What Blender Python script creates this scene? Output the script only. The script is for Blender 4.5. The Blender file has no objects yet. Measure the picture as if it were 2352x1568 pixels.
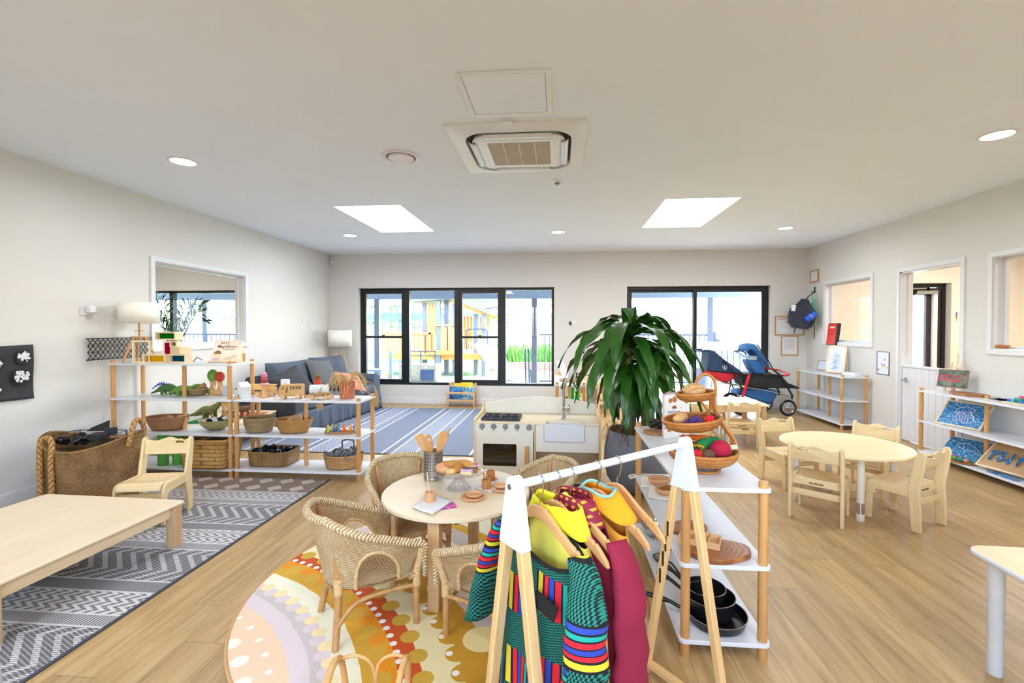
import bpy, math, random
from mathutils import Vector, Matrix, Euler
SC = bpy.context.scene
COL = SC.collection
PI = math.pi
rnd = random.Random(11)
def rad(d): return d*PI/180
def rot(rx=0, ry=0, rz=0): return Euler((rx, ry, rz)).to_matrix().to_4x4()
def tr(x=0, y=0, z=0): return Matrix.Translation((x, y, z))
def scl(x, y, z): return Matrix.Diagonal((x, y, z, 1))
def unit2(a):
    return Vector((math.cos(a), math.sin(a)))

class MB:
    """collects geometry, linked later as one mesh object"""
    def __init__(s): s.v = []; s.f = []; s.uv = []; s.mi = []; s.m = Matrix(); s.k = 0
    def add(s, vs, fs, uvs=None):
        o = len(s.v)
        s.v += [tuple(s.m @ Vector(p)) for p in vs]
        flip = s.m.determinant() < 0
        for i, f in enumerate(fs):
            u = uvs[i] if uvs else [(0, 0)]*len(f)
            if flip: f = f[::-1]; u = u[::-1]
            s.f.append([o+a for a in f]); s.uv.append(u); s.mi.append(s.k)
        return s
    def box(s, c, d, rz=0, rx=0, ry=0):
        x, y, z = [a/2 for a in d]; M = tr(*c) @ rot(rx, ry, rz)
        P = [M @ Vector(p) for p in ((-x,-y,-z),(x,-y,-z),(x,y,-z),(-x,y,-z),(-x,-y,z),(x,-y,z),(x,y,z),(-x,y,z))]
        F = [(0,3,2,1),(4,5,6,7),(0,1,5,4),(1,2,6,5),(2,3,7,6),(3,0,4,7)]
        D = [(d[0],d[1]),(d[0],d[1]),(d[0],d[2]),(d[1],d[2]),(d[0],d[2]),(d[1],d[2])]
        return s.add(P, F, [[(0,0),(w,0),(w,h),(0,h)] for w, h in D])
    def b2(s, lo, hi): return s.box([(a+b)/2 for a, b in zip(lo, hi)], [abs(b-a) for a, b in zip(lo, hi)])
    def bar(s, p0, p1, w, h=None, roll=0):
        """rectangular bar from p0 to p1"""
        p0, p1 = Vector(p0), Vector(p1); h = h or w; d = p1-p0; L = d.length
        q = d.to_track_quat('Z', 'X' if abs(d.normalized().y) > .999 else 'Y')
        M = Matrix.Translation((p0+p1)/2) @ q.to_matrix().to_4x4() @ rot(0, 0, roll)
        x, y, z = w/2, h/2, L/2
        P = [M @ Vector(p) for p in ((-x,-y,-z),(x,-y,-z),(x,y,-z),(-x,y,-z),(-x,-y,z),(x,-y,z),(x,y,z),(-x,y,z))]
        return s.add(P, [(0,3,2,1),(4,5,6,7),(0,1,5,4),(1,2,6,5),(2,3,7,6),(3,0,4,7)], [[(0,0),(w,0),(w,L),(0,L)]]*6)
    def tube(s, pts, r, n=8, closed=False, cap=True, flat=1.0):
        pts = [Vector(p) for p in pts]; N = len(pts); rr = r if isinstance(r, (list, tuple)) else [r]*N
        vs = []; up = None; lens = [0]
        for i in range(1, N): lens.append(lens[-1]+(pts[i]-pts[i-1]).length)
        for i in range(N):
            a = pts[(i-1) % N] if (closed or i > 0) else pts[i]; b = pts[(i+1) % N] if (closed or i < N-1) else pts[i]
            t = (b-a).normalized() if (b-a).length > 1e-9 else Vector((0,0,1))
            if up is None: up = Vector((0,0,1)) if abs(t.z) < .9 else Vector((1,0,0))
            x = (up - t*up.dot(t))
            x = x.normalized() if x.length > 1e-6 else t.orthogonal().normalized()
            up = x; y = t.cross(x)
            for k in range(n):
                c = 2*PI*k/n; vs.append(pts[i]+rr[i]*(math.cos(c)*x*flat+math.sin(c)*y))
        fs = []; uv = []
        for i in range(N if closed else N-1):
            j = (i+1) % N; u0 = lens[i]; u1 = lens[j] if j else lens[i]+.02
            for k in range(n):
                l = (k+1) % n
                fs.append((i*n+k, i*n+l, j*n+l, j*n+k)); uv.append([(u0,k/n),(u0,(k+1)/n),(u1,(k+1)/n),(u1,k/n)])
        if cap and not closed:
            fs.append(tuple(range(n))[::-1]); uv.append([(0,0)]*n)
            fs.append(tuple((N-1)*n+k for k in range(n))); uv.append([(0,0)]*n)
        return s.add(vs, fs, uv)
    def cyl(s, p0, p1, r0, r1=None, n=20): return s.tube([p0, p1], [r0, r0 if r1 is None else r1], n)
    def lathe(s, prof, c=(0,0,0), n=32, sx=1, sy=1, rz=0):
        """profile of (r, z); r == 0 closes"""
        vs = []; fs = []; uv = []; L = [0]
        for i in range(1, len(prof)): L.append(L[-1]+math.dist(prof[i], prof[i-1]))
        ids = []
        for r, z in prof:
            if r < 1e-6: ids.append([len(vs)]*n); vs.append((c[0], c[1], c[2]+z))
            else:
                ids.append(list(range(len(vs), len(vs)+n)))
                for k in range(n):
                    a = 2*PI*k/n; x, y = r*sx*math.cos(a), r*sy*math.sin(a)
                    vs.append((c[0]+x*math.cos(rz)-y*math.sin(rz), c[1]+x*math.sin(rz)+y*math.cos(rz), c[2]+z))
        for i in range(len(prof)-1):
            for k in range(n):
                l = (k+1) % n; q = [ids[i][k], ids[i][l], ids[i+1][l], ids[i+1][k]]
                u = [(k/n,L[i]),((k+1)/n,L[i]),((k+1)/n,L[i+1]),(k/n,L[i+1])]
                o = []; ou = []
                for a, b in zip(q, u):
                    if a not in o: o.append(a); ou.append(b)
                if len(o) > 2: fs.append(tuple(o)); uv.append(ou)
        return s.add(vs, fs, uv)
    def ball(s, c, r, sc=(1,1,1), n=16, M=None):
        m0 = s.m; s.m = m0 @ tr(*c) @ (M or Matrix()) @ scl(*sc)
        s.lathe([(r*math.sin(PI*i/(n//2)) if 0 < i < n//2 else 0, -r*math.cos(PI*i/(n//2))) for i in range(n//2+1)], n=n)
        s.m = m0; return s
    def grid(s, fn, nu, nv, cu=False, us=1, vs_=1):
        P = [fn(i/nu, j/nv) for i in range(nu+(0 if cu else 1)) for j in range(nv+1)]
        W = nv+1; NU = nu+(0 if cu else 1); fs = []; uv = []
        for i in range(nu):
            a = i; b = (i+1) % NU if cu else i+1
            for j in range(nv):
                fs.append((a*W+j, b*W+j, b*W+j+1, a*W+j+1))
                uv.append([(i/nu*us,j/nv*vs_),((i+1)/nu*us,j/nv*vs_),((i+1)/nu*us,(j+1)/nv*vs_),(i/nu*us,(j+1)/nv*vs_)])
        return s.add(P, fs, uv)
    def prism(s, poly, z0, z1):
        n = len(poly); P = [(x, y, z0) for x, y in poly]+[(x, y, z1) for x, y in poly]
        F = [tuple(range(n))[::-1], tuple(range(n, 2*n))]+[(i, (i+1) % n, n+(i+1) % n, n+i) for i in range(n)]
        return s.add(P, F, [list(poly)[::-1], list(poly)]+[[(0,0),(1,0),(1,1),(0,1)]]*n)
    def build(s, name, mats, parent=None, bevel=0, seg=2, smooth=True, solid=0, sub=0, ang=38, loc=None, rz=None):
        me = bpy.data.meshes.new(name); me.from_pydata(s.v, [], s.f); me.update()
        ul = me.uv_layers.new(name='UVMap'); i = 0
        flat = [c for f in s.uv for p in f for c in p]
        ul.data.foreach_set('uv', flat)
        if not isinstance(mats, (list, tuple)): mats = [mats]
        for m in mats: me.materials.append(m)
        if len(mats) > 1: me.polygons.foreach_set('material_index', s.mi)
        if smooth: me.shade_smooth(); me.set_sharp_from_angle(angle=rad(ang))
        o = bpy.data.objects.new(name, me); COL.objects.link(o)
        if parent: o.parent = parent
        if loc: o.location = loc
        if rz is not None: o.rotation_euler = (0, 0, rz)
        if solid:
            d = o.modifiers.new('Solid', 'SOLIDIFY'); d.thickness = solid; d.offset = 0
        if sub:
            d = o.modifiers.new('Sub', 'SUBSURF'); d.levels = sub; d.render_levels = sub
        if bevel:
            d = o.modifiers.new('Bevel', 'BEVEL'); d.width = bevel; d.segments = seg; d.limit_method = 'ANGLE'; d.angle_limit = rad(40)
            d.harden_normals = False
        return o

def shape(outer, holes, th, bev=0.0, res=1):
    """flat sheet with holes cut through it, thickness th centred on z=0"""
    cu = bpy.data.curves.new('tmp', 'CURVE'); cu.dimensions = '2D'; cu.fill_mode = 'BOTH'
    cu.extrude = max(th/2-bev, 0); cu.bevel_depth = bev; cu.bevel_resolution = res
    if bev: cu.offset = -bev
    for L in [outer]+list(holes):
        sp = cu.splines.new('POLY'); sp.points.add(len(L)-1); sp.use_cyclic_u = True
        for p, q in zip(sp.points, L): p.co = (q[0], q[1], 0, 1)
    return _curve_mb(cu)
_FONT = []
def text(t, size, th=0.0005, align='CENTER', bold=0.0, space=1.0, line=1.0):
    cu = bpy.data.curves.new('tmp', 'FONT'); cu.body = t; cu.size = size; cu.extrude = th; cu.align_x = align; cu.align_y = 'CENTER'
    cu.offset = bold; cu.space_character = space; cu.space_line = line; cu.resolution_u = 2
    return _curve_mb(cu)
def _curve_mb(cu):
    o = bpy.data.objects.new('tmp', cu); COL.objects.link(o); bpy.context.view_layer.update()
    me = bpy.data.meshes.new_from_object(o.evaluated_get(bpy.context.evaluated_depsgraph_get()))
    vs = [tuple(v.co) for v in me.vertices]; fs = [tuple(p.vertices) for p in me.polygons]
    bpy.data.objects.remove(o); bpy.data.curves.remove(cu); bpy.data.meshes.remove(me)
    return vs, fs
def put(mb, vf, M=None):
    m0 = mb.m; mb.m = m0 @ (M or Matrix())
    vs, fs = vf; mb.add(vs, fs, [[(vs[i][0], vs[i][1]) for i in f] for f in fs]); mb.m = m0; return mb

def tag(o, label, cat, group=None, kind=None):
    if label: o['label'] = label
    if cat: o['category'] = cat
    if group: o['group'] = group
    if kind: o['kind'] = kind
    return o
def thing(name, label, cat, loc=(0,0,0), rz=0, group=None, rx=0, ry=0):
    o = bpy.data.objects.new(name, None); COL.objects.link(o); o.empty_display_size = .05
    o.location = loc; o.rotation_euler = (rx, ry, rz)
    return tag(o, label, cat, group)
def struct(o, label=None, cat=None):
    return tag(o, label, cat, kind='structure')
def dup(root, loc=None, rz=None, label=None, group=None, s=None):
    r = root.copy(); COL.objects.link(r)
    if loc: r.location = loc
    if rz is not None: r.rotation_euler = (root.rotation_euler[0], root.rotation_euler[1], rz)
    if label: r['label'] = label
    if group: r['group'] = group
    if s: r.scale = (s, s, s)
    for ch in list(root.children):
        c = ch.copy(); COL.objects.link(c); c.parent = r
        for g in list(ch.children):
            d = g.copy(); COL.objects.link(d); d.parent = c
    return r
def rrect(w, h, r, n=5, cx=0, cy=0):
    P = []
    for qx, qy, a0 in ((1,1,0),(-1,1,90),(-1,-1,180),(1,-1,270)):
        for i in range(n+1):
            a = rad(a0+90*i/n); P.append((cx+qx*(w/2-r)+r*math.cos(a), cy+qy*(h/2-r)+r*math.sin(a)))
    return P
def circle(r, n=32, cx=0, cy=0, sx=1, sy=1): return [(cx+r*sx*math.cos(2*PI*i/n), cy+r*sy*math.sin(2*PI*i/n)) for i in range(n)]
def smoothpath(pts, k=6, closed=False):
    """Catmull-Rom through the points"""
    P = [Vector(p) for p in pts]; n = len(P); out = []
    for i in range(n if closed else n-1):
        g = lambda j: P[j % n] if closed else P[max(0, min(n-1, j))]
        a, b, c, d = g(i-1), g(i), g(i+1), g(i+2)
        for t in range(k):
            t /= k; out.append(.5*((2*b)+(c-a)*t+(2*a-5*b+4*c-d)*t*t+(3*b-a-3*c+d)*t**3))
    if not closed: out.append(P[-1])
    return out

# ---------------------------------------------------------------- materials
def lin(c):
    c = c/255; return c/12.92 if c <= .04045 else ((c+.055)/1.055)**2.4
def rgb(*c): return (lin(c[0]), lin(c[1]), lin(c[2]), 1)
class NT:
    def __init__(s, name):
        s.mat = bpy.data.materials.new(name); s.mat.use_nodes = True; s.t = s.mat.node_tree; s.t.nodes.clear()
        s.out = s.n('ShaderNodeOutputMaterial'); s.b = s.n('ShaderNodeBsdfPrincipled'); s.l(s.b.outputs[0], s.out.inputs[0])
    def n(s, ty, **k):
        x = s.t.nodes.new(ty)
        for a, v in k.items(): setattr(x, a, v)
        return x
    def l(s, a, b): s.t.links.new(a, b)
    def val(s, x, i):
        if isinstance(x, (int, float)): i.default_value = x
        elif isinstance(x, tuple): i.default_value = x
        else: s.l(x, i)
    def math(s, op, a, b=0, c=0, clamp=False):
        m = s.n('ShaderNodeMath', operation=op, use_clamp=clamp)
        s.val(a, m.inputs[0]); s.val(b, m.inputs[1]); s.val(c, m.inputs[2]); return m.outputs[0]
    def co(s, kind='Object', scale=(1,1,1), loc=(0,0,0), rt=(0,0,0)):
        c = s.n('ShaderNodeTexCoord'); m = s.n('ShaderNodeMapping'); s.l(c.outputs[kind], m.inputs[0])
        m.inputs['Scale'].default_value = scale; m.inputs['Location'].default_value = loc; m.inputs['Rotation'].default_value = rt
        return m.outputs[0]
    def noise(s, co, scale, det=3, rough=.55, dist=0):
        x = s.n('ShaderNodeTexNoise'); s.l(co, x.inputs['Vector']); x.inputs['Scale'].default_value = scale
        x.inputs['Detail'].default_value = det; x.inputs['Roughness'].default_value = rough; x.inputs['Distortion'].default_value = dist
        return x.outputs[0]
    def ramp(s, f, stops, interp='LINEAR'):
        r = s.n('ShaderNodeValToRGB'); s.val(f, r.inputs[0]); r.color_ramp.interpolation = interp; E = r.color_ramp.elements
        while len(E) < len(stops): E.new(.5)
        for e, (p, c) in zip(E, stops): e.position = p; e.color = c if len(c) == 4 else rgb(*c)
        return r.outputs[0]
    def mix(s, f, a, b, bl='MIX'):
        m = s.n('ShaderNodeMix', data_type='RGBA', blend_type=bl); s.val(f, m.inputs[0]); s.val(a, m.inputs[6]); s.val(b, m.inputs[7]); return m.outputs[2]
    def sep(s, v):
        x = s.n('ShaderNodeSeparateXYZ'); s.l(v, x.inputs[0]); return x.outputs
    def bump(s, h, st=.3, d=.002):
        b = s.n('ShaderNodeBump'); s.val(h, b.inputs['Height']); b.inputs['Strength'].default_value = st; b.inputs['Distance'].default_value = d
        s.l(b.outputs[0], s.b.inputs['Normal'])
    def set(s, col=None, rough=None, metal=None, spec=None, coat=None, sheen=None):
        if col is not None: s.val(col, s.b.inputs['Base Color'])
        if rough is not None: s.val(rough, s.b.inputs['Roughness'])
        if metal is not None: s.b.inputs['Metallic'].default_value = metal
        if spec is not None: s.b.inputs['Specular IOR Level'].default_value = spec
        if coat is not None: s.b.inputs['Coat Weight'].default_value = coat
        if sheen is not None: s.b.inputs['Sheen Weight'].default_value = sheen
        return s.mat
_MC = {}
def flat(name, c, rough=.5, metal=0, var=.05, sc=8, bump=0, bsc=200, spec=.5, coat=0):
    """plain coloured surface with a little natural mottling"""
    if name in _MC: return _MC[name]
    t = NT(name); co = t.co(); base = rgb(*c)
    f = t.noise(co, sc, 2)
    lo = tuple(a*(1-var) for a in base[:3])+(1,); hi = tuple(min(1, a*(1+var)) for a in base[:3])+(1,)
    t.set(t.ramp(f, [(.3, lo), (.7, hi)]), rough, metal, spec, coat)
    if bump: t.bump(t.noise(co, bsc, 2), bump, .002)
    _MC[name] = t.mat; return t.mat
def wood(name, c1, c2, axis='x', rough=.45, sc=1, coat=0, dark=None):
    if name+axis in _MC: return _MC[name+axis]
    t = NT(name+'_'+axis); s = {'x': (1.2,14,14), 'y': (14,1.2,14), 'z': (14,14,1.2)}[axis]; s = tuple(a*sc for a in s)
    oi = t.n('ShaderNodeObjectInfo'); co = t.co('Object', s); va = t.n('ShaderNodeVectorMath', operation='ADD'); t.l(co, va.inputs[0])
    cb = t.n('ShaderNodeCombineXYZ'); t.l(t.math('MULTIPLY', oi.outputs['Random'], 37), cb.inputs[0]); t.l(t.math('MULTIPLY', oi.outputs['Random'], 11), cb.inputs[1]); t.l(cb.outputs[0], va.inputs[1]); co = va.outputs[0]
    f = t.noise(co, 1.6, 5, .6, .8); g = t.noise(co, 9, 2, .5)
    h = t.math('ADD', t.math('MULTIPLY', f, .75), t.math('MULTIPLY', g, .25))
    t.set(t.ramp(h, [(.32, c1), (.68, c2)] if not dark else [(.25, dark), (.42, c1), (.7, c2)]), rough, coat=coat); t.bump(h, .08, .001)
    _MC[name+axis] = t.mat; return t.mat
def weave(name, c1, c2, gap, nu, nv, rough=.6, bs=.8, twill=.5, gapw=.3, rows=True):
    """UV weave: nv strands up, crossing every 1/nu, over and under"""
    if name in _MC: return _MC[name]
    t = NT(name); c = t.n('ShaderNodeTexCoord'); x = t.sep(c.outputs['UV'])
    u = t.math('MULTIPLY', x[0], nu); v = t.math('MULTIPLY', x[1], nv); r = t.math('FLOOR', v)
    ph = t.math('FRACT', t.math('ADD', u, t.math('MULTIPLY', r, twill)))
    over = t.math('SINE', t.math('MULTIPLY', ph, PI)); fv = t.math('SINE', t.math('MULTIPLY', t.math('FRACT', v), PI))
    h = t.math('MULTIPLY', t.math('POWER', over, .5), t.math('POWER', fv, .6))
    nz = t.noise(t.co('Object', (6,6,6)), 1, 3); nf = t.noise(t.co('Object', (90,90,90)), 1, 2)
    colr = t.ramp(t.math('ADD', t.math('MULTIPLY', nz, .6), t.math('MULTIPLY', nf, .4)), [(.36, c1), (.64, c2)])
    t.set(t.mix(t.math('SMOOTH_MIN', t.math('DIVIDE', h, gapw), 1, .1, clamp=True), rgb(*gap), colr), rough); t.bump(h, bs, .004)
    _MC[name] = t.mat; return t.mat
def braid(name, c1, c2, gap, fu, st=1.2):
    """plaited strands running along a tube, UV u in metres"""
    t = NT(name); c = t.n('ShaderNodeTexCoord'); x = t.sep(c.outputs['UV']); v = t.math('FRACT', t.math('MULTIPLY', x[1], 2)); z = t.math('ABSOLUTE', t.math('SUBTRACT', v, .5))
    ph = t.math('FRACT', t.math('ADD', t.math('MULTIPLY', x[0], fu), t.math('MULTIPLY', z, 1.7))); h = t.math('POWER', t.math('SINE', t.math('MULTIPLY', ph, PI)), .5)
    nf = t.noise(t.co('Object', (60,60,60)), 1, 2); col = t.ramp(nf, [(.36, c1), (.64, c2)]); t.set(t.mix(t.math('DIVIDE', h, .45, clamp=True), rgb(*gap), col), .55); t.bump(h, st, .006); return t.mat
def emit(name, c, st):
    t = NT(name); t.b.inputs['Base Color'].default_value = rgb(*c); t.b.inputs['Emission Color'].default_value = rgb(*c); t.b.inputs['Emission Strength'].default_value = st
    return t.mat
def glass(name, tint=(1,1,1), rough=0.0, refl=.06):
    """thin clear pane: mostly see-through, slight mirror"""
    t = NT(name); tb = t.n('ShaderNodeBsdfTransparent'); tb.inputs[0].default_value = (*tint, 1); g = t.n('ShaderNodeBsdfGlossy'); g.inputs['Roughness'].default_value = rough
    m = t.n('ShaderNodeMixShader'); fr = t.n('ShaderNodeLayerWeight'); fr.inputs[0].default_value = .5
    t.l(t.math('ADD', t.math('MULTIPLY', t.math('POWER', fr.outputs['Facing'], 5), .5), refl*.5), m.inputs[0])
    t.l(tb.outputs[0], m.inputs[1]); t.l(g.outputs[0], m.inputs[2]); t.l(m.outputs[0], t.out.inputs[0]); return t.mat
# ---------------------------------------------------------------- shared materials
def floor_mat():
    t = NT('oak_plank_vinyl'); c = t.n('ShaderNodeTexCoord'); x = t.sep(c.outputs['Object'])
    W, L = .18, 1.22
    px = t.math('DIVIDE', x[0], W); pi_ = t.math('FLOOR', px); fx = t.math('FRACT', px)
    wn = t.n('ShaderNodeTexWhiteNoise', noise_dimensions='1D'); t.l(pi_, wn.inputs['W'])
    py = t.math('ADD', t.math('DIVIDE', x[1], L), wn.outputs['Value']); pj = t.math('FLOOR', py); fy = t.math('FRACT', py)
    w2 = t.n('ShaderNodeTexWhiteNoise', noise_dimensions='2D'); cb = t.n('ShaderNodeCombineXYZ'); t.l(pi_, cb.inputs[0]); t.l(pj, cb.inputs[1]); t.l(cb.outputs[0], w2.inputs['Vector'])
    off = t.n('ShaderNodeCombineXYZ'); t.l(t.math('MULTIPLY', w2.outputs['Value'], 50), off.inputs[1]); t.l(t.math('MULTIPLY', w2.outputs['Value'], 9), off.inputs[0])
    va = t.n('ShaderNodeVectorMath', operation='ADD'); t.l(c.outputs['Object'], va.inputs[0]); t.l(off.outputs[0], va.inputs[1])
    mp = t.n('ShaderNodeMapping'); t.l(va.outputs[0], mp.inputs[0]); mp.inputs['Scale'].default_value = (16, 1.1, 1)
    g = t.noise(mp.outputs[0], 1.3, 8, .62, 1.0)
    mp2 = t.n('ShaderNodeMapping'); t.l(va.outputs[0], mp2.inputs[0]); mp2.inputs['Scale'].default_value = (90, 4, 1)
    g2 = t.noise(mp2.outputs[0], 1, 3, .6)
    mp3 = t.n('ShaderNodeMapping'); t.l(va.outputs[0], mp3.inputs[0]); mp3.inputs['Scale'].default_value = (9, 2.2, 1)
    kn = t.noise(mp3.outputs[0], 1.4, 2, .5)
    h = t.math('ADD', t.math('MULTIPLY', g, .72), t.math('MULTIPLY', g2, .28))
    col = t.ramp(h, [(.28, (146,114,74)), (.42, (172,140,96)), (.54, (189,158,112)), (.72, (204,176,132))])
    tone = t.ramp(w2.outputs['Value'], [(0, (.86,.86,.85,1)), (.5, (.97,.97,.96,1)), (1, (1.04,1.02,.98,1))])
    col = t.mix(1, col, tone, 'MULTIPLY')
    knot = t.ramp(kn, [(.72, (0,0,0,1)), (.8, (1,1,1,1))]); col = t.mix(t.math('MULTIPLY', knot, .55), col, rgb(120,84,50))
    ex = t.math('MULTIPLY', t.math('GREATER_THAN', fx, .985), 1); ey = t.math('GREATER_THAN', fy, .997); e = t.math('MAXIMUM', ex, ey)
    col = t.mix(t.math('MULTIPLY', e, .45), col, rgb(96,70,46))
    t.set(col, t.ramp(g2, [(.3, (.3,.3,.3,1)), (.7, (.42,.42,.42,1))]), spec=.45); t.bump(t.math('SUBTRACT', t.math('MULTIPLY', h, .3), e), .1, .001); return t.mat
M_FLOOR = floor_mat()
M_WALL = flat('warm_white_wall_paint', (216,213,209), .8, var=.012, sc=3, bump=.06, bsc=350)
M_CEIL = flat('flat_white_ceiling_paint', (232,239,248), .9, var=.01, sc=2, bump=.04, bsc=300)
M_TRIM = flat('white_satin_trim_paint', (222,222,226), .35, var=.01)
M_WHITE = flat('white_laminate', (220,221,226), .3, var=.01)
M_PLAST = flat('white_plastic', (224,223,220), .35, var=.01)
M_BLK = flat('black_aluminium', (26,27,30), .38, var=.1, metal=.2)
M_DARK = flat('charcoal_aluminium', (52,56,62), .45, var=.08)
M_CHROME = flat('chrome_metal', (205,206,208), .12, metal=1, var=.03)
M_STEEL = flat('brushed_steel', (178,178,176), .28, metal=1, var=.06, sc=30)
M_GLASS = glass('clear_window_glass')
def BIRCH(a='x'): return wood('birch_ply', (222,192,140), (238,215,168), a, .38, coat=.15)
def BIRCHP(a='x'): return wood('pale_birch_top', (226,204,170), (236,218,188), a, .42, .7)
def POST(a='z'): return wood('honey_beech_post', (196,140,82), (216,164,104), a, .42)
def PINE(a='z'): return wood('clear_pine', (214,168,108), (233,196,140), a, .45, 1.2)
def BEECH(a='x'): return wood('natural_beech', (205,158,108), (224,182,134), a, .5)
def TOYW(a='x'): return wood('toy_hardwood', (188,138,84), (212,168,112), a, .5)
def MAPLE(a='x'): return wood('maple_edge', (222,196,156), (234,212,176), a, .45)
M_WICK = weave('natural_rattan_weave', (196,162,112), (226,200,156), (128,90,52), 1, 1, .55, 1.0, .5, .35)
M_BRAID = braid('rattan_braid', (205,172,124), (232,208,166), (138,98,58), 62)
M_CANE = flat('rattan_cane', (190,142,88), .45, var=.18, sc=25)
M_CANEL = flat('wrapped_cane', (214,178,126), .5, var=.15, sc=60, bump=.3, bsc=120)
M_ORR = weave('orange_rattan_weave', (186,112,44), (212,142,70), (104,56,18), 1, 1, .5, 1.0, .5, .35)
M_ORC = flat('orange_rattan_cane', (188,118,52), .42, var=.15, sc=30)
M_GRASS = weave('seagrass_weave', (122,86,48), (178,136,84), (62,40,20), 1, 1, .7, 1.2, .5, .4)
M_HONEY = weave('honey_willow_weave', (172,118,58), (206,152,86), (98,60,24), 1, 1, .55, 1.0, .5, .4)
M_RED_WILLOW = weave('brown_willow_weave', (150,98,56), (186,132,86), (90,54,28), 1, 1, .55, 1.0, .5, .4)
M_COIL = weave('dark_coil_weave', (196,160,104), (222,190,136), (44,28,16), 1, 1, .6, 1.0, .5, 1.25)
M_SOFA = flat('slate_blue_sofa_cloth', (76,84,98), .9, var=.12, sc=5, bump=.25, bsc=500)
M_SOFAD = flat('charcoal_sofa_cloth', (62,62,68), .9, var=.1, sc=6, bump=.25, bsc=500)
M_SOFAG = flat('grey_cushion_cloth', (92,94,96), .9, var=.1, sc=6, bump=.25, bsc=500)
M_PEACH = flat('peach_cushion_cloth', (214,144,118), .85, var=.08, sc=10, bump=.2, bsc=300)
M_SHADE = flat('white_linen_shade', (238,234,224), .8, var=.02, sc=60, bump=.1, bsc=400)
M_BLKP = flat('black_plastic', (18,18,20), .35, var=.1)
M_GREYP = flat('grey_plastic', (128,130,134), .4, var=.06)
M_PAPER = flat('white_paper', (222,222,224), .7, var=.01)
M_LINEN = flat('cream_linen', (232,226,214), .85, var=.03, sc=30, bump=.2, bsc=300)
def felt(name, c): return flat(name+'_felt', c, .95, var=.14, sc=40, bump=.35, bsc=260)
def paint(name, c, r=.4): return flat(name+'_paint', c, r, var=.04)
# ---------------------------------------------------------------- room shell (metres; x right, y into the room, camera at the origin)
XL, XR, YB, YF, H = -4.189, 4.185, 8.228, -2.4, 2.714
cam = bpy.data.cameras.new('camera'); cob = bpy.data.objects.new('camera', cam); COL.objects.link(cob); SC.camera = cob
cam.sensor_width = 36; cam.lens = 1065.2867/2352*36; cam.shift_x = -17.7155/2352; cam.shift_y = -12.124/2352; cam.clip_start = .02; cam.clip_end = 200
cob.matrix_world = tr(0, 0, 1.365) @ rot(0, 0, .0842) @ rot(PI/2-.0168, 0, 0) @ rot(0, 0, .0008)

def wall_boxes(mb, axis, pos, th, a0, a1, holes, z1=H, sgn=1):
    """wall on plane axis=pos of thickness th, spanning a0..a1, with rectangular holes (b0,b1,z0,z1)"""
    hs = sorted(holes); cur = a0
    def seg(b0, b1, z0, z1_):
        if b1-b0 < 1e-4 or z1_-z0 < 1e-4: return
        if axis == 'y': mb.b2((b0, pos, z0), (b1, pos+th*sgn, z1_))
        else: mb.b2((pos, b0, z0), (pos+th*sgn, b1, z1_))
    for b0, b1, z0, z1h in hs:
        seg(cur, b0, 0, z1); seg(b0, b1, 0, z0); seg(b0, b1, z1h, z1); cur = b1
    seg(cur, a1, 0, z1)
W1 = (-3.665, -.085, .327, 2.10); D1 = (1.183, 3.592, 0, 2.10)
LW = (4.485, 5.88, 1.167, 2.063); RW3 = (6.615, 7.71, 1.16, 2.065); RD = (5.215, 6.085, 0, 2.06); RW4 = (3.55, 4.86, 1.165, 2.06)
LRW = (-9.2, -6.02, .33, 2.08); RRD = (5.55, 6.44, 0, 2.12)
m = MB(); wall_boxes(m, 'y', YB, .26, XL-5.4, XR+3.4, [LRW, W1, D1, RRD]); struct(m.build('wall_back', M_WALL, smooth=False))
m = MB(); wall_boxes(m, 'x', XL, .13, YF, YB, [LW], sgn=-1); struct(m.build('wall_left', M_WALL, smooth=False))
m = MB(); wall_boxes(m, 'x', XR, .13, YF, YB, [RW4, RD, RW3]); struct(m.build('wall_right', M_WALL, smooth=False))
FILLW = (-2.0, 2.0, 1.0, 2.3)  # made-up opening behind the camera, lets in sky light as fill
m = MB(); wall_boxes(m, 'y', YF, .12, XL-.13, XR+.13, [FILLW], sgn=-1); struct(m.build('wall_front', M_WALL, smooth=False))
# adjoining rooms' outer walls
M_CREAM = flat('cream_side_room_paint', (232,226,212), .8, var=.012, sc=3)
m = MB(); m.b2((XR+3.3, 1.4, 0), (XR+3.4, YB, H)); m.b2((XR+.13, 1.3, 0), (XR+3.4, 1.4, H)); struct(m.build('wall_side_room', M_CREAM, smooth=False))
m = MB(); wall_boxes(m, 'y', YB-.012, .012, XR+.131, XR+3.3, [RRD]); struct(m.build('wall_side_room_lining', M_CREAM, smooth=False))
m = MB(); m.b2((XL-5.4, 1.3, 0), (XL-5.3, YB, H)); m.b2((XL-5.4, 1.2, 0), (XL-.13, 1.3, H)); struct(m.build('wall_nursery', flat('pale_grey_green_paint', (206,210,202), .8, var=.01), smooth=False))
m = MB(); m.b2((XL-5.4, YF-.12, -.08), (XR+3.4, YB+.26, 0)); struct(m.build('floor', M_FLOOR, smooth=False))
m = MB()
vs, fs = shape([(XL-5.4,YF-.12),(XR+3.4,YF-.12),(XR+3.4,YB+.26),(XL-5.4,YB+.26)],
    [rrect(w, d, .002, 1, x, y) for x, y, w, d in ((-2.1165,5.671,.755,1.387),(1.49,5.671,.762,1.392),(-2.1165,-.7,.755,1.387),(1.49,-.7,.762,1.392))], .12)
put(m, (vs, fs), tr(0, 0, H+.06)); struct(m.build('ceiling', M_CEIL, smooth=False))
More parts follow.
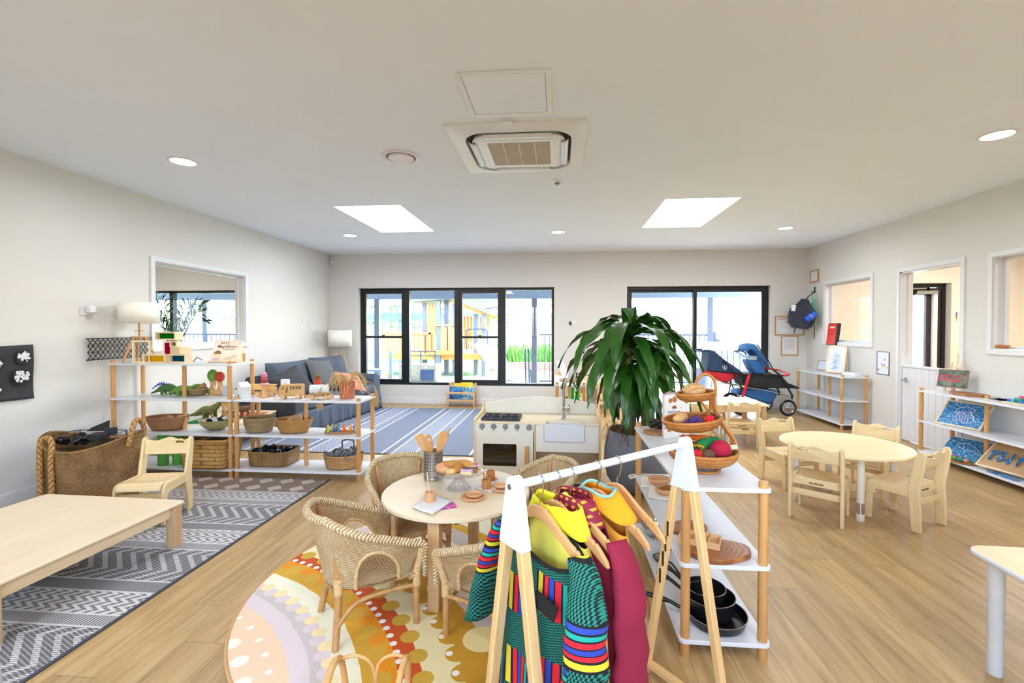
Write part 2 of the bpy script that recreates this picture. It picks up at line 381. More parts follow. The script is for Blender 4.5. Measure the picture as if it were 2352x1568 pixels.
for w, pts in (('back', [((XL,YB-.014),(D1[0],YB)), ((D1[1],YB-.014),(XR,YB))]), ('left', [((XL,YF),(XL+.014,YB-.014))]), ('right', [((XR-.014,YF),(XR,RD[0]-.05)), ((XR-.014,RD[1]+.05),(XR,YB-.014))])):
    m = MB()
    for a, b in pts: m.b2((a[0],a[1],0),(b[0],b[1],.104))
    struct(m.build('baseboard_'+w, M_TRIM, bevel=.003, smooth=False))

# windows ----------------------------------------------------------
def ring(mb, axis, p0, p1, a0, a1, z0, z1, w, wz=None, sill=None):
    """rectangular frame between depths p0 and p1"""
    wz = wz or w; sill = wz if sill is None else sill
    for lo, hi in (((a0,z0),(a0+w,z1)), ((a1-w,z0),(a1,z1)), ((a0+w,z1-wz),(a1-w,z1)), ((a0+w,z0),(a1-w,z0+sill))):
        if hi[1]-lo[1] < 1e-4: continue
        if axis == 'y': mb.b2((lo[0],p0,lo[1]),(hi[0],p1,hi[1]))
        else: mb.b2((p0,lo[0],lo[1]),(p1,hi[0],hi[1]))
YG = YB+.15
w = MB(); a0, a1, z0, z1 = W1
ring(w, 'y', YB+.10, YB+.2, a0, a1, z0, z1, .045, .045)
for x in (-2.79, -1.855, -1.005): w.b2((x-.045, YB+.10, z0+.04), (x+.045, YB+.2, z1-.04))
win = struct(w.build('window_1', M_BLK, bevel=.003, smooth=False))
panes = MB()
for i, (b0, b1) in enumerate(((a0+.045,-2.835), (-2.745,-1.9), (-1.81,-1.05), (-.96,a1-.045))):
    if i % 2 == 0:
        f = MB(); ring(f, 'y', YB+.115, YB+.175, b0, b1, z0+.045, z1-.045, .055, .055)
        f.b2((b0+.05, YB+.105, 1.185), (b1-.05, YB+.17, 1.225)); f.box(((b0+b1)/2, YB+.10, 1.232), (.06, .03, .016))
        f.build('sash', M_BLK, win, bevel=.002, smooth=False)
        panes.b2((b0+.055, YG-.003, z0+.1), (b1-.055, YG+.003, z1-.1))
    else: panes.b2((b0, YG-.003, z0+.045), (b1, YG+.003, z1-.045))
panes.build('pane', M_GLASS, win, smooth=False)
# sliding door
a0, a1, z0, z1 = D1
d = MB(); ring(d, 'y', YB+.09, YB+.23, a0, a1, z0, z1, .045, .05, .02); door = struct(d.build('door_1', M_BLK, bevel=.003, smooth=False))
for i, (b0, b1, yy) in enumerate(((a0+.045, 2.40, YB+.18), (2.335, a1-.045, YB+.115))):
    f = MB(); ring(f, 'y', yy-.02, yy+.02, b0, b1, .02, z1-.05, .062, .05, .08); lf = f.build('sliding_panel', M_BLK, door, bevel=.002, smooth=False)
    g = MB(); g.b2((b0+.05, yy-.003, .09), (b1-.05, yy+.003, z1-.09)); g.build('pane', M_GLASS, lf, smooth=False)
# frosted safety strip with little pictograms left clear
tf = NT('frosted_film'); tb = tf.n('ShaderNodeBsdfTransparent'); df = tf.n('ShaderNodeBsdfTranslucent'); df.inputs[0].default_value = (.95,.96,.98,1)
dd = tf.n('ShaderNodeBsdfDiffuse'); dd.inputs[0].default_value = (.9,.92,.95,1); mx = tf.n('ShaderNodeMixShader'); mx.inputs[0].default_value = .5; tf.l(df.outputs[0], mx.inputs[1]); tf.l(dd.outputs[0], mx.inputs[2])
m2 = tf.n('ShaderNodeMixShader'); m2.inputs[0].default_value = .8; tf.l(tb.outputs[0], m2.inputs[1]); tf.l(mx.outputs[0], m2.inputs[2]); tf.l(m2.outputs[0], tf.out.inputs[0])
z0s, z1s = .985, 1.135
for b0, b1, yy in ((1.30, 2.335, YB+.174), (2.40, 3.48, YB+.109)):
    f = MB(); f.b2((b0, yy-.001, z0s), (b1, yy, z1s)); st = tag(f.build('frosted_strip', tf.mat, smooth=False), 'frosted band with printed pictograms across the %s sliding glass door' % ('left fixed panel of the' if b0 < 2 else 'right panel of the'), 'window film', 'frosted bands on the glass doors')
    g = MB(); M_IC = M_IC if 'M_IC' in globals() else flat('grey_icon_print', (110,128,150), .6)
    x = b0+.06; r2 = random.Random(3)
    while x < b1-.05:
        k = r2.randrange(5); zc = z0s+.075+r2.uniform(-.03,.03)
        if k == 0: g.tube([(x+.018*math.cos(a*.7), yy-.002, zc+.018*math.sin(a*.7)) for a in range(9)], .002, 4, closed=True)
        elif k == 1: g.tube([(x-.018, yy-.002, zc), (x, yy-.002, zc+.02), (x+.018, yy-.002, zc), (x, yy-.002, zc-.02)], .002, 4, closed=True)
        elif k == 2:
            for q in (-1,0,1): g.bar((x, yy-.002, zc-.03), (x-.03-.01*q, yy-.002, zc+.03+.01*q), .003)
        elif k == 3: g.tube([(x+.02*math.sin(a), yy-.002, zc-.03+.012*a) for a in range(6)], .002, 4)
        else: g.bar((x-.012, yy-.002, zc), (x+.012, yy-.002, zc), .003); g.bar((x-.012, yy-.002, zc+.012), (x+.012, yy-.002, zc+.012), .003)
        x += r2.uniform(.05, .085)
    g.build('pictogram', M_IC, st)
def side_window(name, x, sgn, W, glass_at):
    y0, y1, z0, z1 = W; t = MB()
    ring(t, 'x', x-sgn*.018, x+sgn*.0005, y0-.047, y1+.047, z0-.047, z1+.047, .05)     # architrave
    ring(t, 'x', x, x+sgn*.13, y0, y1, z0, z1, .012)
    ring(t, 'x', x+sgn*(glass_at-.02), x+sgn*(glass_at+.02), y0+.012, y1-.012, z0+.012, z1-.012, .02)
    o = struct(t.build(name, M_TRIM, bevel=.0025, smooth=False)); g = MB(); g.b2((x+sgn*glass_at-.002, y0+.03, z0+.03), (x+sgn*glass_at+.002, y1-.03, z1-.03)); g.build('pane', M_GLASS, o, smooth=False); return o
side_window('window_2', XL, -1, LW, .09); side_window('window_3', XR, 1, RW3, .1); side_window('window_4', XR, 1, RW4, .1)
# half door in the right wall
t = MB(); y0, y1, z0, z1 = RD
ring(t, 'x', XR-.016, XR+.001, y0-.047, y1+.047, -.05, z1+.047, .047, .047, 0.0001); t.b2((XR, y0, 0), (XR+.13, y0+.02, z1)); t.b2((XR, y1-.02, 0), (XR+.13, y1, z1)); t.b2((XR, y0, z1-.02), (XR+.13, y1, z1)); t.b2((XR+.07, y1-.035, .9), (XR+.085, y1-.02, z1-.02))
dr = struct(t.build('door_2', M_TRIM, bevel=.002, smooth=False))
f = MB(); f.b2((XR+.022, y0+.022, .012), (XR+.058, y1-.022, .90)); n = 8
for i in range(n):
    a = y0+.03+(y1-y0-.06)*i/n; f.b2((XR+.017, a+.0015, .014), (XR+.023, a+(y1-y0-.06)/n-.0015, .895))
lf = f.build('half_door_leaf', M_TRIM, dr, bevel=.0015, smooth=False)
f = MB(); f.b2((XR+.005, y0+.02, .90), (XR+.075, y1-.02, .925)); f.build('ledge', M_TRIM, dr, bevel=.004, smooth=False)
f = MB(); f.lathe([(0,0),(.026,0),(.026,.008),(0,.008)], n=24); f.m = Matrix(); o = f.build('handle_rose', M_STEEL, lf); o.location = (XR+.017, y1-.085, .745); o.rotation_euler = (0, -PI/2, 0)
f = MB(); f.tube([(XR+.01, y1-.085, .745), (XR-.035, y1-.085, .745), (XR-.04, y1-.1, .745), (XR-.04, y1-.2, .745)], .009, 10); f.build('handle', M_STEEL, lf)

# ceiling things ---------------------------------------------------
M_SKY = emit('daylight_diffuser', (248,250,255), 7.0)
for i, (x, y, w_, d_) in enumerate(((-2.1165,5.671,.755,1.387),(1.49,5.671,.762,1.392),(-2.1165,-.7,.755,1.387),(1.49,-.7,.762,1.392))):  # last two panels are unseen, added behind the camera as fill
    t = MB(); t.b2((x-w_/2+.001, y-d_/2+.001, H+.012), (x+w_/2-.001, y+d_/2-.001, H+.03))
    o = tag(t.build('skylight', M_SKY, smooth=False), ['bright rectangular skylight panel in the ceiling left of the air conditioner', 'bright rectangular skylight panel in the ceiling right of the air conditioner', 'added fill skylight panel behind the camera on the left', 'added fill skylight panel behind the camera on the right'][i], 'skylight', 'skylights')
M_LENS = emit('downlight_lens', (255,246,228), 14)
DL = [(-3.03,3.53),(-3.02,6.515),(-.013,6.518),(3.02,6.51),(3.035,3.515),(-3.03,.4),(0,.4),(3.03,.4)]  # last three are out of view, added to fill the room with light
DN = ['round ceiling downlight above the wicker basket, left front', 'round ceiling downlight above the sofa, left back', 'round ceiling downlight between the two skylights near the back wall', 'round ceiling downlight near the back right corner', 'large looking round ceiling downlight at the right edge above the side shelf', 'added fill downlight behind the view, left', 'added fill downlight behind the view, centre', 'added fill downlight behind the view, right']
dl0 = thing('downlight', DN[0], 'ceiling light', (DL[0][0], DL[0][1], H), 0, 'recessed ceiling downlights')
t = MB(); t.lathe([(.088,-.001),(.105,-.001),(.105,-.006),(.098,-.01),(.088,-.008),(.086,-.001)], n=40); t.build('rim', M_PLAST, dl0)
t = MB(); t.lathe([(0,-.006),(.088,-.006),(.088,-.001),(0,-.001)], n=40); t.build('lens', M_LENS, dl0)
for i, (x, y) in enumerate(DL[1:]): dup(dl0, (x, y, H), 0, DN[i+1])
for i, (x, y) in enumerate(DL):
    l = bpy.data.lights.new('downlight_glow', 'AREA'); l.shape = 'DISK'; l.size = .17; l.energy = 9; l.color = (.93, .96, 1); l.spread = rad(170)
    o = bpy.data.objects.new('downlight_glow', l); COL.objects.link(o); o.location = (x, y, H-.012)
for i, (x, y, w_, d_) in enumerate(((-2.1165,5.671,.755,1.387),(1.49,5.671,.762,1.392),(-2.1165,-.7,.755,1.387),(1.49,-.7,.762,1.392))):
    l = bpy.data.lights.new('skylight_glow', 'AREA'); l.shape = 'RECTANGLE'; l.size = w_-.05; l.size_y = d_-.05; l.energy = 24; l.color = (.78, .89, 1)
    o = bpy.data.objects.new('skylight_glow', l); COL.objects.link(o); o.location = (x, y, H+.008)
for (x, y, e) in ((XR+1.7, 6.6, 45), (XR+1.7, 4.2, 45), (XL-2.6, 6.2, 45), (XL-2.6, 3.5, 45)):
    l = bpy.data.lights.new('side_room_light', 'AREA'); l.shape = 'DISK'; l.size = .4; l.energy = e; l.color = (1, .96, .92) if x > 0 else (1,1,1)
    o = bpy.data.objects.new('side_room_light', l); COL.objects.link(o); o.location = (x, y, H-.03)
# access panel
t = MB(); ring(t, 'y', 0, .008, -.26, .26, -.27, .27, .03); put_m = t
def lay(o, x, y, rz=0): o.location = (x, y, H); o.rotation_euler = (PI/2, 0, rz)
ap = thing('access_panel', 'square flush white access hatch in the ceiling in front of the air conditioner', 'hatch', (-.3, 2.684, H))
t = MB()
for lo, hi in (((-.256,-.254),(-.226,.254)), ((.226,-.254),(.256,.254)), ((-.226,.224),(.226,.254)), ((-.226,-.254),(.226,-.224))): t.b2((lo[0],lo[1],-.008),(hi[0],hi[1],0))
t.build('frame', M_PLAST, ap, bevel=.002, smooth=False)
t = MB(); t.b2((-.222,-.22,-.006),(.222,.22,0)); t.build('door', M_CEIL, ap, bevel=.001, smooth=False)
t = MB(); t.lathe([(0,-.008),(.008,-.008),(.008,-.005)], (0,.19,0), 12); t.build('lock', M_PLAST, ap)
# little label box
sb = thing('sensor_box', 'small white sensor box with a label between hatch and air conditioner', 'sensor', (-.335, 3.005, H))
t = MB(); t.b2((-.032,-.022,-.024),(.032,.022,0)); t.build('housing', M_PLAST, sb, bevel=.004)
t = MB(); t.b2((-.026,-.0235,-.02),(.026,-.0222,-.011)); t.build('sticker', flat('pale_blue_sticker', (196,206,224), .5), sb, smooth=False)
# ceiling cassette air conditioner
ac = thing('air_conditioner', 'square white ceiling cassette air conditioner with central grille', 'air conditioner', (-.2885, 3.503, H))
h = .474
def frustum_ring(mb, w0, w1, z0, z1, n=8, r0=.01, r1=.01):
    A = rrect(w0*2, w0*2, r0, n); Bq = rrect(w1*2, w1*2, r1, n); N = len(A)
    mb.add([(x,y,z0) for x,y in A]+[(x,y,z1) for x,y in Bq], [(i,(i+1)%N,N+(i+1)%N,N+i) for i in range(N)])
t = MB(); frustum_ring(t, h, h, 0, -.014); frustum_ring(t, h, .375, -.014, -.03, r1=.15); frustum_ring(t, .375, .37, -.03, -.004, r0=.15, r1=.15); t.build('fascia_frame', M_PLAST, ac)
t = MB(); frustum_ring(t, .372, .30, -.003, -.0029, r0=.15, r1=.12); t.build('air_slot', flat('dark_air_slot', (70,62,56), .8), ac)
t = MB(); frustum_ring(t, .322, .332, -.002, -.03, r0=.13, r1=.13); frustum_ring(t, .332, .29, -.03, -.036, r0=.13, r1=.05); t.prism(rrect(.58,.58,.05), -.036, -.034); t.build('centre_panel', M_PLAST, ac)
t = MB(); frustum_ring(t, .262, .258, -.0365, -.0385, r0=.03, r1=.03); frustum_ring(t, .26, .222, -.0385, -.0385, r0=.03, r1=.012); t.build('grille_frame', M_PLAST, ac)
t = MB(); t.b2((-.223,-.223,-.037),(.223,.223,-.0362)); t.build('filter', flat('tan_filter_mesh', (150,132,112), .9), ac)
t = MB()
for i in range(31): t.b2((-.223,-.219+i*.0146-.0025,-.041),(.223,-.219+i*.0146+.0025,-.0372))
for x in (-.112,0,.112): t.b2((x-.004,-.223,-.0415),(x+.004,.223,-.037))
t.build('grille', flat('cream_grille', (206,194,176), .5), ac, smooth=False)
for k in range(4):
    t = MB(); t.m = rot(0, 0, k*PI/2); t.grid(lambda u, v: ((u-.5)*.47*(1-.12*v*v), -.352+.052*v, -.03-.012*math.sin(PI*v)-.006*v), 12, 6); t.build('louvre', M_WHITE, ac, solid=.004)
# round exhaust vent
ev = thing('ceiling_vent', 'round white ceiling exhaust vent with a dark ring gap', 'vent', (-1.238, 3.573, H))
t = MB(); t.lathe([(.148,0),(.148,-.006),(.14,-.012),(.118,-.014),(.112,-.004),(.112,0)], n=48); t.build('flange', flat('lilac_white_plastic', (222,214,222), .4), ev)
t = MB(); t.lathe([(.113,-.001),(.09,-.001)], n=48); t.build('gap', M_BLKP, ev)
t = MB(); t.lathe([(0,-.024),(.094,-.022),(.1,-.016),(.1,-.01),(0,-.01)], n=48); t.build('disc', flat('lilac_white_plastic', (222,214,222), .4), ev)
# smoke alarm
sa = thing('smoke_alarm', 'small round white smoke alarm on the ceiling behind the air conditioner', 'smoke alarm', (-.018, 4.289, H))
t = MB(); t.lathe([(.055,0),(.055,-.006),(.045,-.012),(.03,-.016),(0,-.016)], n=32); t.build('base', M_PLAST, sa)
t = MB(); t.lathe([(.022,-.014),(.02,-.03),(0,-.032)], n=20); t.build('sensor_head', M_GREYP, sa)
# motion sensor in the corner
ms = thing('motion_sensor', 'small white motion sensor in the back left corner under the ceiling', 'sensor', (XL+.045, YB-.05, 2.6), rad(-45))
ms.rotation_euler = (0,0,rad(45)); t = MB(); t.b2((-.03,-.035,-.055),(.03,.02,.055)); t.build('housing', M_PLAST, ms, bevel=.008)
t = MB(); t.b2((-.02,-.042,-.015),(.02,-.033,.03)); t.build('lens', flat('grey_lens', (176,176,180), .3), ms, bevel=.004)
ft_ = MB(); ring(ft_, 'y', YF-.09, YF-.03, *FILLW, .05, .05)  # unseen glazed frame for the added fill opening
for x in (-1, 0, 1): ft_.b2((x-.03, YF-.09, 1.05), (x+.03, YF-.03, 2.3))
fw_ = struct(ft_.build('fill_window', M_BLK, smooth=False)); g = MB(); g.b2((FILLW[0], YF-.063, FILLW[2]), (FILLW[1], YF-.06, FILLW[3])); g.build('pane', M_GLASS, fw_, smooth=False)
for (x, y, z, w_, h_, a) in ((0, YF-.11, 1.65, 4.0, 1.3, 90), (-1.875, YB+.25, 1.21, 3.58, 1.77, -90), (2.39, YB+.25, 1.05, 2.4, 2.1, -90)):  # first portal belongs to the added fill opening
    l = bpy.data.lights.new('daylight_portal', 'AREA'); l.shape = 'RECTANGLE'; l.size = w_; l.size_y = h_; l.cycles.is_portal = True
    o = bpy.data.objects.new('daylight_portal', l); COL.objects.link(o); o.location = (x, y, z); o.rotation_euler = (rad(a), 0, 0)
# world, sun, view
wd = bpy.data.worlds.new('world'); SC.world = wd; wd.use_nodes = True; nt = wd.node_tree; nt.nodes.clear()
wo = nt.nodes.new('ShaderNodeOutputWorld'); bg = nt.nodes.new('ShaderNodeBackground'); sk = nt.nodes.new('ShaderNodeTexSky')
sk.sky_type = 'NISHITA'; sk.sun_disc = False; sk.sun_elevation = rad(48); sk.sun_rotation = rad(60); sk.air_density = 1.0; sk.dust_density = 2.0
bg.inputs[1].default_value = 3.4; nt.links.new(sk.outputs[0], bg.inputs[0]); nt.links.new(bg.outputs[0], wo.inputs[0])
sn = bpy.data.lights.new('sun', 'SUN'); sn.energy = 13; sn.angle = rad(.6); sn.color = (1, .96, .88); so = bpy.data.objects.new('sun', sn); COL.objects.link(so)
so.rotation_euler = (rad(42), 0, rad(-148))
vs_ = SC.view_settings; vs_.view_transform = 'Standard'; vs_.look = 'None'; vs_.gamma = 1; vs_.use_curve_mapping = False; vs_.exposure = 0.42
cy = SC.cycles; cy.max_bounces = 10; cy.diffuse_bounces = 6; cy.glossy_bounces = 4; cy.transmission_bounces = 8; cy.transparent_max_bounces = 16; cy.use_denoising = True; cy.denoiser = 'OPENIMAGEDENOISE'; cy.sample_clamp_indirect = 8; cy.caustics_reflective = False; cy.caustics_refractive = False
# ---------------------------------------------------------------- shelving units
def make_shelf(label, loc, rz, levels, L=1.15, D=.31, group='white open shelving units'):
    """x along the length, origin at the middle of the front edge posts, y to the back"""
    t = thing('open_shelf', label, 'shelf', loc, rz, group)
    for z in levels:
        m = MB(); m.prism(rrect(L+.05, D+.055, .024, 4, 0, D/2), z-.018, z)
        m.build('shelf_board', M_WHITE, t, bevel=.002)
    for x, y in ((-L/2,0),(L/2,0),(-L/2,D),(L/2,D),(0,D/2)):
        m = MB(); r = .019; cuts = [0]+[v for z in levels for v in (z-.018, z)]+[levels[-1]+.026]
        b0 = levels[0] if (x, y) == (0, D/2) else 0
        m.lathe([(0,b0),(r-.001,b0),(r,b0+.002),(r,cuts[-1]-.003),(r-.003,cuts[-1]),(0,cuts[-1])], (x,y,0), 20)
        m.build('post', POST(), t)
    return t
LV3 = [.08, .397, .715]
sA = make_shelf('tall four-tier white shelf with honey wooden posts against the left wall', (-3.56, 3.98, 0), 0, LV3+[1.04])
sB = make_shelf('three-tier white shelf with baskets, wooden vehicles and a terracotta pot', (-2.355, 3.99, 0), 0, LV3)
sC = make_shelf('white shelf beside the clothes rack holding pans, boards and the tiered fruit basket', (.838, 2.543, 0), rad(90), LV3)
sD = make_shelf('white shelf in the back right corner with empty lower tiers and a mirror', (3.805, 7.155, 0), rad(-90), LV3)
sE = make_shelf('white shelf on the right wall with the easel and blue jellyfish pictures', (3.835, 4.675, 0), rad(-90), LV3)
sF = make_shelf('white shelf seen end on behind the kitchen tap, near the back wall', (.29, 5.965, 0), rad(90), LV3)

# ---------------------------------------------------------------- birch kid's chair
def make_chair(label, group, text_on=True, s=1.0):
    t = thing('child_chair', label, 'chair', (0,0,0), 0, group)
    th = .022
    for sx in (-1, 1):
        X = sx*.158
        # rear upright: side profile (y, z), bent plate that carries the back
        o = [(-.185,0),(-.13,0),(-.118,.14),(-.105,.29),(-.128,.40),(-.152,.515),(-.158,.535),(-.172,.549),(-.188,.55),(-.2,.541),(-.207,.52),(-.196,.42),(-.175,.30),(-.182,.15)]
        m = MB(); m.m = Matrix(((0,0,1,X-th/2),(1,0,0,0),(0,1,0,0),(0,0,0,1)))
        m.prism(o, 0, th); m.build('rear_leg', BIRCH('z'), t, bevel=.006, seg=3)
        o = [(-.118,.225),(-.118,.292),(.10,.292),(.122,.288),(.137,.276),(.146,.255),(.15,.22),(.158,0),(.118,0),(.108,.19),(.098,.212),(.075,.222)]
        m = MB(); m.m = Matrix(((0,0,1,X-th/2-sx*.004),(1,0,0,0),(0,1,0,0),(0,0,0,1)))
        m.prism(o, 0, th*.9); m.build('front_leg', BIRCH('y'), t, bevel=.004, seg=2)
    # seat, plywood with a rolled front
    P = [(-.13,.287),(-.09,.281),(-.03,.277),(.04,.281),(.09,.29),(.12,.2925),(.14,.286),(.152,.27),(.155,.25)]
    m = MB(); S = smoothpath([(0,y,z) for y, z in P], 4)
    m.grid(lambda u, v: (-.146+.292*u, S[round(v*(len(S)-1))].y, S[round(v*(len(S)-1))].z-.006*math.sin(PI*u)*math.sin(PI*min(1,v*1.3))), 8, len(S)-1)
    m.build('seat', BIRCH('x'), t, solid=.012)
    # curved back with a hand hole
    W, h0, h1 = .154, .425, .542; N = 22
    def top(x): return h1-.010+.010*math.cos(x/W*2.2*PI*.8)-.004*abs(x/W)
    outer = [(-W, h0)]+[(W, h0)]+[(W-2*W*i/N, top(W-2*W*i/N)) for i in range(N+1)]
    hx = -.078; hole = [(hx+.036*math.cos(a)*(1), .503+.013*math.sin(a)-.007*math.cos(2*a)+.004) for a in [2*PI*i/18 for i in range(18)]]
    N2 = [(x, z) for x, z in hole]
    vs, fs = shape(outer, [N2], .014, .003)
    # bow the board backwards
    vs = [(x, -.165-.03*(1-(x/W)**2)-.1*(y-.48)+z, y) for x, y, z in vs]
    m = MB(); m.add(vs, [f[::-1] for f in fs]); m.build('backrest', BIRCH('x'), t, ang=50)
    m = MB(); m.box((0,-.125,.262),(.296,.014,.042)); m.box((0,.105,.20),(.296,.014,.035)); m.build('rail', BIRCH('x'), t, bevel=.003)
    m = MB(); m.box((0,-.138,.19),(.296,.012,.045)); m.build('lower_rail', BIRCH('x'), t, bevel=.003)
    if text_on:
        m = MB(); put(m, text('stockholm', .021, .0003, bold=.0006), tr(0,-.1325,.262) @ rot(PI/2, 0, 0)); m.build('printed_name', M_BLKP, t, smooth=False)
    return t
G1 = 'birch chairs round the round table on the right'
c0 = make_chair('birch child chair nearest the camera at the round birch table, its back to us', G1)
c0.location = (1.905, 3.546, 0); c0.rotation_euler = (0,0,rad(-37.7))
dup(c0, (2.447,3.508,0), rad(29.5), 'birch child chair at the right of the round birch table, turned sideways')
dup(c0, (2.03,4.26,0), rad(194.2), 'birch child chair at the far left of the round birch table, facing us')
dup(c0, (2.594,4.125,0), rad(128.8), 'birch child chair behind the round birch table, in front of the half door')
G2 = 'birch chairs at the rectangular table by the stroller'
dup(c0, (2.083,5.57,0), rad(-3), 'birch child chair before the rectangular table, right of the tiered basket', G2)
dup(c0, (1.56,5.50,0), rad(2), 'birch child chair before the rectangular table, partly hidden by the tiered basket', G2)
dup(c0, (2.02,6.42,0), rad(180), 'birch child chair on the far side of the rectangular table under the stroller', G2)
dup(c0, (-2.893,3.066,0), rad(191.5), 'lone birch child chair on the patterned runner beside the low table', 'birch chair on the runner')
G3 = 'birch chairs at the activity table by the back wall'
dup(c0, (.785,7.53,0), rad(0), 'birch child chair at the activity table by the back wall, behind the plant leaves', G3)
dup(c0, (.30,7.60,0), rad(-14), 'birch child chair between the far white shelf and the activity table', G3)

# ---------------------------------------------------------------- tables
def leg_table(label, loc, rz, sx, sy, h, leg, inset, cat='table', top_r=.03, th=.022, apron=.07, name='low_table', mat=None):
    t = thing(name, label, cat, loc, rz); mt = mat or BIRCHP('y')
    m = MB(); m.prism(rrect(sx, sy, top_r, 6), h-th, h); m.build('tabletop', mt, t, bevel=.007, seg=3)
    for x in (-1,1):
        for y in (-1,1):
            m = MB(); m.box((x*(sx/2-inset), y*(sy/2-inset), (h-th)/2), (leg, leg, h-th)); m.build('leg', wood('shaded_maple_leg', (196,158,112), (216,182,138), 'z', .45), t, bevel=.004)  # leg wood toned darker to carry the shade under the top
    if apron:
        for a, b in (((-sx/2+inset,sy/2-inset),(sx/2-inset,sy/2-inset)), ((-sx/2+inset,-sy/2+inset),(sx/2-inset,-sy/2+inset)), ((sx/2-inset,-sy/2+inset),(sx/2-inset,sy/2-inset)), ((-sx/2+inset,-sy/2+inset),(-sx/2+inset,sy/2-inset))):
            m = MB(); m.bar((a[0],a[1],h-th-apron/2),(b[0],b[1],h-th-apron/2), .02, apron) if False else None
            dx, dy = abs(b[0]-a[0]), abs(b[1]-a[1]); m.box(((a[0]+b[0])/2,(a[1]+b[1])/2,h-th-apron/2),(max(dx-leg,.018),max(dy-leg,.018),apron)); m.build('apron', MAPLE('x' if dx > dy else 'y'), t, bevel=.002)
    return t
leg_table('low square table with a pale birch top on the patterned runner, bottom left', (-2.86, 2.232, 0), rad(-1.5), 1.0, 1.02, .28, .06, .045, th=.018)
leg_table('rectangular birch play table in front of the stroller', (1.84, 5.9, 0), 0, 1.2, .66, .48, .05, .055, name='play_table', mat=BIRCHP('x'))
leg_table('birch activity table against the back wall holding the framed verse', (.72, 7.93, 0), 0, 1.0, .5, .47, .045, .045, name='activity_table', mat=BIRCHP('x'))
# white-edged birch table leaving the picture at bottom right
t = thing('play_table', 'birch table with a white edge cut off by the bottom right corner of the photo', 'table', (2.235, 1.42, 0), rad(-2))
m = MB(); m.prism(rrect(1.2, 1.2, .06, 8), .458, .4795); m.build('edge_band', M_WHITE, t, bevel=.006)
m = MB(); m.prism(rrect(1.188, 1.188, .056, 8), .4796, .4805); m.build('tabletop', wood('yellow_birch_top', (232,206,158), (240,218,174), 'y', .4, .6), t)
for x in (-1,1):
    for y in (-1,1): m = MB(); m.cyl((x*.53,y*.53,0),(x*.53,y*.53,.458), .026, n=20); m.build('leg', flat('pale_grey_metal', (212,210,206), .4), t)
# grey chair leg bottom left
t = thing('grey_metal_stool', 'pale grey tubular frame cut off by the bottom left corner', 'stool', (-1.63, 1.20, 0))
M_GT = flat('pale_blue_grey_tube', (168,178,192), .4)
m = MB(); m.tube(smoothpath([(-.02,.0,.42),(.0,.0,.36),(.06,0,.02),(.062,0,0)], 4), .011, 12); m.build('leg', M_GT, t)
m = MB(); m.tube(smoothpath([(-.02,-.3,.42),(.0,-.3,.36),(.06,-.3,.02),(.062,-.3,0)], 4), .011, 12); m.build('leg', M_GT, t)
m = MB(); m.tube(smoothpath([(-.33,.0,.42),(-.35,.0,.36),(-.40,0,.02),(-.402,0,0)], 4), .011, 12); m.build('leg', M_GT, t)
m = MB(); m.tube(smoothpath([(-.33,-.3,.42),(-.35,-.3,.36),(-.40,-.3,.02),(-.402,-.3,0)], 4), .011, 12); m.build('leg', M_GT, t)
m = MB(); m.prism(rrect(.34,.34,.06,5,-.175,-.15), .415, .435); m.build('seat', flat('grey_seat_board', (150,150,156), .5), t, bevel=.005)

# foreground round table
t = thing('round_table', 'round birch table with square legs laid for tea on the round rug', 'table', (-.562, 2.52, 0))
m = MB(); m.lathe([(0,.448),(.398,.448),(.403,.452),(.403,.466),(.398,.47),(0,.47)], n=96); m.build('tabletop', BIRCHP('x'), t)
for a in (-95, -5, 85, 175):
    x, y = .345*math.cos(rad(a)), .345*math.sin(rad(a)); m = MB(); m.box((x,y,.224),(.058,.058,.448), rz=rad(a)); m.build('leg', wood('beech_leg', (196,154,104), (216,176,126), 'z', .45), t, bevel=.004)
m = MB(); m.box((0,0,.425),(.66,.02,.045), rz=rad(-5)); m.box((0,0,.425),(.02,.66,.045), rz=rad(-5)); m.build('cross_rail', MAPLE('x'), t, bevel=.002)

# right round table with telescopic legs
t = thing('round_table', 'round birch table with silver adjustable legs ringed by four birch chairs', 'table', (2.205, 3.785, 0))
m = MB(); m.lathe([(0,.452),(.43,.452),(.437,.457),(.437,.471),(.432,.4755),(0,.4755)], n=96); m.build('tabletop', wood('yellow_birch_top', (232,206,158), (240,218,174), 'x', .4, .6), t)
for a in (78, 168, 258, 348):
    x, y = .325*math.cos(rad(a)), .325*math.sin(rad(a)); m = MB()
    m.cyl((x,y,.13),(x,y,.452), .024, n=24); lg = m.build('leg', flat('cream_enamel', (222,214,198), .35), t)
    m = MB(); m.cyl((x,y,.045),(x,y,.13), .0215, n=24); m.build('chrome_sleeve', M_CHROME, lg)
    m = MB(); m.lathe([(0,0),(.024,0),(.026,.004),(.026,.048),(.023,.052),(0,.052)], (x,y,0), 24); m.build('foot', flat('cream_enamel', (222,214,198), .35), lg)

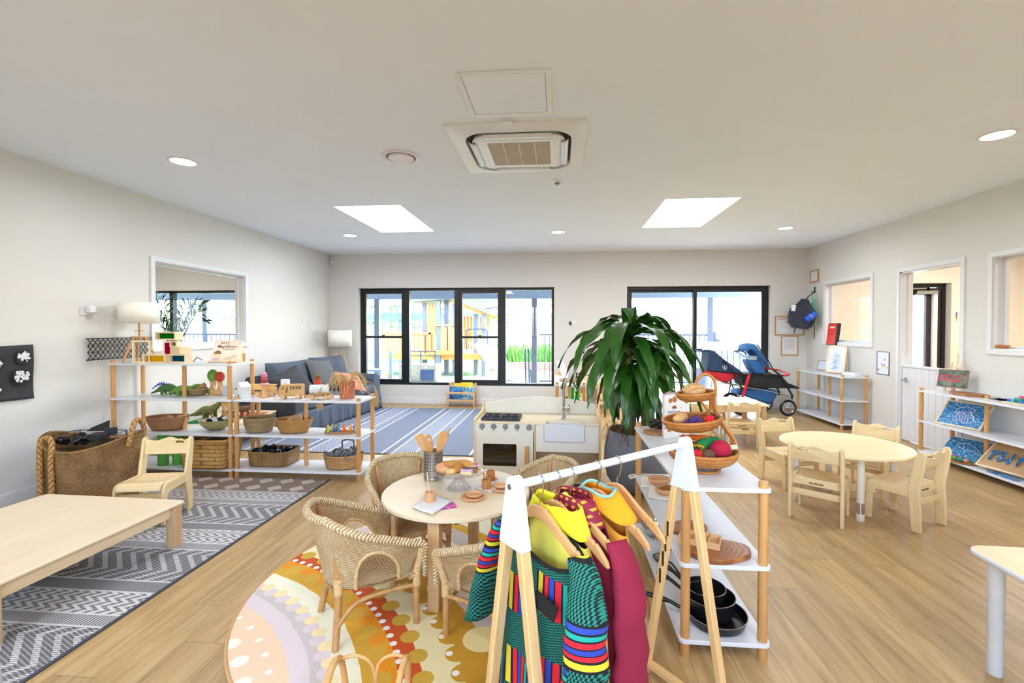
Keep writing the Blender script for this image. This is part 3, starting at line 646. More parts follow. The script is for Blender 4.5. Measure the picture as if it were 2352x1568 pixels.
# ---------------------------------------------------------------- wicker armchairs
def make_wicker(label, group):
    t = thing('wicker_armchair', label, 'armchair', (0,0,0), 0, group)   # faces +y
    def rim(u):   # u 0..1 from left arm end round the back to right arm end
        a = rad(-20+220*u) + PI    # start right..; plan angle
        b = PI*(1+u) ; s = abs(2*u-1)
        if s > .62:
            k = (s-.62)/.38; x = math.copysign(.235-.012*k, u-.5); y = -.0+.225*k
        else:
            q = (u-.5)/.31*PI/2; x = .235*math.sin(q); y = -.235*math.cos(q)
        z = .595-.02*s-.15*max(0,(s-.25)/.75)**1.0+.01*math.cos(s*3)
        if s < .25: z = .597-.02*s
        return Vector((x, y-.03+(-.02 if s < .6 else -.02*(1-(s-.6)/.4)), z))
    def bot(u):
        p = rim(u); return Vector((p.x*.80, p.y*.74-.0, .262))
    def side(u, v):
        a, b = bot(u), rim(u); w = v**1.25
        p = a.lerp(b, v); p.x = a.x+(b.x-a.x)*w; p.y = a.y+(b.y-a.y)*w; return p
    NU, NV = 96, 22; H0 = {}
    def inhole(u, v):
        for c in (.165, .835):
            du = (u-c)/.105; dv = v/.70
            if du*du+dv*dv < 1: return True
        return False
    m = MB(); P = [side(i/NU, j/NV) for i in range(NU+1) for j in range(NV+1)]; W = NV+1; F = []; U = []
    for i in range(NU):
        for j in range(NV):
            if inhole((i+.5)/NU, (j+.5)/NV): continue
            F.append((i*W+j, (i+1)*W+j, (i+1)*W+j+1, i*W+j+1)); U.append([(i*.9,j*1.5),((i+1)*.9,j*1.5),((i+1)*.9,(j+1)*1.5),(i*.9,(j+1)*1.5)])
    m.add(P, F, U); m.build('woven_back', M_WICK, t, solid=.007)
    for c in (.165, .835):
        m = MB(); m.tube([side(c+.106*math.cos(a), max(0,.71*math.sin(a))) for a in [PI*i/20 for i in range(21)]], .0085, 8); m.build('arch_binding', M_CANEL, t)
    m = MB(); e0, e1 = rim(0), rim(1); dn_ = lambda e, k: Vector((e.x*.97, e.y+.012, e.z-k)); m.tube([dn_(e0,.16), dn_(e0,.05), Vector((e0.x,e0.y+.01,e0.z-.012))]+[rim(i/60) for i in range(61)]+[Vector((e1.x,e1.y+.01,e1.z-.012)), dn_(e1,.05), dn_(e1,.16)], [.011,.014,.018]+[.0195]*61+[.018,.014,.011], 14, flat=.9); m.build('braided_rim', M_BRAID, t)
    # seat
    fb = [bot(i/40) for i in range(41)]
    m = MB(); 
    def seat(u, v):
        p = fb[round(u*40)]; q = Vector((p.x, .185 if False else .2, .268)); r = p.lerp(q, v); r.z += -.012*math.sin(PI*v)+.006; 
        if v > .97: r.z -= .012
        return r
    m.grid(seat, 40, 20, us=44, vs_=26); m.build('seat', M_WICK, t, solid=.012)
    m = MB(); m.tube([fb[0]+Vector((0,0,-.008)), Vector((-.175,.19,.256)), Vector((-.1,.2,.254)), Vector((.1,.2,.254)), Vector((.175,.19,.256)), fb[-1]+Vector((0,0,-.008))], .017, 12); m.build('front_wrap', M_CANEL, t)
    for sx in (-1, 1):
        f0 = rim(0 if sx < 0 else 1); m = MB(); m.tube([(sx*.178,.178,0),(sx*.176,.18,.25),(sx*.2,.188,.34),(f0.x,f0.y-.005,f0.z-.01)], [.015,.016,.014,.013], 12); lg = m.build('front_leg', M_CANE, t)
        m = MB(); m.tube([(sx*.176,.18,.20),(sx*.178,.181,.27),(sx*.2,.188,.34),(f0.x,f0.y-.004,f0.z-.012)], [.0205,.0195,.0185,.0175], 12); m.build('binding', M_CANEL, lg)
        m = MB(); us_ = .5+sx*.14; q0, q1, q2 = side(us_,0), side(us_,.5), side(us_,.93); m.tube([(sx*.178,-.2,0),(q0.x*1.02,q0.y*1.02,.2),(q0.x*1.02,q0.y*1.02,.28),(q1.x*.95,q1.y*.95,q1.z),(q2.x*.95,q2.y*.95,q2.z)], [.016,.017,.016,.014,.013], 12); lg = m.build('rear_leg', M_CANE, t)
        m = MB(); m.tube([(q0.x*1.02,q0.y*1.02,.235),(q0.x*1.03,q0.y*1.03,.31)], .0215, 12); m.build('binding', M_CANEL, lg)
        m = MB(); m.tube(smoothpath([(sx*.165,-.185,.11),(sx*.16,-.1,.19),(sx*.165,.05,.205),(sx*.176,.178,.20)], 5), .011, 10); m.build('side_brace', M_CANE, t)
    m = MB(); m.tube(smoothpath([(-.176,.18,.12),(-.1,.18,.185),(.1,.18,.185),(.176,.18,.12)], 5), .010, 10); m.build('front_brace', M_CANE, t)
    m = MB(); m.tube(smoothpath([(-.155,-.175,.13),(-.08,-.175,.19),(.08,-.175,.19),(.155,-.175,.13)], 5), .010, 10); m.build('rear_brace', M_CANE, t)
    return t
def face(dx, dy): return math.atan2(-dx, dy)
GW = 'wicker armchairs round the tea table'
w0 = make_wicker('wicker armchair in the left foreground on the round rug, fully visible', GW)
w0.location = (-.885, 2.095, 0); w0.rotation_euler = (0,0,face(.79,.61))
for c_ in (w0,): c_.scale = (.94,.94,.94)
dup(w0, (-.265,2.05,0), face(-.86,.5), 'wicker armchair partly hidden behind the clothes rack at the near side of the tea table')
dup(w0, (-.865,2.63,0), face(.62,-.78), 'wicker armchair at the far left of the tea table beside the utensil holder')
dup(w0, (-.155,2.68,0), face(-.86,-.5), 'wicker armchair at the far right of the tea table in front of the play kitchen')
# little cane doll chair at the bottom edge
t = thing('doll_chair', 'small bent cane doll chair at the bottom edge on the round rug', 'chair', (-.60, 1.42, 0), rad(6))
M_CN = flat('pale_bent_cane', (216,166,104), .4, var=.12, sc=20)
for sx in (-1, 1):
    m = MB(); m.tube(smoothpath([(sx*.10,-.14,0),(sx*.105,-.13,.16),(sx*.108,-.10,.255),(sx*.11,-.03,.30),(sx*.11,.03,.29),(sx*.108,.06,.24),(sx*.10,.075,.12),(sx*.098,.085,0)], 5), .0105, 12); m.build('side_hoop', M_CN, t)
    m = MB(); m.tube(smoothpath([(sx*.106,-.09,.13),(sx*.108,-.05,.26)], 3), .0055, 8); m.build('side_spindle', M_CN, t)
    m = MB(); m.tube(smoothpath([(0,.065,.15),(sx*.004,.06,.22),(sx*.02,.055,.262),(sx*.06,.05,.285),(sx*.105,.04,.283)], 5), .0058, 10); m.build('back_loop', M_CN, t)
m = MB(); m.cyl((-.103,.068,.16),(.103,.068,.16), .0095, n=12); bl = m.build('back_rail', M_CN, t)
m = MB(); m.tube([(-.012,.068,.16),(.012,.068,.16)], .0125, 12); m.tube([(-.1,.068,.16),(-.06,.068,.16)], .0118, 12); m.tube([(.1,.068,.16),(.075,.068,.16)], .0118, 12); m.build('binding', M_CANEL, bl)
m = MB(); m.prism(rrect(.2,.2,.03,4,0,-.03), .13, .142); m.build('seat', M_WICK, t, bevel=.003)
# ---------------------------------------------------------------- play kitchen (x -.74...35, front y 4.0)
K = thing('play_kitchen', 'white and birch toy kitchen with hob, oven and sink in the middle of the room', 'play kitchen', (-.192, 4.0, 0), rad(-1.0))
MK = flat('cream_laminate', (232,226,214), .4, var=.01)
W2 = .545; D = .48
for sx in (-1, 1):
    m = MB(); m.m = Matrix(((0,0,1,sx*W2-(0 if sx > 0 else -.0)-.009),(1,0,0,0),(0,1,0,0),(0,0,0,1)))
    m.prism([(0,.02),(D,.02),(D,.665),(D-.02,.68),(D-.045,.668),(D-.05,.61),(D-.09,.585),(0,.568),(0,.55)], 0, .018); m.build('side_panel', BIRCH('z'), K, bevel=.003)
# splash back with a wave top
vs, fs = shape([(-W2+.01,.3),(W2-.01,.3)]+[(W2-.01-2*(W2-.01)*i/24, .64+.068*math.sin(PI*(i/24)**.9)**1.0) for i in range(25)], [], .014, .002)
m = MB(); m.add([(x, D-.02+z, y) for x, y, z in vs], [f[::-1] for f in fs]); m.build('splash_back', MK, K)
m = MB(); m.b2((-W2+.01,.03,.02),(W2-.01,D-.03,.035)) ; m.b2((-W2+.01,D-.02,.03),(W2-.01,D-.01,.5)); m.build('carcass', MAPLE('x'), K, smooth=False)
# worktop with a cut-out for the sink
vs, fs = shape([(-W2+.009,-.008),(.078,-.008),(.085,.0),(.085,.09),(.095,.1),(.385,.1),(.395,.09),(.395,.0),(.402,-.008),(W2-.009,-.008),(W2-.009,D-.03),(-W2+.009,D-.03)], [], .022, .003)
m = MB(); m.add([(x,y,z+.54) for x,y,z in vs], fs); m.build('worktop', BIRCHP('x'), K)
m = MB(); m.box((-.015,.24,.27),(.018,.45,.52)); m.box((.26,.24,.03),(.55,.45,.016)); m.box((-.28,.24,.45),(.52,.45,.012)); m.box((-.28,.24,.09),(.52,.45,.012)); m.build('divider', BIRCH('z'), K, bevel=.002)
m = MB(); m.box((-.28,-.0,.505),(.515,.014,.075)); cp = m.build('control_panel', MK, K, bevel=.002)
for i in range(5):
    x = -.475+.1025*i+(.002 if i == 4 else 0); z = .512
    m = MB(); m.m = tr(x,-.007,z) @ rot(PI/2,0,0); m.lathe([(0,0),(.0235,0),(.0235,.012),(.021,.017),(0,.017)], n=28)
    kb = m.build('knob', M_GREYP, cp); m = MB(); m.box((x,-.029,z),(.008,.014,.04), ry=rad([70,60,55,0,-35][i])); m.build('grip', flat('grey_knob_grip', (150,150,150), .4), kb, bevel=.002)
    m = MB()
    if i < 4:
        m.m = tr(x,-.0075,z-.033) @ rot(PI/2,0,0); m.lathe([(0,.0005),(.0035,.0005),(.0035,0)], (0 if i < 3 else .004,0,0), 10); m.lathe([(.0025,.0005),(.0035,.0005)], (.006,-.003,0), 10); m.lathe([(.0025,.0005),(.0035,.0005)], (-.006,-.003,0), 10); m.build('ring_mark', M_BLKP, cp)
    else:
        m.tube([(x+.032*math.cos(rad(a)), -.0078, z+.032*math.sin(rad(a))) for a in range(-150,-20,10)], .0014, 6); m.build('temperature_mark', M_BLKP, cp)
        m = MB(); m.tube([(x+.032*math.cos(rad(a)), -.0078, z+.032*math.sin(rad(a))) for a in range(-50,0,10)], .0018, 6); m.build('temperature_mark', flat('red_print', (196,40,40), .5), cp)
vs, fs = shape(rrect(.505,.385,.004,2,-.28,.275), [rrect(.295,.195,.01,3,-.32,.262)], .016, .002)
m = MB(); m.add([(x,z-.004,y) for x,y,z in vs], [f[::-1] for f in fs]); dr = m.build('oven_door', MK, K)
m = MB(); m.b2((-.47,-.001,.16),(-.17,.002,.365)); m.build('oven_glass', glass('smoked_oven_glass', (.55,.47,.4), 0, .1), dr, smooth=False)
m = MB(); m.b2((-.098,-.036,.17),(-.063,-.012,.345)); m.build('handle', POST(), dr, bevel=.003)
m = MB()
for i in range(13): m.tube([(-.5+.035*i,.03,.265),(-.5+.035*i,.4,.265)], .0016, 6)
for y in (.03,.2,.4): m.tube([(-.52,y,.265),(-.05,y,.265)], .0022, 6)
m.build('oven_rack', M_CHROME, K)
m = MB(); m.b2((-.53,.44,.03),(-.02,.455,.5)); m.build('oven_back', wood('oven_interior', (150,118,80), (170,136,94), 'x', .6), K, smooth=False)
# sink front panel, bowl, tap
vs, fs = shape([(-.004,.30),(W2-.011,.30),(W2-.011,.528),(.415,.528),(.415,.40),(.065,.40),(.065,.528),(-.004,.528)], [], .014, .002)
m = MB(); m.add([(x,z,y) for x,y,z in vs], [f[::-1] for f in fs]); m.build('front_panel', MK, K)
vs, fs = shape(rrect(.345,.145,.018,5,.24,.4675), [], .04, .006)
m = MB(); m.add([(x,z-.02,y) for x,y,z in vs], [f[::-1] for f in fs]); m.box((.24,.1,.505),(.29,.012,.055)); m.box((.09,.05,.505),(.012,.11,.055)); m.box((.39,.05,.505),(.012,.11,.055)); m.box((.24,.05,.478),(.29,.11,.008)); m.build('sink', M_WHITE, K, bevel=.003)
tp = MB(); tp.lathe([(.026,0),(.026,.006),(.02,.01),(.019,.055),(.021,.06),(.021,.1),(.012,.108),(0,.108)], (.235,.17,.551), 24); tap = tp.build('tap_body', M_CHROME, K)
m = MB(); m.tube(smoothpath([(.235,.17,.64),(.235,.17,.80),(.238,.165,.84),(.255,.145,.885),(.285,.11,.905),(.32,.075,.885),(.338,.055,.84),(.342,.05,.82)], 6), .0125, 16); m.build('spout', M_CHROME, tap)
m = MB(); m.ball((.275,.165,.645), .02, (.8,.5,1.9), 16); m.tube([(.235,.17,.62),(.275,.166,.635)], .008, 10); m.build('lever', M_CHROME, tap)
# hob
m = MB(); m.prism(rrect(.345,.27,.006,3,-.325,.165), .551, .556); hb = m.build('hob_plate', flat('dark_hob_plate', (56,60,68), .3), K)
for gx in (-.41,-.24):
    m = MB()
    for x in (-.08,.08): m.box((gx+x,.165,.566),(.009,.262,.012))
    for y in (.038,.165,.292): m.box((gx,y,.566),(.165,.009,.012))
    for cy_ in (.1,.23):
        for k in range(8):
            a = k*PI/4; m.bar((gx+.02*math.cos(a),cy_+.018*math.sin(a),.567),(gx+.055*math.cos(a),cy_+.05*math.sin(a),.567), .006, .008)
    m.build('pan_support', flat('black_cast_grate', (34,36,40), .45), hb, bevel=.001, smooth=False)
    for cy_ in (.1,.23): m = MB(); m.lathe([(0,.556),(.022,.556),(.022,.562),(.016,.566),(0,.566)], (gx,cy_,0), 20); m.build('burner', M_BLKP, hb)
for x in (-.52,-.02,.48): m = MB(); m.box((x,.03,.01),(.04,.03,.022)); m.box((x,.44,.01),(.04,.03,.022)); m.build('foot', MAPLE('z'), K, bevel=.002)

m = MB(); m.prism(rrect(.66,.34,.03,4), 0, .05); o = m.build('floor_mat', flat('navy_blue_vinyl', (28,58,116), .45), bevel=.012, seg=3); o.location = (.10,3.77,0); tag(o, 'navy blue padded mat on the floor in front of the play kitchen sink', 'mat')
# ---------------------------------------------------------------- rugs
def runner_mat():
    t = NT('patterned_runner'); co = t.n('ShaderNodeTexCoord'); p = t.sep(co.outputs['Object'])
    x, y = p[0], p[1]
    dark = rgb(84,82,88); mid = rgb(122,120,124); light = rgb(206,204,204); brown = rgb(128,112,102)
    fine = t.noise(co.outputs['Object'], 260, 2)
    base = t.mix(t.math('GREATER_THAN', fine, .52), dark, mid)
    tri = lambda v: t.math('ABSOLUTE', t.math('SUBTRACT', t.math('FRACT', v), .5))
    yy = t.math('SUBTRACT', 4.0, y)                      # distance from the far end
    # repeat after the brown band
    q = t.math('MODULO', t.math('SUBTRACT', yy, .353), .727)
    # chevron band 0.28-0.63 of each repeat (wide herringbone)
    zig = t.math('ADD', t.math('MULTIPLY', x, 11), t.math('MULTIPLY', tri(t.math('MULTIPLY', q, 2.9)), 4.0))
    chev = t.math('GREATER_THAN', t.math('FRACT', zig), .62)
    thin = t.math('GREATER_THAN', t.math('FRACT', t.math('ADD', t.math('MULTIPLY', x, 26), t.math('MULTIPLY', y, 60))), .62)
    mA = t.math('MULTIPLY', chev, t.math('GREATER_THAN', t.math('FRACT', t.math('MULTIPLY', y, 95)), .4))
    mA = t.math('MAXIMUM', mA, t.math('MULTIPLY', thin, .35))
    # key pattern band
    k1 = t.math('GREATER_THAN', tri(t.math('ADD', t.math('MULTIPLY', x, 16), t.math('MULTIPLY', tri(t.math('MULTIPLY', y, 15)), 2))), .25)
    k2 = t.math('GREATER_THAN', tri(t.math('MULTIPLY', y, 36)), .2); mB = t.math('MAXIMUM', k1, t.math('MULTIPLY', k2, .0)); mB = t.math('MAXIMUM', mB, t.math('GREATER_THAN', tri(t.math('SUBTRACT', t.math('MULTIPLY', x, 32), t.math('MULTIPLY', y, 30))), .36))
    # ladder band
    mC = t.math('GREATER_THAN', t.math('FRACT', t.math('MULTIPLY', x, 60)), .5)
    mC = t.math('MAXIMUM', mC, 0)
    def band(a, b): return t.math('MULTIPLY', t.math('GREATER_THAN', q, a), t.math('LESS_THAN', q, b))
    # order from the far end: check .0-.19, ladder -.277, chevron -.629, thin ladder -.727
    m = t.math('MULTIPLY', band(.0, .19), mB)
    m = t.math('ADD', m, t.math('MULTIPLY', band(.19, .277), t.math('MULTIPLY', mC, .8)))
    m = t.math('ADD', m, t.math('MULTIPLY', band(.277, .629), mA))
    m = t.math('ADD', m, t.math('MULTIPLY', band(.629, .727), t.math('MULTIPLY', mC, .4)))
    col = t.mix(m, base, light)
    line = 0
    for a in (0.006, .19, .277, .629): line = t.math('MAXIMUM', line, t.math('LESS_THAN', t.math('ABSOLUTE', t.math('SUBTRACT', q, a)), .006))
    col = t.mix(line, col, light)
    dia = t.math('LESS_THAN', t.math('ADD', t.math('MULTIPLY', tri(t.math('MULTIPLY', x, 5.2)), 1.2), tri(t.math('MULTIPLY', yy, 5.6))), .42)
    bz = t.mix(dia, t.mix(t.math('GREATER_THAN', fine, .5), rgb(120,104,94), rgb(150,134,124)), rgb(196,182,172))
    col = t.mix(t.math('LESS_THAN', yy, .353), col, bz)
    ed = t.math('GREATER_THAN', x, -2.062); col = t.mix(ed, col, rgb(70,72,80))
    t.set(col, .95); t.bump(fine, .5, .003); return t.mat
m = MB(); m.b2((-4.05,.95,.0005),(-2.045,4.0,.007)); tag(m.build('runner_rug', runner_mat(), smooth=False), 'flat-woven grey rug with white chevron and key bands under the low table', 'rug')
def blue_mat():
    t = NT('blue_grey_rug'); co = t.n('ShaderNodeTexCoord'); p = t.sep(co.outputs['Object']); x, y = p[0], p[1]
    fine = t.noise(co.outputs['Object'], 230, 2); tri = lambda v: t.math('ABSOLUTE', t.math('SUBTRACT', t.math('FRACT', v), .5))
    base = t.mix(fine, rgb(74,80,96), rgb(146,152,170)); light = rgb(216,218,226)
    q = t.math('MODULO', t.math('ADD', x, 9.69), .97)
    def ln(a, w=.009): return t.math('LESS_THAN', t.math('ABSOLUTE', t.math('SUBTRACT', q, a)), w)
    line = ln(.0) 
    for a in (.015,.12,.37,.52): line = t.math('MAXIMUM', line, ln(a))
    k = t.math('GREATER_THAN', tri(t.math('ADD', t.math('MULTIPLY', y, 18), t.math('MULTIPLY', tri(t.math('MULTIPLY', x, 16)), 2))), .27)
    b1 = t.math('MULTIPLY', t.math('GREATER_THAN', q, .12), t.math('LESS_THAN', q, .37))
    lad = t.math('GREATER_THAN', t.math('FRACT', t.math('MULTIPLY', y, 40)), .6); b2 = t.math('MULTIPLY', t.math('GREATER_THAN', q, .37), t.math('LESS_THAN', q, .52))
    f = t.math('MAXIMUM', line, t.math('MAXIMUM', t.math('MULTIPLY', t.math('MULTIPLY', k, b1), .45), t.math('MULTIPLY', t.math('MULTIPLY', lad, b2), .3)))
    col = t.mix(f, base, light); col = t.mix(t.math('LESS_THAN', y, 4.875), col, rgb(60,64,76)); t.set(col, .95); t.bump(fine, .5, .003); return t.mat
m = MB(); m.b2((-4.1,4.86,.0005),(-.45,7.72,.008)); tag(m.build('blue_rug', blue_mat(), smooth=False), 'large blue grey rug with thin white stripes between the sofa and the play kitchen', 'rug')
def round_mat():
    t = NT('dotted_round_rug'); co = t.n('ShaderNodeTexCoord'); p = t.sep(co.outputs['Object'])
    x = t.math('ADD', p[0], 2.05-.57); y = t.math('ADD', p[1], 2.4-1.05)      # centre of the arcs
    r0 = t.math('SQRT', t.math('ADD', t.math('MULTIPLY', x, x), t.math('MULTIPLY', y, y))); a = t.math('ARCTAN2', y, x)
    soft = t.noise(co.outputs['Object'], 4, 3); wob = t.math('MULTIPLY', t.math('SUBTRACT', soft, .5), .03)
    r = t.math('ADD', r0, wob)
    def dots(rc, n, rr, ph=0, ray=None):
        """row of discs on the circle of radius rc"""
        f = t.math('SUBTRACT', t.math('FRACT', t.math('ADD', t.math('MULTIPLY', a, n/(2*PI)), ph)), .5)
        u = t.math('MULTIPLY', f, 2*PI*rc/n); v = t.math('SUBTRACT', r0, rc)
        d = t.math('ADD', t.math('MULTIPLY', u, u), t.math('MULTIPLY', v, v)); return t.math('LESS_THAN', d, rr*rr)
    peach, lil, grey, cream, must, org, red, pale, must2, sand = rgb(240,208,176), rgb(226,210,214), rgb(206,196,194), rgb(244,240,214), rgb(214,166,52), rgb(236,150,20), rgb(204,84,26), rgb(238,226,176), rgb(200,150,40), rgb(216,202,196)
    stops = [(0,peach),(1.195,lil),(1.27,grey),(1.325,cream),(1.45,must),(1.515,org),(1.585,red),(1.675,pale),(1.83,must2),(1.955,sand),(2.12,cream),(2.28,grey),(2.42,must),(2.5,cream),(2.7,lil)]
    col = peach
    for rr, c in stops[1:]:
        col = t.mix(t.math('GREATER_THAN', r, rr), col, c)
    col = t.mix(t.math('MULTIPLY', t.math('GREATER_THAN', t.noise(co.outputs['Object'], 7, 2), .55), t.math('MULTIPLY', t.math('GREATER_THAN', r, 1.45), t.math('LESS_THAN', r, 1.585))), col, rgb(226,168,44))
    for rc, n, rr, c, ph in ((1.325,76,.034,lil,0),(1.345,76,.032,rgb(244,226,176),.5),(1.83,100,.05,must2,0),(1.60,170,.0155,rgb(250,248,246),0),(1.675,78,.042,rgb(206,168,60),.3),(1.52,60,.045,rgb(216,172,60),.2),
            (1.80,96,.015,rgb(250,248,240),.2),(1.955,26,.085,rgb(244,226,160),.45),(1.04,46,.034,rgb(244,240,222),0),(.93,40,.034,rgb(244,240,222),.4),(.82,34,.03,rgb(244,240,222),.1),(1.13,60,.014,rgb(246,240,230),.5),(2.06,40,.03,cream,.1),(2.2,30,.06,sand,.1),(2.36,60,.02,rgb(250,248,240),.1)):
        col = t.mix(dots(rc, n, rr, ph), col, c)
    fine = t.noise(co.outputs['Object'], 300, 2); col = t.mix(.12, col, t.mix(fine, rgb(90,70,50), rgb(255,255,255)), 'OVERLAY')
    t.set(col, .95); t.bump(fine, .6, .004); return t.mat
rr_ = thing('round_rug', 'large round rug with dotted orange, mustard and lilac bands', 'rug', (-.57, 2.4, 0))
m = MB(); m.lathe([(0,.001),(1.0,.001),(1.003,.008),(.998,.012),(0,.012)], n=160); m.build('pile', round_mat(), rr_)
m = MB(); m.tube([(1.008*math.cos(a),1.008*math.sin(a),.006) for a in [2*PI*i/160 for i in range(160)]], .008, 8, closed=True); m.build('binding', flat('tan_rug_binding', (202,160,112), .9, bump=.3), rr_)

# ---------------------------------------------------------------- sofa along the left wall (faces the room, +x)
S = thing('sofa', 'slate blue two-seater sofa with a loose skirted cover by the left wall', 'sofa', (-3.62, 6.68, 0), rad(-7))
# local: x to the front (room), y along; arms at y = +-1.0
def pillow(mb, c, w, h, th, M, n=14, p=.55):
    m0 = mb.m; mb.m = m0 @ tr(*c) @ M
    def fn(s_):
        def f(u, v):
            a, b = 2*u-1, 2*v-1; k = max(0, (1-abs(a)**2.6))**p*max(0, (1-abs(b)**2.6))**p
            q = 1-.07*(1-abs(a)**2)*abs(b)**3; q2 = 1-.07*(1-abs(b)**2)*abs(a)**3
            return (a*w/2*q2, s_*(th/2*k+.0), b*h/2*q)
        return f
    mb.grid(fn(-1), n, n); mb.k = mb.k
    m1 = mb.m; g = fn(1); mb.grid(lambda u, v: g(1-u, v), n, n); mb.m = m0
m = MB(); m.b2((-.36,-.86,.03),(.42,.86,.30)); m.build('base', M_SOFA, S, bevel=.02, seg=3)
m = MB()
def skirt(u, v):
    pts = [(-.3,-1.06),(.46,-1.06),(.49,-.85),(.49,.85),(.46,1.06),(-.3,1.06)]
    L = [0]; 
    for i in range(1, 6): L.append(L[-1]+math.dist(pts[i], pts[i-1]))
    d = u*L[-1]; i = max(j for j in range(5) if L[j] <= d+1e-9); k = (d-L[i])/(L[i+1]-L[i])
    x = pts[i][0]+(pts[i+1][0]-pts[i][0])*k; y = pts[i][1]+(pts[i+1][1]-pts[i][1])*k
    o = (1-v)*(.015+.012*math.sin(d*31)+.008*math.sin(d*57+1)); dx, dy = (pts[i+1][1]-pts[i][1]), -(pts[i+1][0]-pts[i][0]); n_ = math.hypot(dx, dy)
    return (x+dx/n_*o, y+dy/n_*o, .008+v*.29)
m.grid(skirt, 160, 6); m.build('skirt', M_SOFA, S, solid=.006)
for sy in (-1, 1):
    m = MB(); A = [(y, z) for y, z in rrect(.22,.6,.1,8,sy*.965,.30)]; N = len(A)
    m.add([(-.36,y,max(z,.012)) for y, z in A]+[(.45,y,max(z,.012)) for y, z in A], [tuple(range(N))[::(-1)], tuple(range(N,2*N))]+[(i,(i+1)%N,N+(i+1)%N,N+i) for i in range(N)])
    m.build('arm', M_SOFAD if sy < 0 else M_SOFA, S, bevel=.02, seg=3)
m = MB(); m.b2((-.42,-.95,.03),(-.22,.95,.72)); m.build('back_frame', M_SOFAD, S, bevel=.05, seg=4)
for sy in (-1, 1):
    m = MB(); m.b2((-.2,sy*.43-.42,.29),(.47,sy*.43+.42,.44)); m.build('seat_cushion', M_SOFA, S, bevel=.04, seg=4)
for sy, z in ((-1,.66),(1,.68)):
    m = MB(); pillow(m, (-.1,sy*.44,z), .88, .50, .30, rot(0,0,rad(90)) @ rot(rad(-14),0,0), p=.4); m.build('back_cushion', M_SOFA if sy > 0 else M_SOFA, S, sub=1)
def cushion(label, c, w, h, th, M, mat, name='cushion'):
    m = MB(); pillow(m, (0,0,0), w, h, th, M); o = m.build(name, mat, sub=1); o.location = c; return tag(o, label, 'cushion', 'loose cushions on the sofa')
cushion('charcoal grey scatter cushion in the middle of the sofa back', (-3.50,6.62,.66), .52, .52, .17, rot(0,0,rad(80)) @ rot(rad(-24),0,0) @ rot(0,rad(6),0), M_SOFAG)
cushion('dark grey cushion at the near end of the sofa behind the shelf', (-3.58,5.98,.60), .5, .46, .2, rot(0,0,rad(62)) @ rot(rad(-30),0,0) @ rot(0,rad(-22),0), M_SOFAD)
cushion('peach scatter cushion lying tilted on the sofa seat', (-3.22,6.9,.545), .44, .44, .13, rot(0,0,rad(70)) @ rot(rad(-58),0,0) @ rot(0,rad(24),0), M_PEACH)
# ---------------------------------------------------------------- lamps
def make_lamp(label, loc, sr, sh, z0, zs, spread, group='white drum lamps on tripod legs'):
    """tripod base from 0 to z0, stem to zs, drum shade of radius sr and height sh"""
    t = thing('tripod_lamp', label, 'lamp', loc, 0, group); n = 3
    m = MB(); m.lathe([(0,z0-.012),(spread*.42,z0-.012),(spread*.42,z0),(0,z0)], n=32); m.lathe([(0,z0+.05),(.035,z0+.05),(.035,z0+.058),(0,z0+.058)], n=24); m.build('plate', POST('x'), t)
    for k in range(n):
        a = rad(20+120*k); m = MB(); m.bar((spread*.3*math.cos(a),spread*.3*math.sin(a),z0-.01),(spread*math.cos(a),spread*math.sin(a),.004), .018, .012, a); m.build('leg', POST('z'), t, bevel=.002)
    m = MB(); m.cyl((0,0,z0),(0,0,zs+.04), .0085, n=14); m.build('stem', POST('z'), t)
    m = MB(); m.grid(lambda u, v: (sr*math.cos(2*PI*u), sr*math.sin(2*PI*u), zs+sh*v), 64, 1, cu=True); m.build('lamp_shade', M_SHADE, t, solid=.003)
    m = MB(); m.ball((0,0,zs+.09), .028, n=14); m.build('bulb', M_WHITE, t)
    return t
make_lamp('white drum lamp on a honey wood tripod on top of the tall shelf', (-3.985, 4.10, 1.041), .155, .195, .245, .37, .155)
make_lamp('white drum lamp on a wooden tripod in the back left corner behind the sofa', (-3.88, 7.95, .0), .20, .285, .88, 1.045, .22)

# ---------------------------------------------------------------- helper shapes
def tagd(mb, name, mat, label, cat, group=None, loc=(0,0,0), rz=0, **k):
    o = mb.build(name, mat, **k); o.location = loc; o.rotation_euler = (0,0,rz); return tag(o, label, cat, group)
A0 = 1.041
# coloured window blocks ------------------------------------------------
def acrylic(name, c): 
    t = NT(name); tb = t.n('ShaderNodeBsdfTransparent'); tb.inputs[0].default_value = rgb(*c); g = t.n('ShaderNodeBsdfDiffuse'); g.inputs[0].default_value = rgb(*c); m = t.n('ShaderNodeMixShader'); m.inputs[0].default_value = .45
    t.l(tb.outputs[0], m.inputs[1]); t.l(g.outputs[0], m.inputs[2]); t.l(m.outputs[0], t.out.inputs[0]); return t.mat
def block(label, loc, w, d, h, c, rz=0, wall=.014, name='window_block'):
    t = thing(name, label, 'block', loc, rz, 'wooden window blocks stacked on the tall shelf')
    vs, fs = shape([(-w/2,0),(w/2,0),(w/2,h),(-w/2,h)], [[(-w/2+wall,wall),(w/2-wall,wall),(w/2-wall,h-wall),(-w/2+wall,h-wall)]], d, .001)
    m = MB(); m.add([(x,z,y) for x,y,z in vs], [f[::-1] for f in fs]); m.build('frame', MAPLE('x'), t)
    if c: m = MB(); m.b2((-w/2+wall,-.002,wall),(w/2-wall,.002,h-wall)); m.build('pane', acrylic('acrylic_%d_%d' % c[:2], c), t, smooth=False)
    return t
block('long low wooden block with a yellow acrylic pane on the tall shelf', (-3.735, 4.02, A0), .215, .075, .082, (236,196,20), rad(4))
block('wooden block with a teal acrylic pane beside the yellow one', (-3.535, 4.06, A0), .20, .075, .082, (20,98,120), rad(-8))
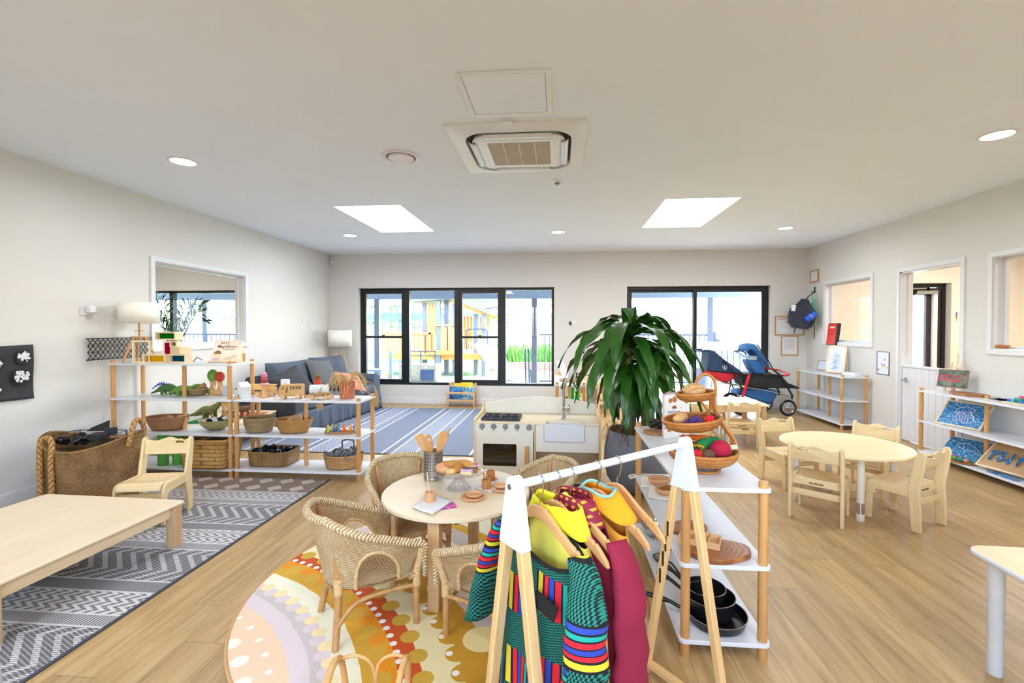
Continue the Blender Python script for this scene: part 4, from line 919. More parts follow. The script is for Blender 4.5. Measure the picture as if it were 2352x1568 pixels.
block('tall narrow plain wooden block with an open side by the lamp leg', (-3.865, 4.0, A0), .13, .10, .21, None, rad(38))
block('upright wooden block with a magenta acrylic pane', (-3.68, 4.13, A0), .13, .09, .20, (206,16,96), rad(36))
block('wooden block with a green acrylic pane topmost of the stack', (-3.70, 4.12, A0+.211), .23, .085, .078, (14,146,40), rad(-6))
m = MB(); m.b2((-.075,-.05,0),(.075,.05,.066)); tagd(m, 'wooden_box', MAPLE('x'), 'small closed finger-jointed wooden box on top of the teal block', 'box', None, (-3.55,4.08,A0+.083), rad(-20), bevel=.002)
t = block('tiny wooden block with a mirror pane on the finger-jointed box', (-3.60, 4.08, A0+.15), .08, .05, .05, (150,140,140), rad(-8), .009)
# black lattice leaning on the wall
lt = thing('lattice_panel', 'black plastic honeycomb lattice panel hung on the wall behind the lamp', 'panel', (XL+.03, 4.07, 1.175))
m = MB()
for i in range(14):
    y = -.3+i*.046
    for j in range(3): 
        z = -.09+j*.06+(0 if i % 2 else 0)
        m.bar((0,y,z),(0,y+.023,z+.03), .006, .006); m.bar((0,y+.023,z+.03),(0,y+.0,z+.06), .006, .006); m.bar((0,y,z),(0,y+.046,z), .005, .005); m.bar((0,y+.046,z),(0,y+.023,z+.03), .005, .005); m.bar((0,y+.023,z+.03),(0,y+.046,z+.06), .005, .005)
m.build('lattice', M_BLKP, lt, smooth=False)
m = MB(); m.b2((-.006,-.31,.09),(.006,.35,.1)); m.b2((-.006,-.31,-.1),(.006,.35,-.09)); m.build('edge_rail', M_BLKP, lt, smooth=False)
# picture book on a stand
bk = thing('picture_book', 'pink picture book titled Jorn\'s Magnificent Imagination leaning on a wooden stand', 'book', (-3.135, 4.10, A0+.012), rad(-6)); bk.rotation_euler = (rad(-24),0,rad(2))
def cover_mat():
    t = NT('pink_book_cover'); p = t.sep(t.co('Object')); n = t.noise(t.co('Object'), 9, 3)
    t.set(t.mix(t.math('MULTIPLY', n, .8), t.ramp(t.math('MULTIPLY', p[2], 4.5), [(0,(238,196,164)),(.5,(243,222,206)),(1,(240,186,172))]), rgb(246,232,216)), .4); return t.mat
m = MB(); m.b2((-.135,-.006,0),(.135,.006,.215)); m.build('cover', cover_mat(), bk, bevel=.001, smooth=False)
m = MB(); put(m, text("Jørn's", .036, .0003), tr(-.03,-.0068,.187) @ rot(PI/2,0,0)); put(m, text('Magnificent', .041, .0003, bold=.0003), tr(.0,-.0068,.148) @ rot(PI/2,0,0)); m.build('title', flat('dark_brown_ink', (74,56,56), .6), bk, smooth=False)
m = MB(); put(m, text('Imagination', .026, .0003), tr(.025,-.0068,.12) @ rot(PI/2,0,0)); m.build('subtitle', flat('rust_ink', (188,104,70), .6), bk, smooth=False)
m = MB(); m.lathe([(0,0),(.03,0)], n=24); o = m.build('face', flat('drawn_face', (244,206,164), .6), bk); o.location = (-.078,-.0066,.062); o.rotation_euler = (PI/2,0,0)
m = MB(); m.prism([(.036*math.cos(rad(a)),.036*math.sin(rad(a))) for a in range(0,181,15)], 0, .0004); o = m.build('hair', flat('drawn_hair', (150,96,78), .6), bk); o.location = (-.078,-.0068,.072); o.rotation_euler = (PI/2,0,0)
m = MB(); m.prism([(-.04,0),(.04,0),(.03,.03),(-.03,.03)], 0, .0004); o = m.build('jumper', flat('drawn_jumper', (206,180,196), .6), bk); o.location = (-.078,-.0068,.003); o.rotation_euler = (PI/2,0,0)
m = MB(); 
for a in ((.0,.012,.05,.03),(.05,.03,.065,.012),(.01,.03,.1,.055),(.06,.02,.12,.06)): m.bar((a[0],-.0068,a[1]),(a[2],-.0068,a[3]), .0016)
m.build('scribble', M_BLKP, bk, smooth=False)
bs = thing('book_stand', 'wooden wedge stand holding the pink picture book', 'stand', (-3.135, 4.10, A0), rad(2))
m = MB(); m.b2((-.14,-.022,0),(.14,-.012,.018)); m.b2((-.14,-.022,0),(.14,.13,.008)); m.build('base', MAPLE('x'), bs, bevel=.001)
m = MB(); m.m = rot(0,0,0); m.add([(-.12,.03,.01),(.12,.03,.01),(.12,.13,.01),(-.12,.13,.01),(-.12,.098,.185),(.12,.098,.185),(.12,.105,.185),(-.12,.105,.185)], [(0,3,2,1),(4,5,6,7),(0,1,5,4),(1,2,6,5),(2,3,7,6),(3,0,4,7)]); m.build('prop', MAPLE('x'), bs, smooth=False)
m = MB(); m.bar((-.04,0,.003),(.005,0,.05), .012, .004); m.bar((.005,0,.05),(.045,.01,.02), .012, .004); tagd(m, 'metal_easel_foot', flat('grey_metal_strip', (96,98,102), .4), 'small bent grey metal strip left of the picture book', 'bracket', None, (-3.42,4.12,A0), rad(0), smooth=False)
m = MB(); m.lathe([(0,0),(.021,0),(.022,.002),(.022,.083),(.02,.085),(0,.085)], n=24); tagd(m, 'wooden_cylinder', POST(), 'upright wooden cylinder at the right end of the tall shelf top', 'block', None, (-3.03,4.22,A0))

# ---------------------------------------------------------------- baskets
def basket(name, label, cat, loc, rz, rx, ry, h, mat, flare=.8, rimr=.007, us=60, vs_=14, rim=None, group=None, rect=0, dip=0, wav=0, n=48):
    t = thing(name, label, cat, loc, rz, group)
    def prof(k, a):   # k scale
        if rect:
            c, s_ = math.cos(a), math.sin(a); e = 2/rect
            return (math.copysign(abs(c)**e, c)*rx*k, math.copysign(abs(s_)**e, s_)*ry*k)
        return (rx*k*math.cos(a), ry*k*math.sin(a))
    H_ = lambda a: h*(1+dip*(math.cos(2*a)-1)/2)
    def f(u, v):
        a = 2*PI*u; k = flare+(1-flare)*math.sin(v*PI/2) if not rect else flare+(1-flare)*v; x, y = prof(k, a); return (x, y, .004+H_(a)*v)
    m = MB(); m.grid(f, n, 10, cu=True, us=us, vs_=vs_)
    m.add([(*prof(flare, 2*PI*i/n), .006) for i in range(n)], [tuple(range(n))], [[(i/n*4,0) for i in range(n)]]); m.build('wall', mat, t, solid=.006, ang=60)
    m = MB(); m.tube([(*prof(1.0, 2*PI*i/n), .004+H_(2*PI*i/n)) for i in range(n)], rimr, 8, closed=True); m.build('rim', rim or mat, t)
    return t
M_WREC = weave('water_hyacinth_weave', (178,128,72), (212,168,108), (92,62,32), 1, 1, .6, 1.2, .5, .45)
basket('willow_basket', 'oval brown willow basket of coloured pieces on the tall shelf', 'basket', (-3.73,4.13,.398), rad(6), .185, .12, .118, M_RED_WILLOW, .74, us=52, vs_=16)
for i, (dx, dy, c, r_) in enumerate(((-.08,-.03,(44,58,140),.03),(-.03,-.04,(190,150,130),.035),(.02,.0,(180,146,120),.034),(.06,.02,(40,170,60),.03),(.09,-.01,(226,92,40),.036),(.13,.0,(214,188,168),.032),(-.11,.03,(214,160,140),.03),(.03,.05,(196,150,120),.034))):
    m = MB(); m.lathe([(0,-.008),(r_,-.008),(r_,.008),(0,.008)], n=20); o = tagd(m, 'felt_disc', felt('disc%d' % i, c), ['navy','pinkish','tan','green','orange','pale tan','dusty pink','light brown'][i]+' round disc lying in the brown willow basket', 'toy disc', 'discs in the brown willow basket', (-3.73+dx,4.13+dy,.49+.008*(i % 3))); o.rotation_euler = (rad(30-12*(i % 4)),rad(25*(i % 3)-20),0)
gb = thing('metal_bowl', 'boat-shaped hammered gold bowl of black and white stones on the tall shelf', 'bowl', (-3.25,4.14,.398), rad(8))
m = MB(); m.lathe([(0,0),(.05,.0),(.09,.02),(.125,.055),(.145,.1),(.142,.1),(.12,.058),(.085,.026),(0,.008)], n=40, sx=1.08, sy=.72); m.build('shell', flat('hammered_gold', (178,166,112), .32, metal=.7, var=.12, sc=60, bump=.4, bsc=120), gb)
for i in range(13):
    a = i*2.4; r_ = .095*math.sqrt((i+.5)/13); bl = i % 2; m = MB(); m.ball((0,0,0), .024, (1.1,.9,.75), 10)
    tagd(m, 'stone', flat('black_stone', (20,22,26), .25) if bl else flat('white_stone', (226,228,236), .4), ('black polished' if bl else 'white chalky')+' stone in the gold boat-shaped bowl', 'stone', ('black' if bl else 'white')+' stones in the gold bowl', (-3.25+r_*1.05*math.cos(a),4.14+.66*r_*math.sin(a),.484+.012*(i % 3)), a)
basket('coiled_basket', 'small dark coiled basket with a paper tube on the tall shelf', 'basket', (-3.50,4.22,.716), 0, .086, .075, .062, M_COIL, .78, us=34, vs_=7, rimr=.005)
m = MB(); m.tube([(0,0,0),(.08,0,.04)], .02, 16, cap=False); tagd(m, 'paper_tube', flat('kraft_tube', (176,134,92), .8), 'brown cardboard tube lying in the small coiled basket', 'tube', None, (-3.50,4.20,.778), rad(20), solid=.003)
basket('coiled_basket', 'large dark coiled basket on the middle tier of the three-tier shelf', 'basket', (-2.80,4.12,.398), 0, .135, .12, .128, M_COIL, .8, us=56, vs_=13, rimr=.006)
for i in range(9):
    m = MB(); m.box((0,0,0),(.05,.025,.02)); o = tagd(m, 'wooden_offcut', TOYW(), 'small wooden offcut inside the large coiled basket', 'block', 'offcuts in the large coiled basket', (-2.80+.07*math.cos(i*2.4),4.12+.06*math.sin(i*2.4),.475+.012*(i % 3)), i, bevel=.002)
basket('willow_basket', 'oval honey willow basket of wooden vehicles on the three-tier shelf', 'basket', (-2.46,4.12,.398), rad(4), .165, .115, .118, M_HONEY, .72, us=48, vs_=16)
# rectangular seagrass tray and oval basket on the bottom tier
basket('seagrass_basket', 'rectangular seagrass basket of black plastic pods on the bottom tier', 'basket', (-2.695,4.19,.081), rad(0), .19, .135, .13, M_GRASS, .96, us=70, vs_=16, rect=9)
M_POD = flat('glossy_black_pod', (16,18,24), .2); M_PODG = flat('grey_plastic_pod', (120,124,130), .35, var=.1)
def pod(label, group, loc, mat, r1=.026, r2=.02, h=.034):
    m = MB(); m.lathe([(0,0),(r2,0),(r1,h),(r1+.004,h),(r1+.004,h+.002),(r1-.002,h+.002),(r2-.002,.003),(0,.003)], n=18); o = tagd(m, 'coffee_pod', mat, label, 'pod', group, loc); o.rotation_euler = (rnd.uniform(-1.3,1.3), rnd.uniform(-1.3,1.3), rnd.uniform(0,6)); return o
p0 = None
for i in range(30):
    x, y = -2.695+.145*math.sin(i*2.13)*(.5+.5*((i*7) % 5)/4), 4.19+.09*math.cos(i*1.7); z = .175+.014*(i % 3)
    if p0 is None: p0 = pod('glossy black plastic pod heaped in the rectangular seagrass basket', 'black pods in the rectangular basket', (x,y,z), M_POD)
    else: q = p0.copy(); COL.objects.link(q); q.location = (x,y,z); q.rotation_euler = (rnd.uniform(-1.4,1.4), rnd.uniform(-1.4,1.4), i)
ob = basket('seagrass_basket', 'oval seagrass basket with an arched handle full of grey plastic pods', 'basket', (-1.985,4.13,.081), rad(6), .175, .125, .115, M_WREC, .88, us=44, vs_=9, rimr=.009)
m = MB(); m.tube(smoothpath([(-.05,.115,.10),(-.055,.115,.20),(-.035,.115,.222),(.035,.115,.222),(.055,.115,.2),(.05,.115,.10)], 5), .007, 8); m.build('handle', flat('brown_rope', (112,82,58), .8, bump=.4), ob)
p0 = None
for i in range(26):
    x, y = -1.985+.13*math.sin(i*2.3)*(.45+.55*((i*5) % 4)/3), 4.13+.08*math.cos(i*1.9); z = .17+.02*(i % 3)
    if p0 is None: p0 = pod('grey translucent plastic pod heaped in the oval seagrass basket', 'grey pods in the oval basket', (x,y,z), M_PODG, .032, .025, .04)
    else: q = p0.copy(); COL.objects.link(q); q.location = (x,y,z); q.rotation_euler = (rnd.uniform(-1.4,1.4), rnd.uniform(-1.4,1.4), i)
# bottom tier of the tall shelf
sg = basket('woven_strap_basket', 'rectangular basket of thick woven straps on the bottom tier of the tall shelf', 'basket', (-3.23,4.06,.081), rad(2), .225, .15, .26, weave('thick_strap_weave', (176,126,66), (214,166,98), (90,60,28), 1, 1, .55, 1.4, .5, .5), .86, us=22, vs_=7, rect=9, rimr=.011)
for i in range(6):
    m = MB(); m.box((0,0,0),(.24+.03*(i % 3),.035,.012)); o = tagd(m, 'timber_offcut', wood('dark_slat', (122,78,48), (160,108,70), 'x', .6), 'brown wooden slat poking out of the thick woven basket', 'wooden slat', 'slats in the thick woven basket', (-3.25+.02*i,4.0+.035*i,.335+.01*(i % 3)), rad(20-8*i), bevel=.002); o.rotation_euler = (rad(10*i-20), rad(-22+7*(i % 4)), rad(20-8*i))
for i, (x, y) in enumerate(((-3.70,4.04),(-3.595,4.09),(-3.49,4.19))):
    m = MB(); m.lathe([(.042,0),(.044,0),(.044,.30),(.042,.30)], n=28); tagd(m, 'green_tube', flat('green_card_tube', (94,178,72), .6, var=.05), 'upright green cardboard tube on the bottom tier, '+['leftmost','middle','rightmost, half hidden by the basket'][i], 'tube', 'green cardboard tubes behind the chair', (x,y,.081))

# ---------------------------------------------------------------- felt dinosaurs and trees (tall shelf)
def skin_body(chain, mat, name, parent, n=14):
    m = MB(); P = smoothpath([c[:3] for c in chain], 4); R_ = []
    rr_ = [c[3] for c in chain]
    for i in range(len(P)):
        t_ = i/4; j = min(int(t_), len(rr_)-2); R_.append(rr_[j]+(rr_[j+1]-rr_[j])*(t_-j))
    m.tube(P, R_, n); return m
M_GRN = felt('moss_green', (74,108,62)); M_LIM = felt('lime_green', (112,148,64))
st = thing('stegosaurus_toy', 'felt stegosaurus with blue back plates on the tall shelf', 'toy dinosaur', (-3.83,4.22,.716), rad(3))
m = skin_body([(-.15,0,.01,.004),(-.09,0,.035,.014),(-.03,0,.06,.034),(.03,0,.068,.042),(.08,0,.055,.034),(.12,0,.035,.018),(.145,0,.02,.010)], M_GRN, 'body', st)
for x, y in ((-.02,-.02),(-.02,.02),(.07,-.02),(.07,.02)): m.tube([(x,y,.05),(x,y*1.2,0.0)], [.016,.011], 10)
m.build('body', M_GRN, st)
m = MB()
for i in range(11):
    x = -.125+.0215*i; z = .03+.065*math.sin(PI*min(1,(i+1.5)/11)); h_ = .014+.022*math.sin(PI*(i+.5)/11); m.add([(x-.011,-.004,z),(x+.011,-.004,z),(x+.002,-.002,z+h_),(x-.011,.004,z),(x+.011,.004,z),(x+.002,.002,z+h_)], [(0,1,2),(5,4,3),(0,2,5,3),(1,4,5,2),(0,3,4,1)])
m.build('back_plates', felt('royal_blue', (30,72,160)), st)
ln = thing('longneck_dinosaur_toy', 'lime felt long-necked dinosaur beside the blue-plated one', 'toy dinosaur', (-3.62,4.17,.716), rad(6))
m = skin_body([(-.16,0,.012,.004),(-.1,0,.03,.012),(-.04,0,.06,.026),(.01,0,.066,.036),(.05,0,.064,.034),(.09,0,.075,.018),(.125,0,.095,.013),(.15,0,.10,.014),(.165,0,.097,.011)], M_LIM, 'body', ln)
for x, y in ((-.02,-.02),(-.02,.02),(.05,-.02),(.05,.02)): m.tube([(x,y,.05),(x,y*1.2,0)], [.018,.014], 10)
m.build('body', M_LIM, ln)
def carved_tree(label, loc, rz, crown_c, crown_s, r=.022, h=.15, nm='felt_tree'):
    t = thing(nm, label, 'toy tree', loc, rz, 'toy trees with felt crowns')
    m = MB(); m.lathe([(0,0),(.045,0),(.048,.004),(.04,.012),(0,.012)], n=14, sx=1.1); m.build('base', TOYW('x'), t)
    m = MB(); N = 20
    m.grid(lambda u, v: ((r*(1.25-.5*math.sin(PI*v)*.6)+.006*math.sin(3*2*PI*u+v*9))*math.cos(2*PI*u), (r*(1.25-.3*math.sin(PI*v))+.006*math.sin(3*2*PI*u+v*9))*math.sin(2*PI*u), .01+h*v), N, 16, cu=True); m.build('trunk', TOYW('z'), t)
    m = MB(); m.ball((0,0,h+.045), 1, crown_s, 18); m.build('crown', crown_c, t); return t
carved_tree('toy tree with a lime green felt crown and twisted trunk on the tall shelf', (-3.37,4.26,.716), 0, M_LIM, (.05,.045,.062), h=.14)
carved_tree('toy tree with a brick red felt crown beside the green-crowned one', (-3.29,4.25,.716), 0, felt('brick_red', (186,66,46)), (.043,.04,.052), .018, .13)
m = MB(); m.ball((0,0,.03), 1, (.055,.04,.032), 14); tagd(m, 'felt_bush', M_LIM, 'low lime felt bush behind the coiled basket', 'toy bush', None, (-3.41,4.29,.716))
m = MB(); m.b2((-.03,-.03,0),(.03,.03,.09)); tagd(m, 'grey_block', flat('pale_grey_block', (186,188,196), .6), 'small pale grey block at the right end of the tall shelf', 'block', None, (-3.20,4.23,.716), rad(10), bevel=.002)

# ---------------------------------------------------------------- three-tier shelf top
Z7 = .716
hs = thing('wooden_house', 'little whitewashed wooden house with a pitched roof', 'toy house', (-2.93,4.08,Z7), rad(-16))
MW = wood('whitewashed_wood', (206,210,212), (232,234,236), 'z', .6)
m = MB(); m.m = Matrix(((0,0,1,0),(1,0,0,0),(0,1,0,0),(0,0,0,1))) @ Matrix(); m.m = rot(PI/2,0,0); m.prism([(-.043,0),(.043,0),(.043,.105),(0,.15),(-.043,.105)], -.05, .05); m.build('walls', MW, hs, bevel=.002)
m = MB(); m.b2((-.006,-.0512,0),(.01,-.0502,.035)); m.b2((-.034,-.0512,.082),(-.018,-.0502,.098)); m.build('door_and_window', flat('dark_recess', (96,84,80), .8), hs, smooth=False)
M_WHEEL = wood('light_toy_wheel', (206,162,112), (226,188,142), 'x', .5)
def wheel(mb, x, y, z, r, w): mb.m = tr(x,y,z) @ rot(PI/2,0,0); mb.lathe([(0,-w/2),(r-.002,-w/2),(r,-w/2+.002),(r,w/2-.002),(r-.002,w/2),(0,w/2)], n=24); mb.m = Matrix()
def vehicle_wheels(t, spots, r, w):
    for x, y in spots: m = MB(); wheel(m, x, y, r, r, w); m.lathe([(0,0),(.004,0),(.004,.001),(0,.001)], (0,0,0), 8); m.build('wheel', M_WHEEL, t)
tk = thing('wooden_truck', 'long orange-toned wooden truck behind the whitewashed house', 'toy truck', (-2.86,4.22,Z7), rad(2))
m = MB(); m.b2((-.155,-.03,.026),(.155,.03,.036)); m.b2((-.15,-.032,.06),(.145,.032,.105)); m.b2((-.15,-.034,.105),(.16,.034,.112)); m.build('body', wood('orange_pine', (216,158,84), (236,186,112), 'x', .5), tk, bevel=.003)
m = MB(); m.b2((.10,-.03,.036),(.155,.03,.085)); m.build('cab', TOYW('z'), tk, bevel=.006); vehicle_wheels(tk, [(x,y) for x in (-.125,.0,.055,.125) for y in (-.034,.034)], .024, .012)
ct = thing('ring_tree', 'cone-trunk toy tree of stacked pink felt rings', 'toy tree', (-2.735,4.10,Z7))
m = MB(); m.lathe([(0,0),(.032,0),(.017,.115),(0,.115)], n=28); m.build('trunk', TOYW('z'), ct)
for i, (z, r_, c) in enumerate(((.128,.044,(212,170,158)),(.155,.034,(156,60,58)),(.178,.030,(190,92,88)),(.202,.028,(214,120,150)),(.222,.024,(222,140,164)))): m = MB(); m.ball((0,0,z), 1, (r_,r_,.0165), 18); m.build('felt_ring', felt('ring%d' % i, c), ct)
rt = thing('ring_tree', 'toy tree of stacked red rings with an olive top behind the tanker', 'toy tree', (-2.31,4.27,Z7))
m = MB(); m.lathe([(0,0),(.03,0),(.016,.085),(0,.085)], n=24); m.build('trunk', TOYW('z'), rt)
for i, (z, r_, c) in enumerate(((.098,.046,(176,24,44)),(.124,.034,(204,70,36)),(.146,.029,(186,78,60)),(.168,.026,(150,72,44)),(.190,.025,(120,92,56)))): m = MB(); m.ball((0,0,z), 1, (r_,r_,.018), 18); m.build('felt_ring', felt('ringb%d' % i, c), rt)
m = MB(); m.b2((-.036,-.02,0),(.036,.02,.155)); tagd(m, 'white_block', MW, 'upright whitewashed wooden block behind the toy bus', 'block', None, (-2.635,4.27,Z7), rad(-6), bevel=.002)
bu = thing('wooden_bus', 'wooden toy bus with a row of window openings', 'toy bus', (-2.47,4.09,Z7), rad(14))
vs, fs = shape([(-.105,.022),(.112,.022),(.112,.125),(.105,.132),(-.06,.132),(-.085,.12),(-.10,.07)], [rrect(.022,.03,.004,2,x,.1) for x in (-.058,.008,.035,.062,.089)]+[rrect(.018,.06,.004,2,-.026,.085)], .012, .001)
for y in (-.029,.029): m = MB(); m.add([(x,y+z,yy) for x,yy,z in vs], [f[::-1] for f in fs]); m.build('side', TOYW('x'), bu)
m = MB(); m.b2((-.104,-.024,.022),(.11,.024,.05)); m.b2((-.058,-.024,.123),(.108,.024,.131)); m.b2((-.106,-.024,.05),(-.094,.024,.075)); m.b2((.1,-.024,.05),(.11,.024,.125)); m.build('chassis', TOYW('x'), bu, bevel=.002)
vehicle_wheels(bu, [(x,y) for x in (-.06,.07) for y in (-.042,.042)], .023, .013)
tn = thing('wooden_tanker', 'wooden toy tanker with a whitewashed barrel', 'toy truck', (-2.185,4.08,Z7), rad(18))
m = MB(); m.b2((-.09,-.028,.024),(.1,.028,.036)); m.b2((-.1,-.028,.024),(-.075,.028,.045)); m.b2((-.05,-.03,.045),(.09,.03,.062)); m.build('chassis', TOYW('x'), tn, bevel=.003)
m = MB(); m.tube([(-.085,0,.092),(.075,0,.092)], .040, 28); m.build('barrel', MW, tn, bevel=.003)
m = MB(); m.tube([(-.088,0,.092),(-.0845,0,.092)], .031, 24); m.build('barrel_hole', flat('brown_recess', (130,96,66), .8), tn)
vehicle_wheels(tn, [(x,y) for x in (-.06,.055,.095) for y in (-.036,.036)], .021, .012)
# terracotta pot with dry plant
pt = thing('potted_dry_plant', 'dried straw-coloured plant trailing from a terracotta pot at the end of the shelf', 'plant', (-1.965,4.165,Z7))
m = MB(); m.lathe([(0,0),(.062,0),(.066,.004),(.071,.148),(.072,.152),(.068,.152),(.062,.14),(0,.136)], n=40); m.build('pot', flat('terracotta', (188,104,74), .7, var=.06, sc=12), pt)
m = MB()
for i in range(46):
    a = rnd.uniform(0, 2*PI); L_ = rnd.uniform(.07,.20); r_ = rnd.uniform(0,.05); up_ = rnd.uniform(.02,.10); b = (r_*math.cos(a), r_*math.sin(a), .14)
    dr = rnd.uniform(.2,1.3); P = [b, (b[0]+L_*.4*math.cos(a), b[1]+L_*.35*math.sin(a), .15+up_), (b[0]+L_*.85*math.cos(a), b[1]+L_*.6*math.sin(a), .15+up_-.04*dr), (b[0]+L_*math.cos(a), b[1]+L_*.7*math.sin(a), .15+up_-.13*dr)]
    P = smoothpath(P, 3); m.tube(P, [.0016]*len(P), 4, flat=1)
    for k in range(3, len(P), 2):
        q = P[k]; s_ = rnd.uniform(.02,.045); aa = a+rnd.uniform(-1,1); m.tube([q, q+Vector((s_*.5*math.cos(aa),s_*.5*math.sin(aa),-s_*.3)), q+Vector((s_*.8*math.cos(aa),s_*.8*math.sin(aa),-s_))], [.001,.0035,.0005], 4)
for (bx, by) in ((-.185,-.16),(.235,.10)):
    for i in range(9):
        x = bx+rnd.uniform(-.025,.025); y = by+rnd.uniform(-.01,.01); z0_ = rnd.uniform(-.02,.04); P = [(bx*.5,by*.5,.155),(bx*.9,by*.95,.12),(x,y,z0_),(x+rnd.uniform(-.02,.02),y,z0_-rnd.uniform(.06,.11))]; m.tube(smoothpath(P, 3), .0014, 4); q = Vector(P[2])
        for k in range(3): m.tube([q-Vector((0,0,.02*k)), q+Vector((rnd.uniform(-.015,.015),0,-.03-.02*k)), q+Vector((rnd.uniform(-.02,.02),0,-.06-.02*k))], [.001,.0035,.0005], 4)
m.build('dry_leaves', flat('dry_straw_leaf', (196,164,110), .8, var=.2, sc=30), pt)
# peg dolls on a bark slice
br = thing('bark_slice', 'bark-edged wooden slice under the peg dolls', 'board', (-2.005,4.12,.398), rad(8))
m = MB(); o_ = [(.15*math.cos(a)*(1+.06*math.sin(3*a)), .062*math.sin(a)*(1+.12*math.sin(5*a+1))) for a in [2*PI*i/40 for i in range(40)]]; m.prism(o_, 0, .018); m.build('slab', wood('bark_slice_wood', (150,98,58), (186,134,88), 'x', .7), br, bevel=.003)
dolls = [(-.125,.0,(210,40,50)),(-.105,-.03,(150,200,50)),(-.085,.02,(236,180,40)),(-.055,-.02,(40,90,180)),(-.04,.03,(20,140,70)),(-.01,-.03,(96,128,150)),(.02,.03,(236,190,40)),(.035,-.02,(230,96,30)),(.085,.0,(240,160,40)),(.12,.02,(170,20,80)),(.135,-.005,(160,190,200)),(-.13,.02,(150,160,170))]
nm_ = ['red','lime','yellow','royal blue','green','slate grey','golden','orange','amber','crimson','pale blue','grey']
for i, (dx, dy, c) in enumerate(dolls):
    a = rad(8); x = -2.005+dx*math.cos(a)-dy*math.sin(a); y = 4.12+dx*math.sin(a)+dy*math.cos(a)
    t = thing('peg_doll', nm_[i]+' wooden peg doll standing on the bark slice', 'peg doll', (x,y,.4165), 0, 'peg dolls on the bark slice')
    mt = paint('doll_'+nm_[i].replace(' ','_'), c); m = MB(); m.lathe([(0,0),(.0145,0),(.0155,.01),(.012,.03),(.008,.042),(0,.044)], n=16); m.build('body', mt, t)
    m = MB(); m.ball((0,0,.048), .0095, n=12); m.build('head', flat('doll_skin', (226,184,142), .5), t)
    m = MB(); m.lathe([(0,.052),(.0115,.052),(.0115,.054),(.008,.055),(.007,.066),(0,.067)], n=14); m.build('hat', mt, t)
# vehicles in the willow basket
vb = thing('wooden_bus', 'small brown wooden bus tipped in the honey willow basket', 'toy bus', (-2.44,4.12,.49), rad(20)); vb.rotation_euler = (rad(10),rad(-14),rad(25))
vs, fs = shape(rrect(.12,.062,.012,4,0,.035), [circle(.008,12,x,.045) for x in (-.012,.014,.04)], .05, .003); m = MB(); m.add([(x,z,y) for x,y,z in vs], [f[::-1] for f in fs]); m.build('body', TOYW('x'), vb)
for i in range(9):
    m = MB(); m.box((0,0,0),(.055,.03,.022)); o = tagd(m, 'wooden_block', TOYW('x'), 'wooden block lying under the bus in the honey willow basket', 'block', 'blocks in the honey willow basket', (-2.46+.1*math.cos(i*2.2),4.12+.055*math.sin(i*2.2),.478+.01*(i % 2)), i*.9, bevel=.003)

# ---------------------------------------------------------------- big floor basket by the left wall
bb = thing('storage_basket', 'tall brown seagrass basket with braided handles on the left wall side', 'basket', (-3.68,3.37,0.008), rad(8))
def bbf(u, v):
    a = 2*PI*u; rx = .285+.05*v*1+.03*(1-v)**3*0; ry = .21+.03*v; h_ = .43+.10*abs(math.cos(a))**2.2; k = 1.13-.13*v; w = .006*math.sin(a*7)
    return ((rx*(.95+.05*k)+w)*math.cos(a)*1.0, (ry*k+w)*math.sin(a), h_*v)
m = MB(); m.grid(bbf, 96, 18, cu=True, us=64, vs_=46); m.add([bbf(i/48, 0) for i in range(48)], [tuple(range(48))]); m.build('wall', M_GRASS, bb, solid=.012, ang=60)
m = MB(); m.tube([Vector(bbf(i/96, 1)) for i in range(96)], .011, 8, closed=True); m.build('rim', M_GRASS, bb)
M_ROPE = braid('braided_seagrass_rope', (170,120,62), (208,160,96), (92,60,28), 24, 1.5)
m = MB(); m.tube(smoothpath([(.325,-.08,.44),(.345,-.07,.55),(.34,-.03,.62),(.33,.03,.62),(.335,.07,.55),(.32,.08,.44)], 6), .018, 10); m.build('handle', M_ROPE, bb)
m = MB(); m.tube(smoothpath([(-.185,-.235,.02),(-.195,-.225,.2),(-.21,-.21,.42),(-.205,-.205,.51),(-.16,-.20,.535),(-.11,-.225,.49),(-.095,-.25,.35),(-.085,-.255,.15),(-.08,-.26,.02)], 6), .019, 10); m.build('handle', M_ROPE, bb)
wb = thing('wire_tray', 'black wire tray of black bottles and boxes inside the tall seagrass basket', 'tray', (-3.71,3.36,.44), rad(5))
m = MB()
for z in (0, .05, .09): m.tube([(x,y,z) for x, y in rrect(.42+.1*z,.25+.1*z,.03,4)], .0025, 6, closed=True)
for x, y in rrect(.42,.25,.03,9): m.bar((x,y,0),(x*1.02,y*1.03,.09), .0022)
for i in range(12): m.bar((-.2+i*.036,-.12,0),(-.2+i*.036,.12,0), .0022)
m.build('wire_frame', M_BLKP, wb, smooth=False)
for i, (x, y, r_, h_) in enumerate(((-.13,-.05,.03,.09),(-.14,.05,.032,.1),(-.05,-.07,.028,.07),(.02,-.06,.03,.06))):
    m = MB(); m.lathe([(0,0),(r_,0),(r_,h_*.7),(r_*.4,h_*.85),(r_*.4,h_),(0,h_)], n=18); o = tagd(m, 'black_bottle', M_POD, 'glossy black bottle in the black wire tray', 'bottle', 'black bottles in the wire tray', (-3.71+x,3.36+y,.48)); o.rotation_euler = (rad(70),0,i*1.1)
for i, (x, y, w_, d_, h_) in enumerate(((.02,.04,.12,.09,.03),(.12,-.03,.1,.1,.045),(.13,.06,.08,.06,.05))): m = MB(); m.box((0,0,0),(w_,d_,h_)); tagd(m, 'black_box', flat('matt_black_card', (30,30,34), .6), 'matt black box in the black wire tray', 'box', 'black boxes in the wire tray', (-3.71+x,3.36+y,.50+.02*i), i*.4, bevel=.003)
